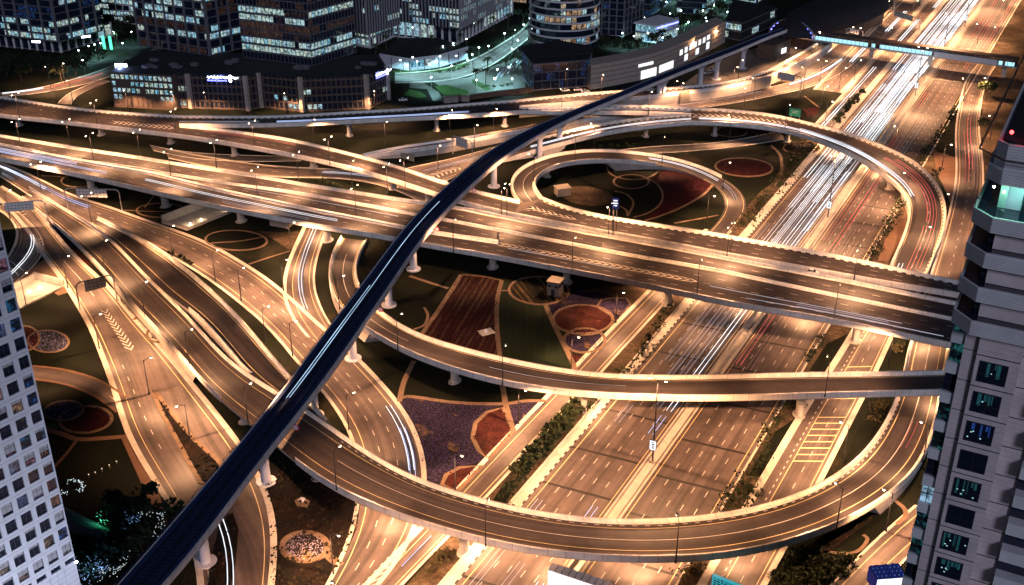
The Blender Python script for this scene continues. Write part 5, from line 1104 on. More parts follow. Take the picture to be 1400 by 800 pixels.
def gantry(p0, p1, zpan, hpan, label, arch=True, mat='sign_back', legs=(1, 1), zt=None):
    """sign gantry between two ground points seen from behind; the boards show their ribbed backs"""
    p0, p1 = np.array(p0), np.array(p1); c = (p0 + p1) / 2; o = thing('sign_gantry', label, 'sign gantry', c)
    t = (p1 - p0); L = np.linalg.norm(t[:2]); t = t / np.linalg.norm(t); n = np.array([t[1], -t[0], 0])
    zt = zt or zpan + hpan / 2
    for k, q in enumerate((p0, p1)):
        if not legs[k]: continue
        mb = MB(); s = 1 if k == 0 else -1
        mb.tube([q, q + [0, 0, zt - 1.4], q + t * s * .5 + [0, 0, zt - .4], q + t * s * 1.6 + [0, 0, zt]], .22, n=8); link('post', mb, M['metal_pale'], o)
    mb = MB(); mb.tube([p0 + t * 1.5 + [0, 0, zt], p1 - t * 1.5 + [0, 0, zt]], .2, n=8); link('beam', mb, M['metal_pale'], o)
    a, b = .22, .78
    mb = MB(); q = p0 + t * L * .5 + n * .25 + [0, 0, zpan]; mb.box(q, t * L * (b - a) / 2, n * .06, (0, 0, hpan / 2)); pan = link('sign_panel', mb, M[mat], o)
    mb = MB(); k = max(4, int(L * (b - a) / 1.3))
    for i in range(k + 1): mb.box(p0 + t * (L * a + L * (b - a) * i / k) - n * .0 + n * .38 + [0, 0, zpan], t * .05, n * .06, (0, 0, hpan / 2))
    for i in range(4): mb.box(q + n * .12 + [0, 0, hpan * (i / 3 - .5)], t * L * (b - a) / 2, n * .05, (0, 0, .07))
    link('panel_rib', mb, M['grey_frame'], pan)
gantry(P(-4, 308), P(66, 302), 7.0, 3.4, 'sign gantry with ribbed back over the left edge road')
gantry(P(93, 286), P(167, 288), 7.2, 3.4, 'arched sign gantry with pale back beside the left end of the main flyover')
gantry(P(110, 424), P(160, 411), 8.0, 3.6, 'sign gantry with ribbed back spanning the lower left road', )
gantry(P(619, 210), P(646, 219), 6.6, 4.0, 'sign gantry over the sunken ramp behind the metro viaduct')
gantry(P(1053, 118), P(1094, 127), 6.8, 3.2, 'sign gantry with see-through ribs over the frontage road below the station')
gantry(P(1212, 30), P(1256, 44), 6.8, 3.0, 'brightly lit sign gantry beyond the footbridge')
gantry(P(1155, 56), P(1178, 60), 6.6, 2.6, 'small sign gantry just beyond the left part of the footbridge')
# green direction sign
c = P(1086, 172); o = thing('direction_sign', 'green direction sign on two posts below the frontage road', 'road sign', c)
for k, (dx, h) in enumerate(((-2.2, 6), (2.0, 6))):
    mb = MB(); mb.tube([c + [dx, 0, 0], c + [dx, 0, h]], .15, n=6); link('post', mb, M['steel'], o)
mb = MB(); mb.box(c + [-.4, .1, 6.6], np.array([2.4, -1.2, 0]), np.array([.04, .08, 0]), (0, 0, 1.9)); link('sign_panel', mb, M['sign_green'], o)
mb = MB(); mb.box(c + [-.45, -.02, 7.2], np.array([1.6, -.8, 0]), np.array([.02, .04, 0]), (0, 0, .12)); mb.box(c + [-.45, -.02, 6.4], np.array([1.2, -.6, 0]), np.array([.02, .04, 0]), (0, 0, .12)); link('lettering', mb, M['white_paint'], o)
# advertising boxes on the lamp masts of the motorway
for i, d in enumerate((234, 418, 598, 762)):
    c = W(-82.6, d, 5.6); o = thing('lightbox', '%s blue and white lightbox from the photo bottom, on a motorway lamp mast' % ORD[i], 'lightbox', c, 'lightboxes on the motorway masts')
    u = np.array([*NV, 0]); v = np.array([*DV, 0]); mb = MB(); mb.box(c - v * .5, u * .95, v * .14, (0, 0, 1.55)); f = link('frame', mb, M['steel_dark'], o)
    mb = MB(); mb.box(c - v * .66, u * .82, v * .02, (0, 0, 1.4)); link('screen', mb, M['screen_white'], o)
    mb = MB()
    for k, (dz, w, hh) in enumerate(((.95, .6, .12), (.35, .35, .22), (-.2, .55, .12), (-.75, .4, .2))): mb.box(c - v * .69 + u * (.1 * (k % 2)) + [0, 0, dz], u * w, v * .015, (0, 0, hh))
    link('artwork', mb, M['glass_blue'], o)
# round no-entry signs fixed to the near side of the viaduct
for i, (x, y, z) in enumerate(((645, 262, 8), (593, 316, 8), (516, 428, 8), (400, 594, 8))):
    rd = RD['metro']; g0 = P(x, y, 11); q = rd.near(g0); c = rd.at(q, ('r', -.35), -2.2)
    o = thing('round_sign', '%s round red sign from the top, under the metro viaduct edge' % ORD[i], 'round sign', c, 'round signs on the viaduct')
    t = np.array([-NV[0] * 0 - .3, -1, 0]); t = t / np.linalg.norm(t); s = np.array([t[1], -t[0], 0])
    for nm, r, off, mt in (('rim', .95, 0, 'red_paint'), ('face', .66, .05, 'white_wall')):
        mb = MB(); n = 20; vs = [c + t * off + s * r * math.cos(k * 6.283 / n) + np.array([0, 0, r * math.sin(k * 6.283 / n)]) for k in range(n)]; vs += [v + t * .05 for v in vs]
        mb.add(vs, [tuple(range(n))[::-1], tuple(range(n, 2 * n))] + [(k, (k + 1) % n, n + (k + 1) % n, n + k) for k in range(n)]); link(nm, mb, M[mt], o)
    mb = MB(); mb.tube([c - t * .05 + [0, 0, .3], c - t * .4 + [0, 0, 1.6]], .06, n=5); link('bracket', mb, M['steel'], o)
# blue information screen in the round garden, carried on two posts
c = P(838, 319, 7.5); o = thing('information_sign', 'blue and white information screen on posts at the edge of the upper flyover', 'information sign', c)
for dx in (-.3, 1.1):
    mb = MB(); mb.tube([c + [dx, 0, 0], c + [dx, 0, 10.5]], .12, n=6); link('post', mb, M['steel_dark'], o)
mb = MB(); mb.abox(c + [.4, -.2, 11.8], 2.4, .3, 4.2, R(-10)); link('screen', mb, M['screen_blue'], o)
mb = MB()
for dz, w in ((12.9, 1.4), (11.9, 1.8), (11.0, 1.2)): mb.abox(c + [.36, -.4, dz], w, .08, .45, R(-10))
link('lettering', mb, M['screen_white'], o)
# big advertising boxes at the bottom of the photograph
def billboard(p0, p1, ztop, h, label, face, topm, dep=2.4, deco=None):
    p0, p1 = np.array(p0), np.array(p1); t = p1 - p0; L = np.linalg.norm(t[:2]); t = t / np.linalg.norm(t); n = np.array([t[1], -t[0], 0])
    if n[1] > 0: n = -n
    c = (p0 + p1) / 2; o = thing('billboard', label, 'billboard', (c[0], c[1], 0))
    mid = np.array([c[0], c[1], ztop - h / 2])
    mb = MB(); mb.box(mid - n * dep / 2, t * L / 2, n * dep / 2, (0, 0, h / 2)); link('casing', mb, M[topm], o)
    mb = MB(); mb.box(mid + n * .06, t * (L / 2 - .15), n * .05, (0, 0, h / 2 - .15)); link('screen', mb, M[face], o)
    mb = MB(); k = int(L / 1.5)
    for i in range(k + 1): mb.box(mid - n * dep / 2 + t * (L * (i / k - .5)) + [0, 0, h / 2 + .05], t * .06, n * dep / 2, (0, 0, .05))
    link('roof_rib', mb, M['steel'], o)
    for s in (-.3, .3):
        b = c + t * L * s - n * dep / 2; mb = MB(); mb.tube([(b[0], b[1], 0), (b[0], b[1], ztop - h)], .45, n=10); link('post', mb, M['steel'], o)
    return o
billboard(P(749, 779, 9), P(830, 806, 9), 9, 5.0, 'long white lit billboard box hanging over the motorway at the bottom edge', 'screen_white', 'sign_back', 2.6)
billboard(P(974, 786, 9), P(1018, 804, 9), 9, 5.0, 'teal patterned LED billboard at the bottom edge right of the motorway', 'teal_led', 'teal_led', .6)
billboard(P(1199, 792, 8), P(1240, 789, 8), 8, 4.0, 'blue lit billboard box at the foot of the right tower', 'screen_white', 'screen_blue', 4.5)
o = bpy.data.objects['billboard.001']; p0, p1 = P(974, 786, 9), P(1018, 804, 9); t = (p1 - p0) / np.linalg.norm(p1 - p0); nn_ = np.array([t[1], -t[0], 0]); nn_ = -nn_ if nn_[1] > 0 else nn_; L_ = np.linalg.norm(p1 - p0); mb = MB(); _r = random.Random(4)
for r_ in range(7):
    x_ = .4
    while x_ < L_ - .6:
        w_ = _r.uniform(.3, 1.1); mb.box(p0 + t * (x_ + w_ / 2) + nn_ * .13 + [0, 0, -.5 - .62 * r_], t * w_ / 2, nn_ * .01, (0, 0, _r.choice([.1, .18]))); x_ += w_ + _r.uniform(.15, .4)
link('artwork', mb, M['glass_blue'], o)
o = bpy.data.objects['billboard.002']; p0, p1 = P(1199, 792, 8), P(1240, 789, 8); t = (p1 - p0) / np.linalg.norm(p1 - p0); mb = MB()
for r_ in range(3):
    for c_ in range(7): q = p0 + t * (c_ + .5) * np.linalg.norm(p1 - p0) / 7 + np.array([-t[1], t[0], 0]) * (.8 + 1.3 * r_) + [0, 0, .06]; mb.abox(q, .14, .14, .06)
link('roof_light', mb, M['fairy_blue'], o)
# ================================================================== cars
def car_proto():
    o = thing('parked_car', 'car', 'car', (0, 0, 0))
    prof = [(-2.2, .35), (-2.25, .8), (-1.6, .95), (1.1, 1.0), (2.1, .85), (2.2, .35)]; roof = [(-1.5, .95), (-.9, 1.45), (.5, 1.5), (1.2, 1.0)]
    def hull(pr, w0, w1):
        mb = MB(); n = len(pr); vs = [(x, -(w0 if z < .9 else w1), z) for x, z in pr] + [(x, (w0 if z < .9 else w1), z) for x, z in pr]
        mb.add(vs, [tuple(range(n)), tuple(range(2 * n - 1, n - 1, -1))] + [(k, n + k, n + (k + 1) % n, (k + 1) % n) for k in range(n)]); return mb
    link('body', hull(prof, .9, .85), M['car_white'], o); cb = hull(roof, .8, .68); link('cabin', cb, M['glass_dark'], o)
    mb = MB(); mb.abox((-.2, 0, 1.52), 1.35, 1.25, .05); link('roof', mb, M['car_white'], o)
    for x in (-1.35, 1.35):
        for y in (-.86, .86):
            mb = MB(); mb.tube([(x, y - .1, .33), (x, y + .1, .33)], .33, n=12); link('wheel', mb, M['rubber'], o)
    for y in (-.6, .6):
        mb = MB(); mb.abox((2.17, y, .68), .1, .35, .16); link('headlight', mb, M['white_wall'], o); mb = MB(); mb.abox((-2.22, y, .75), .08, .3, .16); link('tail_light', mb, M['red_paint'], o)
    return o
CAR = None
def car(px, py, ang, label, z=0):
    global CAR
    if CAR is None: CAR = car_proto(); o = CAR
    else: o = copy_tree(CAR)
    p = P(px, py, z); o.location = tuple(map(float, p)); o.rotation_euler = (0, 0, ang); meta(o, label, 'car', 'cars standing around the junction')
tq = RD['B34'].tan(RD['B34'].near(P(1110, 374, 7.5))); car(1110, 374, math.atan2(tq[1], tq[0]), 'single small pale car on the main flyover above the motorway', 7.5)
car(968, 101, R(20), 'white car parked under the metro viaduct near the station'); car(975, 97, R(20), 'second pale car parked beside a metro column near the station'); car(1184, 13, R(60), 'pale car parked beyond the station roof'); car(1190, 15, R(60), 'second car parked beyond the station roof')
car(551, 138, R(10), 'pale van-like car parked at the corner of the office podium'); car(790, 124, R(15), 'long pale car parked behind the far ramp by the glass pavilion'); car(773, 125, R(15), 'second pale car parked behind the far ramp by the glass pavilion'); car(800, 126, R(15), 'third pale car parked behind the far ramp, nearest the metro viaduct')
# ================================================================== office quarter
def vis(p): x, y = proj(p); return -15 < x < 1415 and -15 < y < 815
def block(name, label, base, z0, z1, faces, storey=3.9, bay=2.3, core='glass_dark', band='grey_frame', fin='grey_frame', fin_every=1, fin_w=.35, fin_d=.5, band_h=.5, litp=.25, litm='lit_cool', maxw=100, cat='office tower', rowp=None, rowm={}, world=False, winh=.62, seed=1, roof='roof_dark'):
    rnd = random.Random(seed)
    pts = [np.array(q, float) for q in base] if world else [P(x, y, z0)[:2] for x, y in base]
    c = sum(pts) / len(pts); o = thing(name, label, cat, (c[0], c[1], 0))
    mb = MB(); mb.prism(pts, z0 if z0 > 1 else -.1, z1); link('wall', mb, M[core], o)
    mb = MB(); mb.prism([c + (p - c) * .985 for p in pts], z1, z1 + .25); link('roof', mb, M[roof], o)
    bm_, fm, count = MB(), MB(), 0; wins = []
    for fi in faces:
        a, b = pts[fi], pts[(fi + 1) % len(pts)]; L = np.linalg.norm(b - a); t = (b - a) / L; n = np.array([t[1], -t[0]])
        if np.dot(n, a - c) < 0: n = -n
        t3, n3 = np.array([*t, 0]), np.array([*n, 0]); a3 = np.array([*a, 0.0]); ns = int((z1 - z0) / storey); nb = max(1, int(round(L / bay))); bw = L / nb
        for k in range(ns + 1):
            z = z0 + k * storey
            if band: bm_.box(a3 + t3 * L / 2 + n3 * .12 + [0, 0, z + band_h / 2], t3 * L / 2, n3 * .12, (0, 0, band_h / 2))
        for j in range(0, nb + 1, fin_every):
            if fin: fm.box(a3 + t3 * bw * j + n3 * fin_d / 2 + [0, 0, (z0 + z1) / 2], t3 * fin_w / 2, n3 * fin_d / 2, (0, 0, (z1 - z0) / 2))
        for k in range(ns):
            rm_ = rowm[k] if k in rowm else litm if isinstance(litm, str) else rnd.choice(litm)
            pr = litp if rowp is None else rowp.get(k, litp)
            on = rnd.random() < pr
            for j in range(nb):
                if rnd.random() < .35: on = rnd.random() < pr
                if on:
                    p = a3 + t3 * bw * (j + .5) + n3 * .05 + [0, 0, z0 + storey * k + band_h + (storey - band_h) / 2]
                    if vis(p): wins.append((p, t3, n3, bw, rm_))
    if band: link('floor_band', bm_, M[band], o)
    if fin: link('fin', fm, M[fin], o)
    rnd.shuffle(wins); meshes = {}
    for p, t3, n3, bw, rm_ in wins[:min(maxw, 98)]:
        key = (rm_, round(bw, 2), round(t3[0], 3), round(t3[1], 3))
        if key not in meshes:
            mb = MB(); mb.box((0, 0, 0), t3 * (bw * .44), n3 * .05, (0, 0, (storey - band_h) * .5 * winh / .62 * .8)); w = link('window', mb, M[rm_], o, local=True); meshes[key] = w
        else: w = meshes[key].copy(); sc.collection.objects.link(w)
        w.location = tuple(p - LOC[o.name])
    rest = {}
    for p, t3, n3, bw, rm_ in wins[maxw:900]: rest.setdefault(rm_, MB()).box(p, t3 * (bw * .44), n3 * .05, (0, 0, (storey - band_h) * .5 * winh / .62 * .8))
    for rm_, mb in rest.items(): link('window', mb, M[rm_], o, kind='stuff')
    return o
def bays(o, base, z0, z1, idx, w, d, mat, z0b=0):
    """broad pale piers at building corners"""
    for i in idx:
        p = P(*base[i], z0b); mb = MB(); mb.abox((p[0], p[1] - .3, (z0 + z1) / 2), w, d, z1 - z0, R(-28)); link('pier', mb, M[mat], o)
pod = [(160, 144), (240, 147), (262, 148), (340, 151), (358, 147), (414, 153), (503, 149), (531, 136), (520, 118), (420, 122), (330, 116), (200, 112)]
o = block('office_podium', 'long low brown podium with louvres and two blue neon signs behind the far ramp', pod, 0, 17, [0, 1, 2, 3, 4, 5, 6], 3.8, 2.4, 'glass_dark', 'brown_wall', 'brown_wall', 1, .5, .45, .9, .2, 'lit_cool', 70, 'office building', seed=5)
_r = random.Random(3)
for _ in range(16):      # plant on the podium roof
    p = P(_r.uniform(190, 510), _r.uniform(84, 96), 17); mb = MB(); mb.abox((p[0], p[1], 17.9), _r.uniform(2, 5), _r.uniform(1.5, 3), _r.uniform(1, 2.2), R(-28)); link('roof_unit', mb, M['grey_frame'], o)
bays(o, pod, 0, 17.6, [2, 3, 4, 5, 6, 7], 2.2, 1.6, 'beige_wall')
o2 = block('office_wing', 'low office wing with four rows of lit windows at the left end of the podium', [(158, 146), (241, 151), (262, 140), (180, 126)], 0, 17.4, [0], 3.4, 2.5, 'brown_wall', 'brown_wall', 'brown_wall', 1, .6, .35, .8, .0, 'lit_cool', 90, 'office building', rowp={1: .55, 2: .75, 3: .8, 4: .7}, seed=8)
tw = [('office_tower', 'dark office tower with grid corner at the upper left edge of the photo', [(-70, 40), (80, 58), (142, 42), (10, 26)], 8, 120, [0, 1], 9, dict(fin_every=4, fin_w=1.2, fin_d=.8, litp=.34, seed=3, litm=['lit_cool', 'lit_cool', 'lit_blue'], rowp={0: .7, 2: .5, 4: .55})),
      ('office_tower', 'dark glass office tower with four pale vertical fins right of the upper left tower', [(192, 62), (288, 77), (332, 66), (240, 50)], 17, 120, [0, 1], 9, dict(fin_every=3, fin_w=.9, fin_d=.9, litp=.3, seed=4, litm=['lit_copper', 'lit_cool', 'lit_cool'], rowp={0: .5, 1: .2, 2: .3, 3: .6, 4: .3, 5: .8, 6: .5})),
      ('office_tower', 'dark glass tower with brightly lit lower floors standing behind the office podium', [(333, 79), (427, 91), (487, 72), (395, 60)], 17, 120, [0, 1], 9, dict(fin_every=1, fin_w=.16, fin_d=.25, litp=.2, seed=6, litm=['lit_cool', 'lit_copper', 'lit_copper'], rowm={1: 'lit_cool', 2: 'lit_cool', 6: 'lit_cool'}, rowp={0: .0, 1: .97, 2: .8, 3: .3, 4: .5, 5: .45, 6: .9, 7: .5, 8: .4}, maxw=100)),
      ('office_tower', 'narrow finned dark tower above a bright cream base, left of the wide finned tower', [(482, 44), (502, 48), (546, 34), (520, 26)], 10, 110, [0, 1], 9, dict(fin_every=1, fin_w=.5, fin_d=.8, fin='fin_grey', litp=.12, seed=7, band=None)),
      ('office_tower', 'wide office tower with close pale vertical fins and many lit windows above the teal plaza', [(538, 28), (629, 40), (694, 8), (600, -6)], 11, 110, [0, 1], 9, dict(fin_every=1, fin_w=.6, fin_d=.8, fin='fin_grey', litp=.5, seed=9, band=None)),
      ('office_tower', 'dark tower with curved blue lights right of the banded round tower', [(822, 48), (852, 50), (880, 38), (850, 30)], 4, 90, [0, 1], 9, dict(fin_every=2, fin_w=.8, litp=.12, seed=10, litm='lit_blue'))]
for nm, lb, b, z0, z1, fs, _, kw in tw: block(nm, lb, b, z0, z1, fs, **kw)
# corner posts of the podium towers
block('arcade_base', 'pale two storey arcade at the foot of the upper left tower', [(-70, 56), (84, 72), (153, 50), (10, 34)], 0, 9, [0, 1], 8.4, 5.5, 'glass_dark', 'grey_frame', 'balcony_white', 1, .9, .8, .6, .35, 'lit_cool', 40, 'arcade', seed=12)
block('arcade_base', 'bright cream arcade with columns below the narrow finned tower', [(484, 62), (506, 66), (548, 46), (524, 36)], 0, 11, [0, 1], 5.2, 3.5, 'glass_dark', 'balcony_white', 'balcony_white', 1, .7, .6, .8, .8, 'lit_cool', 40, 'arcade', seed=13)
block('arcade_base', 'lit white arcade with columns below the wide finned tower on the plaza', [(536, 50), (626, 60), (700, 20), (604, 4)], 0, 11, [0, 1], 10.4, 5.0, 'glass_dark', 'balcony_white', 'balcony_white', 1, 1.2, .9, .9, .55, 'lit_cool', 60, 'arcade', seed=14)
block('pavilion', 'low round-cornered pale pavilion with dark flat roof on the teal plaza', [(520, 90), (560, 97), (600, 92), (640, 80), (600, 66), (548, 66)], 0, 6, [0, 1, 2], 5.8, 4.0, 'white_wall', 'white_wall', 'grey_frame', 2, .5, .3, 1.2, .35, 'lit_cool', 30, 'pavilion', seed=15)
block('glass_pavilion', 'dark glass pavilion with overhanging flat roof and blue lit ground floor beside the mall', [(714, 106), (729, 124), (805, 118), (808, 104), (770, 92)], 0, 14, [0, 1, 2], 4.6, 2.4, 'glass_dark', 'grey_frame', 'grey_frame', 2, .2, .25, .5, .2, 'lit_blue', 30, 'pavilion', seed=16)
mb = MB(); q = [P(x, y, 14.3)[:2] for x, y in ((708, 66), (727, 80), (809, 74), (812, 66), (768, 58))]; mb.prism(q, 14.3, 15.3); meta(link('canopy', mb, M['roof_dark'], origin=(*q[0], 14.3)), 'dark overhanging flat roof on top of the glass pavilion', 'canopy')
block('low_offices', 'small lit office block between the upper left tower and the finned tower', [(134, 28), (190, 34), (200, 24), (150, 18)], 0, 16, [0], 3.8, 2.6, 'glass_dark', 'balcony_white', 'balcony_white', 2, .5, .4, .7, .75, 'lit_cool', 60, 'office building', seed=17)
block('low_offices', 'dark low block with bright windows behind the narrow finned tower', [(505, 14), (545, 18), (562, 8), (520, 4)], 0, 22, [0], 3.8, 2.6, 'glass_dark', 'grey_frame', None, 2, .5, .4, .7, .6, 'lit_warm', 40, 'office building', seed=18)
# banded round tower
cx = P(771, 46, 6); rr = 20.5; rt = thing('round_tower', 'round office tower with white horizontal bands and mixed lit windows above the plaza', 'office tower', (cx[0], cx[1], 0))
n = 40; circ = [np.array([cx[0] + rr * math.cos(k * 6.2832 / n), cx[1] + rr * math.sin(k * 6.2832 / n)]) for k in range(n)]
mb = MB(); mb.prism(circ, -.1, 100); link('wall', mb, M['glass_dark'], rt)
mb = MB()
for z in np.arange(4, 100, 4.1): mb.prism([cx[:2] + (p - cx[:2]) * 1.03 for p in circ], z, z + .8)
link('floor_band', mb, M['balcony_white'], rt)
rnd = random.Random(21); wmesh = {}
cnt = 0
for kz, z in enumerate(np.arange(4.9, 60, 4.1)):
    on = False
    for k in range(22, 40):
        if rnd.random() < .4: on = rnd.random() < .45
        a = (k + .5) * 6.2832 / n; p = np.array([cx[0] + rr * 1.008 * math.cos(a), cx[1] + rr * 1.008 * math.sin(a), z + 1.6])
        if on and vis(p) and cnt < 95:
            mt = 'lit_warm' if rnd.random() < .5 else 'lit_cool'
            if mt not in wmesh: mb = MB(); mb.box((0, 0, 0), (1.35, 0, 0), (0, .05, 0), (0, 0, 1.35)); w = link('window', mb, M[mt], rt, local=True); wmesh[mt] = w
            else: w = wmesh[mt].copy(); sc.collection.objects.link(w)
            w.location = tuple(p - LOC[rt.name]); w.rotation_euler = (0, 0, a + math.pi / 2); cnt += 1
mb = MB(); p = P(811, 58, 0); mb.abox((p[0], p[1], 50), 3.2, 3.2, 100, R(-28)); link('stair_shaft', mb, M['beige_wall'], rt)
# curved mall wall
mall = [(808, 92), (830, 88.5), (852, 84.5), (880, 79), (905, 72), (930, 62), (955, 50), (975, 40), (993, 31)]
rl = np.array([P(x, y, 12.0) for x, y, _ in _dense(mall, 0)]); back = rl + np.array([-4, 14, 0])
RDm = Road(np.c_[rl[:, :2], np.zeros(len(rl))], np.c_[back[:, :2], np.zeros(len(rl))], world=True, it=4)
mo = thing('mall_building', 'curved beige mall wall with horizontal courses and square lit windows behind the metro viaduct', 'mall', RDm.at(RDm.len / 2, .5))
mb = MB(); sweep(mb, RDm, [(0.0, -.1), (0.0, 12), (1.0, 12), (1.0, -.1)]); link('wall', mb, M['beige_wall'], mo)
mb = MB()
for h in (3.0, 5.6, 8.2, 10.8): sweep(mb, RDm, [(('l', -.12), h), (('l', -.12), h + .25), (('l', .1), h + .25), (('l', .1), h)])
link('floor_band', mb, M['brown_wall'], mo)
mb = MB(); sweep(mb, RDm, [(('l', -.1), 12), (('l', -.1), 13), (('l', .5), 13), (('l', .5), 12)]); link('roof_parapet', mb, M['beige_wall'], mo)
L = RDm.len
def mall_win(fr, z, w, h):
    q = fr * L; c = RDm.at(q, ('l', -.1)); t = RDm.tan(q); t[2] = 0; nn = np.array([t[1], -t[0], 0]); mb = MB(); mb.box(c + [0, 0, z], t * w / 2, nn * .08, (0, 0, h / 2)); link('window', mb, M['mall_window'], mo)
for fr, z, w, h in ((.30, 2.6, 12, 4.6), (.42, 3.0, 14, 4.2), (.28, 8.0, 11, 1.6), (.54, 7.6, 3.2, 3.0), (.585, 7.8, 3.2, 3.0), (.63, 8.0, 3.2, 3.0), (.675, 8.2, 3.2, 3.0), (.72, 8.2, 3.2, 3.0), (.765, 8.2, 3.2, 3.0), (.59, 3.4, 4, 3.4), (.70, 3.6, 4, 3.4), (.81, 3.8, 4, 4.0), (.81, 8.6, 4, 2.6)): mall_win(fr, z, w, h)
for fr in (.66, .90):      # wall lamps that wash the facade
    c = RDm.at(fr * L, ('l', -.6), 9.8); lo_ = thing('wall_lamp', 'wall lamp washing the mall wall, ' + ('between two square windows' if fr < .8 else 'at its far right end'), 'wall lamp', c, 'wall lamps of the mall'); mb = MB(); mb.ball(c, .3, .3, .25, 8, 5); link('bulb', mb, M['lamp_glow'], lo_); mb = MB(); mb.abox(c + [0, .2, .35], .3, .5, .15); link('bracket', mb, M['steel_dark'], lo_)
    ld = bpy.data.lights.new('lamp_light', 'POINT'); ld.energy = LAMP_W * .3; ld.color = SODIUM; ob = bpy.data.objects.new('lamp_light', ld); sc.collection.objects.link(ob); ob.parent = lo_; ob.location = (0, -.6, -.3)
# roof garden pavilion with blue edge light
pc = [(868, 56), (896, 60), (926, 50), (900, 44)]
block('roof_pavilion', 'white pavilion with flat canopy and blue purple edge light among trees', pc, 0, 12, [0, 1], 5.6, 3.0, 'white_wall', 'grey_frame', None, 1, .3, .3, .4, .6, 'lit_cool', 30, 'pavilion', seed=31)
mb = MB(); q = [P(x, y, 12.2)[:2] for x, y in ((866, 32), (898, 37), (928, 28), (900, 22))]; mb.prism(q, 12.2, 13); meta(link('canopy', mb, M['balcony_white'], origin=(*q[0], 12)), 'pale flat canopy of the pavilion with the blue purple edge', 'canopy')
mb = MB(); a, b = np.array([*q[1], 12.0]), np.array([*q[2], 12.0]); mb.box((a + b) / 2 - [0, .3, .6], (b - a) / 2, (0, .1, 0), (0, 0, .5)); meta(link('edge_light', mb, M['neon_blue'], origin=(a + b) / 2), 'blue purple light strip along the pavilion canopy edge', 'light strip')
for i, (x0, x1, y0, y1, h, s, lm) in enumerate(((842, 888, 20, 18, 20, 41, 'lit_blue'), (925, 965, 18, 12, 14, 42, 'lit_cool'), (880, 905, 8, 6, 24, 43, 'lit_cool'), (1006, 1030, 6, 4, 12, 44, 'lit_cool'), (700, 730, 4, 0, 10, 45, 'lit_warm'), (945, 975, 2, -2, 30, 46, 'lit_blue'))):
    block('low_offices', ['dark block with blue lights left of the roof pavilion', 'low dark lit block behind the roof garden trees', 'slim dark block at the top edge behind the roof pavilion', 'small lit block at the top edge beside the station roof', 'small block at the top edge left of the round tower', 'dark block with pink and blue lights at the top edge above the mall'][i], [(x0, y0), (x1, y0 + 3), (x1 + 14, y1 - 5), (x0 + 14, y1 - 8)], 0, h, [0, 1], 3.8, 2.8, 'glass_dark', 'grey_frame', None, 1, .3, .3, .6, .45, lm, 40, 'office building', seed=s)
# dark long roof beside the station
block('station_annex', 'long dark flat-roofed annex with lit glass end beside the metro station', [(990, 52), (1012, 56), (1060, 34), (1000, 22)], 0, 11, [0, 1], 5, 3, 'roof_dark', 'grey_frame', None, 1, .3, .3, .6, .4, 'lit_cool', 14, 'annex', seed=51)
# metro station: a ribbed shell over the track
rd = RD['metro']; e0 = rd.at(rd.len, .5); tt = rd.tan(rd.len); tt[2] = 0; tt /= np.linalg.norm(tt); nn = np.array([tt[1], -tt[0], 0])
cS = e0 + tt * 52; cS[2] = 0; so = thing('metro_station', 'metro station under a smooth dark shell roof at the top, where the viaduct ends', 'metro station', cS)
mb = MB(); vs = []; nu, nv = 28, 14
for i in range(nu + 1):
    x = -1 + 2 * i / nu; w = math.sqrt(max(0, 1 - (abs(x) ** 2.6))) ;
    for j in range(nv + 1):
        a = math.pi * j / nv; vs.append(cS + tt * x * 62 + nn * math.cos(a) * (17 * w + .3) + np.array([0, 0, 9 + math.sin(a) * (13.5 * w + .1)]))
mb.add(vs, [(i * (nv + 1) + j, i * (nv + 1) + j + 1, (i + 1) * (nv + 1) + j + 1, (i + 1) * (nv + 1) + j) for i in range(nu) for j in range(nv)]); link('roof', mb, M['roof_dark'], so, smooth=True)
mb = MB(); mb.box(cS + [0, 0, 5], tt * 44, nn * 11, (0, 0, 5)); link('hall', mb, M['brown_wall'], so)
for s in (1, -1):
    mb = MB(); mb.box(cS + nn * 11.1 * s + [0, 0, 9.4], tt * 40, nn * .1, (0, 0, 1.0)); link('window', mb, M['bridge_window'], so)
mb = MB(); pts = []
for j in range(13):
    a = math.pi * j / 12; pts.append(cS - tt * 50 + nn * math.cos(a) * 15 + np.array([0, 0, 7 + math.sin(a) * 10]))
mb.tube(pts, .6, n=6); link('arch', mb, M['steel'], so)
mb = MB()
for j in range(1, 12):
    p = pts[j]; mb.box((p * .96 + np.array([*(cS - tt * 50)[:2], 8]) * .04), nn * .5, tt * .3, (0, 0, .5))
link('arch_light', mb, M['neon_blue'], so)
mb = MB(); p = P(1060, 63, 4); mb.box(P(1058, 66, 4), tt * 10, nn * 5, (0, 0, 4)); link('entrance', mb, M['brown_wall'], so)
mb = MB(); mb.box(P(1061, 67, 4) + nn * 5.1, tt * 2.6, nn * .1, (0, 0, 1.5)); link('sign_panel', mb, M['screen_white'], so)
# viaduct beyond the station
mb = MB(); a = cS + tt * 60 + [0, 0, 12]; b = cS + tt * 220 + nn * 20 + [0, 0, 12]; mb.box((a + b) / 2, (b - a) / 2, nn * 4.8, (0, 0, 1.4)); vb = link('metro_viaduct', mb, M['metro_concrete'], origin=(a + b) / 2); meta(vb, 'second stretch of metro viaduct leaving the station towards the top of the photo', 'viaduct')
for k in range(5):
    p = a + (b - a) * (k + .5) / 5; mb = MB(); mb.tube([(p[0], p[1], -.1), (p[0], p[1], 10.6)], 1.1, n=12); link('pier', mb, M['metro_concrete'], vb)
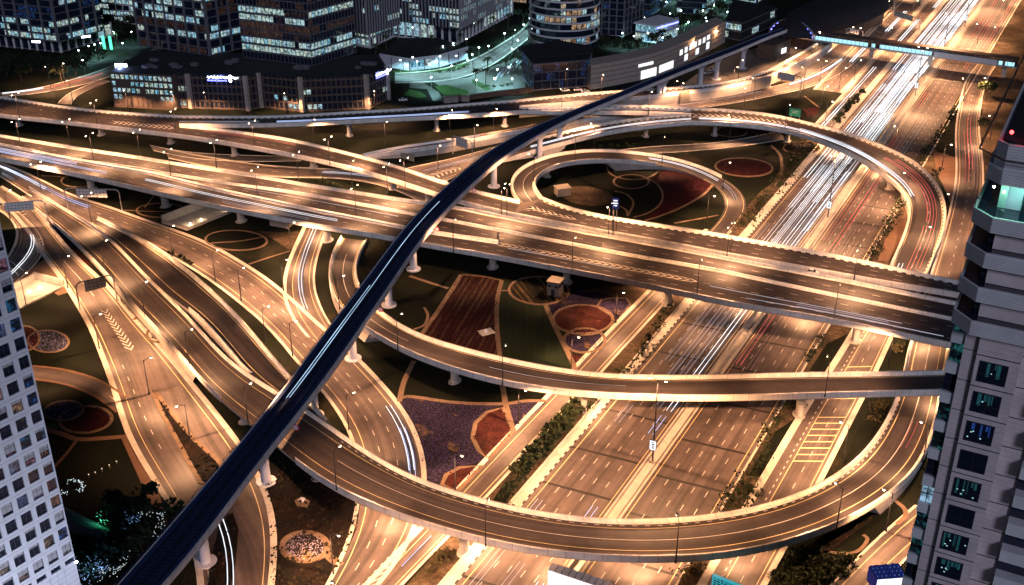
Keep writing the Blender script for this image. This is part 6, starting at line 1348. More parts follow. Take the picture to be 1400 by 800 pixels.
# footbridge over the motorway
z0f, z1f = 6.6, 10.6
a = P(1066, 42, 8.5); b = P(1392, 86, 8.5); a[2] = b[2] = 0; t = (b - a); Lf = np.linalg.norm(t); t = t / Lf; n3 = np.array([t[1], -t[0], 0])
if n3[1] > 0: n3 = -n3
fb = thing('footbridge', 'long enclosed footbridge with glowing blue window strip crossing the motorway to the station', 'footbridge', (a + b) / 2)
mb = MB(); mb.box((a + b) / 2 + [0, 0, (z0f + z1f) / 2], t * Lf / 2, n3 * 2.6, (0, 0, (z1f - z0f) / 2)); link('tube', mb, M['glass_dark'], fb)
mb = MB(); mb.box((a + b) / 2 + [0, 0, z1f + .2], t * Lf / 2, n3 * 2.9, (0, 0, .22)); link('roof', mb, M['brown_wall'], fb)
mb = MB(); mb.box((a + b) / 2 + [0, 0, z0f - .3], t * Lf / 2, n3 * 2.9, (0, 0, .35)); link('floor_slab', mb, M['metal_pale'], fb)
mb = MB(); k = int(Lf / 2.4)
for i in range(k + 1): mb.box(a + t * Lf * i / k + n3 * 2.7 + [0, 0, (z0f + z1f) / 2], t * .09, n3 * .12, (0, 0, (z1f - z0f) / 2))
link('frame', mb, M['steel_dark'], fb)
for f0, f1 in ((.17, .40), (.415, .43), (.45, .665), (.93, .945), (.955, .99)):
    mb = MB(); mb.box(a + t * Lf * (f0 + f1) / 2 + n3 * 2.65 + [0, 0, z0f + 1.3], t * Lf * (f1 - f0) / 2, n3 * .05, (0, 0, 1.05)); link('window', mb, M['bridge_window'], fb)
mb = MB(); mb.box(a + t * Lf * .80 + n3 * 3.0 + [0, 0, z0f + 1.2], t * Lf * .125, n3 * .1, (0, 0, 1.4)); link('sign_panel', mb, M['balcony_white'], fb)
for f in (.19, .415, .66, .955, .02):
    p = a + t * Lf * f; mb = MB(); mb.abox((p[0], p[1], 3.1), 2.2, 1.6, 6.4, R(-28)); mb.abox((p[0], p[1], 6.0), 4.4, 2.0, .6, R(-28)); link('pier', mb, M['concrete'], fb)
# neon signs with Arabic over Latin lettering and a knot emblem
def neon(px, py, ang, label, w=14.0, p0=None):
    uu = np.array([math.cos(ang), math.sin(ang), 0]); c = on_wall(px, py, p0 + np.array([uu[1], -uu[0], 0]) * 1.0, uu); o = thing('neon_sign', label, 'neon sign', c, rz=ang); 
    for nm, body, sz, x, z in (('lettering', '\u062F\u0631\u062A\u0631\u0627\u0634\u062A \u062F\u0631\u062F\u0646\u0627\u062A\u0633', w * .135, -w * .5, .2), ('lettering', 'Standard Chartered', w * .098, -w * .5, -w * .12)):
        cu = bpy.data.curves.new(nm, 'FONT'); cu.body = body; cu.size = sz; cu.extrude = .05; cu.offset = .06; cu.materials.append(M['neon_white'] if z > 0 else M['neon_blue']); tmp = bpy.data.objects.new('tmp', cu); sc.collection.objects.link(tmp); me = bpy.data.meshes.new_from_object(tmp.evaluated_get(bpy.context.evaluated_depsgraph_get())); bpy.data.objects.remove(tmp); ob = bpy.data.objects.new(nm, me); sc.collection.objects.link(ob); ob.parent = o; ob.location = (x, -.2, z); ob.rotation_euler = (R(90), 0, 0)
    mb = MB(); pts = [(w * .44 + w * .055 * math.sin(2 * s) * .9, -.2, w * .0 + w * .13 * math.cos(s)) for s in np.linspace(0, 6.283, 30)]; mb.tube(pts, w * .014, n=5); link('emblem', mb, M['neon_white'], o, local=True)
    mb = MB(); mb.abox((0, .05, 0), w * 1.06, .1, w * .34); link('backing', mb, M['glass_blue'], o, local=True)
    ld = bpy.data.lights.new('sign_light', 'POINT'); ld.energy = 900; ld.color = (.25, .3, 1); ld.shadow_soft_size = 1; ob = bpy.data.objects.new('sign_light', ld); sc.collection.objects.link(ob); ob.parent = o; ob.location = (0, -2.5, 0)
p_, q_ = P(262, 148), P(340, 151); neon(300, 107, math.atan2((q_ - p_)[1], (q_ - p_)[0]), 'blue neon bank sign with knot emblem on the middle of the office podium', 12.5, p_)
p_, q_ = P(503, 149), P(531, 136); neon(522, 101, math.atan2((q_ - p_)[1], (q_ - p_)[0]), 'blue neon bank sign with knot emblem on the right end wall of the office podium', 10.5, p_)
c = P(166, 91, 17.6) ; o = thing('neon_sign', 'dazzling blue white sign on the roof corner of the low office wing', 'neon sign', c); mb = MB(); mb.abox(c + [0, -.4, .4], 6.2, .4, 2.2, R(-8)); link('panel', mb, M['neon_white'], o); mb = MB(); mb.abox(c + [0, .1, .4], 6.8, .3, 2.6, R(-8)); link('frame', mb, M['steel_dark'], o)
ld = bpy.data.lights.new('sign_light', 'POINT'); ld.energy = 5000; ld.color = (.35, .5, 1); ob = bpy.data.objects.new('sign_light', ld); sc.collection.objects.link(ob); ob.parent = o; ob.location = (0, -3, .5)
for i, (x, y, z, s) in enumerate(((50, 58, 9, 'first'), (118, 51, 9, 'second'), (505, 43, 10, ''), (540, 31, 10, ''))):
    c = P(x, y, z); lb = ('%s blue white facade light from the left on the arcade of the upper left tower' % s) if s else ('blue white facade light on the ' + ('left' if x < 520 else 'right') + ' corner of the bright cream arcade')
    o = thing('facade_light', lb, 'facade light', c); mb = MB(); mb.abox(c + [0, -.5, .5], 5.0 if s else 2.4, .5, 1.0, R(-10 if x < 100 else 30)); link('panel', mb, M['neon_white'], o)
    mb = MB(); mb.abox(c + [0, -.1, .4], 5.4 if s else 2.8, .3, 1.3, R(-10 if x < 100 else 30)); link('housing', mb, M['steel_dark'], o)
c = P(148, 58, 4); o = thing('entrance_light', 'green lit entrance portal at the right end of the upper left arcade', 'entrance light', c)
for dx in (-2.4, 1.6): mb = MB(); mb.abox(c + [dx, -1, 0], 1.5, .5, 8); link('panel', mb, M['green_light'], o)
# cool lamps of the plaza and its streets
COOL = None
def cool(px, py, i, label, h=7, e=1.0, z=0):
    global COOL
    if COOL is None:
        o = thing('plaza_lamp', 'x', 'lamp', (0, 0, 0)); mb = MB(); mb.tube([(0, 0, 0), (0, 0, h)], .1, .07, n=6); link('pole', mb, M['steel'], o); mb = MB(); mb.ball((0, 0, h + .25), .42, .42, .34, 8, 6); link('bulb', mb, M['lamp_glow_cool'], o, smooth=True); mb = MB(); mb.abox((0, 0, h + .62), .9, .9, .08); link('lamp_head', mb, M['steel_dark'], o)
        ld = lantern('lamp_light', LAMP_W * .19, 150, .5, .3, (.45, .95, 1.0)); ob = bpy.data.objects.new('lamp_light', ld); sc.collection.objects.link(ob); ob.parent = o; ob.location = (0, 0, h - .45); COOL = o
    else: o = copy_tree(COOL)
    o.location = tuple(map(float, P(px, py, z))); meta(o, label, 'lamp', 'cool white lamps of the office quarter')
cl = sorted([(571, 102), (588, 106), (602, 95), (624, 94), (618, 108), (640, 100), (646, 92), (655, 82), (668, 80), (662, 112), (680, 113), (676, 126), (696, 110), (700, 84), (690, 62), (704, 58), (716, 50), (708, 72), (724, 40), (638, 70), (620, 76), (606, 80), (730, 108), (744, 28), (738, 90), (590, 124), (565, 96), (548, 100), (700, 126), (652, 128)])
for i, (x, y) in enumerate(cl): cool(x, y, i, '%s cool white plaza lamp counting from the left, on the teal lit plaza' % (ORD[i]))
for i, (x, y) in enumerate(sorted([(124, 80), (132, 78), (140, 76), (110, 86), (170, 76), (182, 60), (158, 60), (116, 100)])): cool(x, y, i, '%s cool lamp counting from the left on the street beside the upper left tower' % ORD[i])
_r = random.Random(77); xs = sorted([(_r.uniform(560, 735), _r.uniform(2, 56)) for _ in range(16)])
for i, (x, y) in enumerate(xs): cool(x, y, i, '%s cool lamp counting from the left among the towers behind the plaza' % ORD[i])
xs = sorted([(_r.uniform(830, 1010), _r.uniform(-4, 48)) for _ in range(20)])
for i, (x, y) in enumerate(xs): cool(x, y, i, '%s cool lamp counting from the left in the dark quarter above the mall' % ORD[i])
for i, (x, y) in enumerate(sorted([(850, 62), (866, 66), (885, 62), (905, 68), (925, 56), (940, 46), (880, 40), (930, 30), (960, 30), (975, 22), (910, 18), (850, 30), (990, 14)])): cool(x, y, i, '%s cool lamp counting from the left in the gardens behind the mall' % ORD[i])
for i, (x, y, h) in enumerate(sorted(((845, 70, 7), (858, 74, 7), (872, 72, 8), (890, 66, 9), (900, 60, 9), (912, 64, 8), (888, 54, 9), (905, 50, 9), (935, 44, 8), (928, 38, 9), (945, 36, 8), (958, 28, 8), (970, 22, 8), (985, 18, 8), (760, 60, 7), (775, 62, 7), (792, 62, 7), (812, 62, 8), (828, 66, 8)))): tree(x, y, h, 3.4, '%s lit green tree counting from the left in the gardens around the mall' % ORD[i], 'leaf', 'trees of the mall gardens', 200)
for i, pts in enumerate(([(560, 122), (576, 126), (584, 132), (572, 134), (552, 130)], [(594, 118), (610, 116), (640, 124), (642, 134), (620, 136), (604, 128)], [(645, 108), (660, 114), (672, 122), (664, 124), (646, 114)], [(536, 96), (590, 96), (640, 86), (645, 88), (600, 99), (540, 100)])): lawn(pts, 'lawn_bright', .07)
mb = MB(); q = [P(x, y) for x, y in ((608, 140), (640, 137), (680, 131), (728, 126))]
for a, b in zip(q, q[1:]): t = (b - a) / np.linalg.norm(b - a); mb.box((a + b) / 2 + [0, 0, 1.4], (b - a) / 2, np.array([t[1], -t[0], 0]) * .15, (0, 0, 1.4))
meta(link('boundary_wall', mb, M['brown_wall'], origin=q[1]), 'long brown boundary wall between the teal plaza and the far ramp', 'wall')
for i, (x, y, w) in enumerate(((612, 140, 4), (622, 139, 3), (636, 138, 4))): box_hut(x, y, w, 2.5, 2.6, R(8), '%s small brown cabin from the left along the boundary wall of the plaza' % ORD[i], False, 'site_cabin')
for i in range(4):      # curved white benches / steps of the plaza
    mb = MB(); pts = [P(676 + i * 9 + s * 18, 98 - i * 5 - 14 * s * (1 - .5 * s) + 20 * (1 - s) * .6, .5) for s in np.linspace(0, 1, 8)]; mb.tube(pts, .55, n=6); meta(link('plaza_wall', mb, M['white_wall'], origin=pts[0]), '%s curved white terrace wall counting from the left beside the glass pavilion' % ORD[i], 'wall')
# ================================================================== left tower
cC = at_depth(105, 775, 211.0); uL = np.array([-.585, -.811, 0]); nL = np.array([.811, -.585, 0]); ST, BAY = 3.6, 2.96
lt = thing('office_tower', 'white gridded tower with square windows cut off by the left edge of the photo', 'tower', (cC[0], cC[1], 0))
def onL(x, y): p = on_wall(x, y, cC, uL); return float(np.dot(p - cC, uL)), float(p[2])
s_c, z_c = onL(57, 593); s_m, z_m = onL(41, 628)
zrow = z_m + ST * 200 - ST * 200
zb = onL(100, 768)[1]
D_ = 30.0; NC = 14; Lw = s_m + BAY * (NC - .5)
LB = LOC[lt.name]
def lbox(mb, s0, s1, z0, z1, d0, d1): c = cC * [1, 1, 0] + uL * (s0 + s1) / 2 + nL * (d0 + d1) / 2 + [0, 0, (z0 + z1) / 2]; mb.box(c, uL * (s1 - s0) / 2, nL * abs(d1 - d0) / 2, (0, 0, (z1 - z0) / 2))
ZT = 128.0
mb = MB(); lbox(mb, .05, Lw, 0, ZT, -D_, -.35); link('wall', mb, M['glass_dark'], lt)
mb = MB(); lbox(mb, 0, Lw, 0, zb, -.34, .0)
zr = []; z = z_m
while z > zb + 1.2: z -= ST
z += ST
while z < ZT: zr.append(z); z += ST
PW, PH = 2.02, 2.35
for z in zr + [zr[-1] + ST]: lbox(mb, 0, Lw, z - ST + PH / 2, z - PH / 2, -.34, 0)
s = s_m - BAY / 2
edges = [s + BAY * k for k in range(NC + 1)]
for k in range(NC + 1):
    sc0 = s_m + BAY * (k - .5); lbox(mb, sc0 - (BAY - PW) / 2, sc0 + (BAY - PW) / 2, zb, ZT, -.34, .012)
lbox(mb, 0, .22, zb, ZT, -.34, .012)
link('facade_grid', mb, M['white_wall'], lt)
mb = MB()
for k in range(NC * 2): lbox(mb, s_m - BAY / 2 + BAY * .5 * k - .02, s_m - BAY / 2 + BAY * .5 * k + .02, 0, zb - .02, .0, .01)
for z in np.arange(zb - .9, 10, -1.1): lbox(mb, 0, Lw, z - .02, z + .02, 0, .01)
for z in zr: lbox(mb, 0, Lw, z - ST / 2 - .02, z - ST / 2 + .02, .012, .02)
link('panel_joint', mb, M['grey_frame'], lt)
rnd = random.Random(5); wm = {}
cw = (s_m - BAY / 2 - (BAY - PW) / 2 - .22)
for z in zr:
    for k in range(-1, NC - 1):
        if k < 0: sm, w = .22 + cw / 2, cw
        else: sm, w = s_m + BAY * k, PW
        p = cC * [1, 1, 0] + uL * sm - nL * .30 + [0, 0, z]
        x, y = proj(p)
        if x < -8 or y < 270 or y > 805: continue
        mt = rnd.choices(['glass_dark', 'lit_room', 'lit_blue', 'glass_blue', 'lit_warm'], [.46, .22, .18, .14, .0])[0]
        bl = rnd.choice([0, 0, 0, .3, .55, .8]); ky = (mt, k < 0, bl)
        if ky not in wm:
            mb = MB(); mb.box((0, 0, 0), uL * (w / 2 - .02), nL * .03, (0, 0, PH / 2 - .02)); mb.box(nL * .04, uL * .03, nL * .02, (0, 0, PH / 2 - .02), mi=1); mb.box(nL * .04 + [0, 0, .35], uL * (w / 2 - .03), nL * .018, (0, 0, .03), mi=1)
            if bl: mb.box(nL * .034 + [0, 0, PH / 2 - PH * bl / 2], uL * (w / 2 - .05), nL * .004, (0, 0, PH * bl / 2 - .03), mi=2)
            for e_ in (-1, 1): mb.box(nL * .05 + uL * e_ * (w / 2 - .05), uL * .05, nL * .03, (0, 0, PH / 2 - .02), mi=1); mb.box(nL * .05 + [0, 0, e_ * (PH / 2 - .06)], uL * (w / 2 - .03), nL * .03, (0, 0, .05), mi=1)
            o = link('window', mb, [M[mt], M['steel_dark'], M['blind']], lt, local=True); wm[ky] = o
        else: o = wm[ky].copy(); sc.collection.objects.link(o)
        o.location = tuple(p - LB)
c = cC + nL * .8 + uL * .3; c[2] = onL(101, 768)[1] + .3
o = thing('corner_floodlight', 'blue white floodlight at the lower corner of the left tower', 'floodlight', c); mb = MB(); mb.ball(c, .3, .3, .25, 8, 6); link('bulb', mb, M['neon_white'], o); mb = MB(); mb.box(c - nL * .4, nL * .4, uL * .06, (0, 0, .06)); link('bracket', mb, M['steel_dark'], o)
for i, (so_, do_, e) in enumerate(((8, 34, 1.0), (34, 30, .7))):      # added mast floodlights, out of view, that brighten the tower's face
    b = cC * [1, 1, 0] + uL * so_ + nL * do_; o = thing('facade_floodlight', ('near ' if i else 'far ') + 'floodlight mast aimed up at the white left tower', 'floodlight', b)
    mb = MB(); mb.tube([b, b + [0, 0, 14]], .15, n=6); link('pole', mb, M['steel_dark'], o); mb = MB(); mb.abox(b + [0, 0, 14.2], 1.2, .8, .7, R(-50)); link('lamp_head', mb, M['steel'], o)
    ld = bpy.data.lights.new('flood_light', 'SPOT'); ld.energy = 60000 * e; ld.color = (.80, .84, 1.0); ld.spot_size = R(110); ld.spot_blend = .8; ld.shadow_soft_size = .6
    ob = bpy.data.objects.new('flood_light', ld); sc.collection.objects.link(ob); ob.parent = o; ob.location = (0, 0, 15.2)
    tgt = cC * [1, 1, 0] + uL * so_ + [0, 0, 66]; ob.rotation_euler = Vector(tuple(tgt - (b + [0, 0, 15]))).to_track_quat('-Z', 'Y').to_euler()
# park below the left tower: long tube roof and strings of fairy lights
a = P(92, 712, 3); b = P(150, 742, 3); t = (b - a) / np.linalg.norm(b - a); mb = MB(); mb.tube([a - t * 6, a, a + (b - a) * .5, b - t, b + t * .5], 2.6, n=16); meta(link('tube_roof', mb, M['metro_concrete'], origin=a, smooth=False), 'pale barrel roof lying between dark trees at the foot of the left tower', 'roof')
def fairy(pts, mat, label, n, jit=.6, z=6.5, r=.10):
    q = [P(x, y, z) for x, y in pts]; c = q[0]; mb = MB(); L = [np.linalg.norm(b - a) for a, b in zip(q, q[1:])]; T = sum(L)
    for k in range(n):
        s = random.random() * T; i = 0
        while i < len(L) - 1 and s > L[i]: s -= L[i]; i += 1
        p = q[i] + (q[i + 1] - q[i]) * s / max(L[i], .01) + np.array([random.gauss(0, jit) for _ in range(3)]); mb.ball(p, r * random.uniform(.6, 1.3), r, r, 5, 3)
    meta(link('fairy_lights', mb, M[mat], origin=c), label, 'fairy lights', 'fairy lights of the park')
fairy([(92, 658), (100, 656), (108, 658), (114, 664), (112, 670), (104, 671)], 'fairy_white', 'curl of white fairy lights on the dark lawn beside the left tower', 44, .25, .6, .13)
fairy([(84, 672), (92, 677)], 'fairy_white', 'short string of warm white fairy lights touching the left tower', 10, .3, .6, .13)
fairy([(168, 717), (180, 715), (190, 708)], 'fairy_blue', 'cluster of blue fairy lights in a dark tree left of the metro viaduct', 46, .8); fairy([(184, 704), (196, 702), (208, 704)], 'fairy_white', 'row of white fairy lights along the top of the dark trees', 12, .4)
fairy([(212, 700), (222, 703), (218, 716), (214, 724), (204, 736)], 'fairy_white', 'string of white fairy lights edging the tree beside the metro viaduct', 34, .5); fairy([(176, 762), (166, 772), (156, 782), (142, 782), (138, 792)], 'fairy_white', 'bright string of fairy lights looping beside the viaduct at the bottom', 54, .5)
fairy([(110, 776), (120, 770), (130, 780), (112, 796), (124, 800)], 'fairy_blue', 'patch of icy blue fairy lights at the foot of the left tower', 70, 1.4); fairy([(134, 770), (140, 776), (136, 780)], 'fairy_blue', 'dense knot of blue fairy lights in the middle of the park trees', 40, .7)
fairy([(132, 704), (138, 712), (142, 716)], 'fairy_green', 'green lit branch beside the pale barrel roof', 18, .7)
for k, (x, y) in enumerate(((122, 653), (131, 650), (140, 645), (150, 640), (160, 635))):
    c = P(x, y); o = thing('bollard_light', '%s low bollard light from the left on the dark lawn' % ORD[k], 'bollard', c, 'bollard lights on the dark lawn'); mb = MB(); mb.tube([c, c + [0, 0, .9]], .12, n=6); link('post', mb, M['steel'], o); mb = MB(); mb.ball(c + [0, 0, 1.0], .16, .16, .14, 6, 4); link('bulb', mb, M['bollard_glow'], o)
for i, (x, y, z, col, e) in enumerate(((128, 778, 7, (.2, .45, 1), 500), (140, 776, 7, (.25, .4, 1), 400), (180, 714, 7, (.1, .25, 1), 260), (138, 712, 6, (.05, 1, .5), 160), (116, 792, 7, (.3, .6, 1), 420))):
    c = P(x, y, z); o = thing('tree_spotlight', ('green' if col[1] > .9 else 'blue') + ' spotlight in the park trees, ' + ['beside the bottom edge trees', 'in the brightest blue tree', 'in the tree by the red pavement', 'next to the barrel roof', 'closest to the left tower base'][i], 'spotlight', c); mb = MB(); mb.ball(c, .2, .2, .2, 6, 4); link('bulb', mb, M['fairy_blue' if col[1] < .9 else 'fairy_green'], o); mb = MB(); mb.tube([c * [1, 1, 0], c - [0, 0, .2]], .06, n=5); link('pole', mb, M['steel_dark'], o)
    ld = bpy.data.lights.new('lamp_light', 'POINT'); ld.energy = e; ld.color = col; ob = bpy.data.objects.new('lamp_light', ld); sc.collection.objects.link(ob); ob.parent = o; ob.location = (0, 0, .6)
# ================================================================== right tower
u3 = np.array([*NV, 0]); d3 = np.array([*DV, 0]); m3 = -d3
p2 = at_depth(1302, 640, 115.0)
rt_ = thing('apartment_tower', 'grey apartment tower with banded balconies and stacked windows at the right edge', 'tower', (p2[0], p2[1], 0)); RB = p2 * [1, 1, 0]
def onR(x, y, off=0.0): p = on_wall(x, y, p2 + m3 * off, u3); return float(np.dot(p - p2, u3)), float(p[2])
def rbox(mb, s0, s1, z0, z1, f0, f1, mi=0): c = RB + u3 * (s0 + s1) / 2 + m3 * (f0 + f1) / 2 + [0, 0, (z0 + z1) / 2]; mb.box(c, u3 * (s1 - s0) / 2, m3 * abs(f1 - f0) / 2, (0, 0, (z1 - z0) / 2), mi)
sA = onR(1362, 640)[0]; s1_ = onR(1283, 640, -.6)[0]; s0_ = onR(1266, 640, -1.2)[0]; sR = onR(1396, 640, -1.6)[0]
q1s, q1z = onR(1328, 439, 1.5); Q1 = RB + u3 * q1s + m3 * 1.5
ch = np.array([.29, -.957, 0]); Q0 = on_wall(1304, 420, Q1, ch); Q0 = Q0 * [1, 1, 0]
SR = 3.5; zlow = q1z - 1.5
DEP = 52.0; SW = sR + 26
zt_ = zlow
mb = MB(); rbox(mb, .0, sA, 0, zt_, -DEP, 0); rbox(mb, s1_, 0.0, 0, zt_, -DEP, -.6); rbox(mb, sA, SW, 0, zt_, -DEP, -1.6); link('wall', mb, M['stone_wall'], rt_)
# stack of windows on the plain bay, with storey joints
wz = []; wa = [onR(*q)[1] for q in ((1372, 472), (1355, 515), (1344, 555), (1334, 592), (1324, 630), (1310, 668), (1300, 702), (1290, 736), (1280, 774))]
wx = [onR(x, y)[0] for x, y in ((1311, 630), (1347, 640))]
wc, ww = (wx[0] + wx[1]) / 2, (wx[1] - wx[0])
zc = wa[4]; st_ = (wa[0] - wa[8]) / 8
jm = MB(); sm_ = MB(); rnd = random.Random(11); wms = {}
for k in range(-6, 6):
    z = zc + st_ * k
    if z + 1.4 < zt_:
        mt = 'glass_dark'
        mb = MB(); rbox(mb, wc - ww / 2, wc + ww / 2, z - 1.08, z + 1.08, -.06, .015); w = link('window', mb, M[mt], rt_)
        mb = MB(); rbox(mb, wc - .04, wc + .04, z - 1.08, z + 1.08, .016, .05); rbox(mb, wc - ww / 2, wc + ww / 2, z - .3, z - .24, .016, .05)
        for sd in (wc - ww / 2, wc + ww / 2): rbox(mb, sd - .06, sd + .06, z - 1.12, z + 1.12, .0, .06)
        for zz in (z - 1.1, z + 1.1): rbox(mb, wc - ww / 2 - .06, wc + ww / 2 + .06, zz - .05, zz + .05, .0, .058)
        link('frame', mb, M['steel_dark'], w)
        if k not in (-2, 0):      # curtains given a glow of their own as if lit, and small room lamps
            mb = MB(); x_ = wc - ww / 2 + .1 + rnd.random() * .6
            while x_ < wc + ww / 2 - .3:
                w_ = rnd.uniform(.08, .38); h_ = rnd.uniform(.5, 1.9); rbox(mb, x_, min(x_ + w_, wc + ww / 2 - .08), z + 1.0 - h_, z + 1.0, .0152, .0158); x_ += w_ + rnd.uniform(.06, .7)
            link('curtain', mb, M[rnd.choice(['curtain_teal', 'curtain_teal', 'curtain_blue'])], w)
            mb = MB()
            for _ in range(rnd.randint(1, 4)): gx, gz = wc + rnd.uniform(-.45, .45) * ww, z + rnd.uniform(-.95, .3); rbox(mb, gx - .07, gx + .07, gz - .06, gz + .06, .016, .0165)
            link('room_light', mb, M['room_glint'], w)
    rbox(jm, 0, sA, z + st_ / 2 - .05, z + st_ / 2 + .05, 0, .012); rbox(jm, s1_, 0, z + st_ / 2 - .04, z + st_ / 2 + .04, -.6, -.588); rbox(jm, sA, sR, z + st_ / 2 - .05, z + st_ / 2 + .05, -1.6, -1.588)
    for j in range(1, 6): rbox(sm_, 0, sA, z + st_ * (j / 6 - .5) - .012, z + st_ * (j / 6 - .5) + .012, 0, .008); rbox(sm_, s1_, 0, z + st_ * (j / 6 - .5) - .012, z + st_ * (j / 6 - .5) + .012, -.6, -.592); rbox(sm_, sA, sR, z + st_ * (j / 6 - .5) - .012, z + st_ * (j / 6 - .5) + .012, -1.6, -1.592)
link('panel_joint', jm, M['roof_dark'], rt_); link('cladding_groove', sm_, M['stone_joint'], rt_)
# left stack: loggia windows and pale spandrels
mb = MB(); rbox(mb, s0_ + .05, s1_, 0, zt_, -DEP, -1.5); link('wall', mb, M['glass_dark'], rt_)
for k in range(-7, 5):
    z = zc + st_ * k - .9
    mb = MB(); rbox(mb, s0_ - .1, s1_ + .02, z - .62, z + .62, -3.5, -.95); link('balcony', mb, M['balcony_white'], rt_)
    mt = {3: 'lit_teal', 4: 'lit_teal', 2: 'glass_blue', 1: 'lit_teal', 0: 'lit_teal', -1: 'glass_dark', -2: 'lit_cool', -3: 'lit_teal', -4: 'lit_teal'}.get(k, 'glass_dark')
    mb = MB(); rbox(mb, s0_, s1_, z + .64, z + st_ - .64, -1.6, -1.3); w = link('window', mb, M[mt], rt_)
    mb = MB(); rbox(mb, s0_, s1_, z + st_ / 2 - .04, z + st_ / 2 + .04, -1.29, -1.22); rbox(mb, (s0_ + s1_) / 2 - .04, (s0_ + s1_) / 2 + .04, z + .64, z + st_ - .64, -1.29, -1.22); link('frame', mb, M['steel_dark'], w)
# balconies of the far right wing
for k in range(-6, 7):
    z = zc + st_ * k + .2
    if z + 1 < zt_:
        mb = MB(); rbox(mb, sR, SW, z - .7, z + .7, -1.5, .1); link('balcony', mb, M['balcony_white'], rt_)
        mb = MB(); rbox(mb, sR, SW, z + .7, z + st_ - .7, -1.5, -1.2); link('window', mb, M['glass_blue'], rt_)
# upper storeys with wrap-around balconies and a cut corner
left = RB + u3 * (np.dot(Q0 - RB, u3)) - m3 * DEP
def crown_poly(ins=0.0): return [Q0[:2] - ch[:2] * ins * 0 + u3[:2] * ins, Q1[:2] - m3[:2] * ins, (Q1 + u3 * (SW - q1s))[:2] - m3[:2] * ins, (Q1 + u3 * (SW - q1s))[:2] - m3[:2] * (DEP + 36), (Q0 - m3 * (DEP + 30))[:2] + u3[:2] * ins]
for k in range(4):
    zb_ = q1z - 1.45 + SR * k
    mb = MB(); mb.prism(crown_poly(0), zb_, zb_ + 1.45); bo = link('balcony', mb, M['balcony_white'], rt_)
    mb = MB(); mb.prism(crown_poly(.28), zb_ + 1.44, zb_ + 1.455, bottom=False); link('balcony_floor', mb, M['glass_dark'], bo)
    mb = MB()
    for j in range(1, 7): mb.prism(crown_poly(-.012), zb_ + j * .2 - .012, zb_ + j * .2 + .012, top=False, bottom=False)
    link('panel_joint', mb, M['grey_frame'], bo)
    if k < 3:
        mb = MB(); mb.prism(crown_poly(1.7), zb_ + 1.45, zb_ + SR); link('glazing', mb, M['glass_dark'], rt_)
        mb = MB(); pl_ = crown_poly(1.45); a_, b_ = np.array([*pl_[1], 0]), np.array([*pl_[2], 0]); tt_ = (b_ - a_) / np.linalg.norm(b_ - a_)
        mb.box(a_ + tt_ * 2.6 + [0, 0, zb_ + 2.5], tt_ * 2.2, m3 * .15, (0, 0, 1.0)); link('pier', mb, M['stone_wall'], rt_)
zt1 = q1z + SR * 3
# lit penthouse terrace
mb = MB(); mb.prism(crown_poly(2.6), zt1, zt1 + 3.0); link('penthouse_wall', mb, M['white_wall'], rt_)
pl_ = crown_poly(2.5); a_, b_ = np.array([*pl_[1], 0]), np.array([*pl_[2], 0]); tt_ = (b_ - a_) / np.linalg.norm(b_ - a_)
mb = MB(); mb.box(a_ + tt_ * 5.2 + [0, 0, zt1 + 1.2], tt_ * 3.2, m3 * .06, (0, 0, 1.1)); link('window', mb, M['lit_teal'], rt_)
mb = MB(); pl_ = crown_poly(.1); pts = [np.array([*q, zt1 + 1.0]) for q in pl_[:3]]; mb.tube(pts, .05, n=5)
for a_, b_ in zip(pts, pts[1:]):
    n_ = int(np.linalg.norm(b_ - a_) / .45)
    for j in range(n_ + 1): p = a_ + (b_ - a_) * j / n_; mb.tube([p - [0, 0, 1.0], p], .02, n=4)
link('railing', mb, M['steel_dark'], rt_)
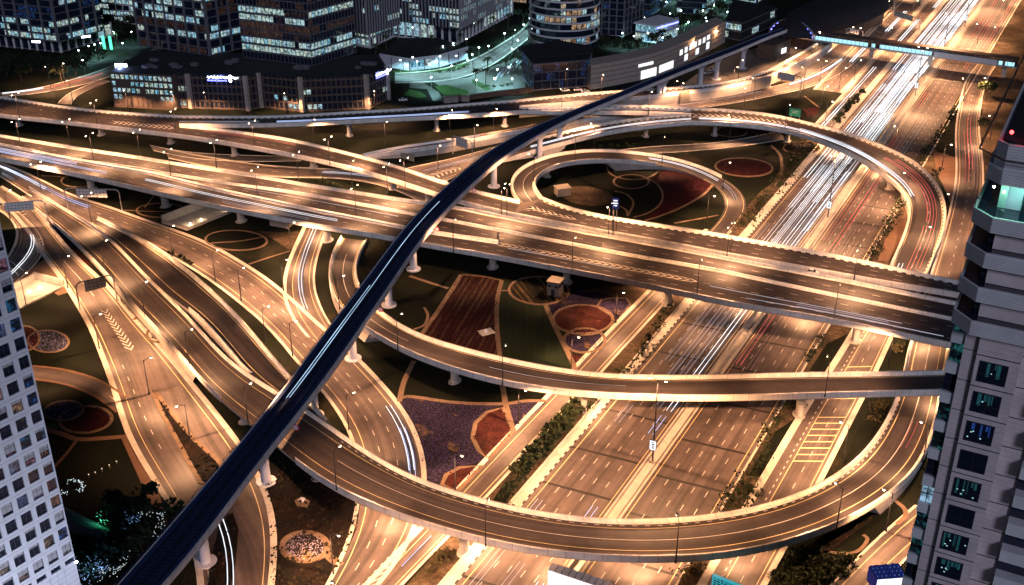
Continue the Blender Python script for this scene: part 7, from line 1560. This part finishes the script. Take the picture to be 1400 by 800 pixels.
for j, (f, cc, e) in enumerate(((.25, (.15, 1, .6), 90), (.75, (.35, 1, .75), 90), (2.2, (.3, 1, .8), 110), (5.5, (.3, 1, .85), 110))):
    p = (Q0 + (Q1 - Q0) * f + u3 * .9 if f < 1 else Q1 + u3 * f - m3 * 1.3) * [1, 1, 0] + [0, 0, zt1 + 2.4]; mb = MB(); mb.ball(p, .12, .12, .12, 6, 4); link('terrace_lamp', mb, M['lamp_glow'] if j < 2 else M['lamp_glow_cool'], rt_)
    ld = bpy.data.lights.new('lamp_light', 'POINT'); ld.energy = e; ld.color = cc; ob = bpy.data.objects.new('lamp_light', ld); sc.collection.objects.link(ob); ob.parent = rt_; ob.location = tuple(p - LOC[rt_.name] - [0, 0, .35])
mb = MB(); mb.prism(crown_poly(.5), zt1 + 3.0, zt1 + 4.3); mb.prism(crown_poly(.9), zt1 + 4.3, zt1 + 6.6); pw_ = link('roof_parapet', mb, M['balcony_white'], rt_)
mb = MB()
for j in range(1, 15): mb.prism(crown_poly(.49 if j < 5 else .888), zt1 + 3.0 + j * .25 - .012, zt1 + 3.0 + j * .25 + .012, top=False, bottom=False)
link('panel_joint', mb, M['grey_frame'], pw_)
mb = MB(); mb.prism(crown_poly(1.3), zt1 + 6.6, zt1 + 6.75); link('roof', mb, M['roof_dark'], rt_)
pl_ = crown_poly(-.5); mb = MB(); mb.tube([np.array([*q, zt1 + 5.6]) for q in (pl_[4], pl_[0], pl_[1], pl_[2])], .09, n=6); link('cradle_rail', mb, M['steel_dark'], rt_)
c = np.array([*crown_poly(1.3)[1], zt1 + 6.9]); mb = MB(); mb.tube([c, c + [0, 0, .5]], .1, n=6); link('beacon_post', mb, M['steel_dark'], rt_); mb = MB(); mb.ball(c + [0, 0, .75], .18, .18, .18, 8, 6); link('beacon', mb, M['red_beacon'], rt_)
ld = bpy.data.lights.new('beacon_light', 'POINT'); ld.energy = 60; ld.color = (1, .05, .05); ob = bpy.data.objects.new('beacon_light', ld); sc.collection.objects.link(ob); ob.parent = rt_; ob.location = tuple(c - LOC[rt_.name] + [0, 0, 1.2])

hedge([(596, 100), (616, 98), (636, 93)], 2.6, 1.4, 'low clipped hedge along the inner kerb of the teal plaza street', 'leaf'); hedge([(656, 120), (680, 119), (704, 116)], 2.4, 1.3, 'straight low hedge across the teal lit plaza', 'leaf'); hedge([(700, 92), (712, 84), (720, 74)], 2.6, 1.6, 'dark hedge on the plaza beside the glass pavilion', 'leaf_dark')
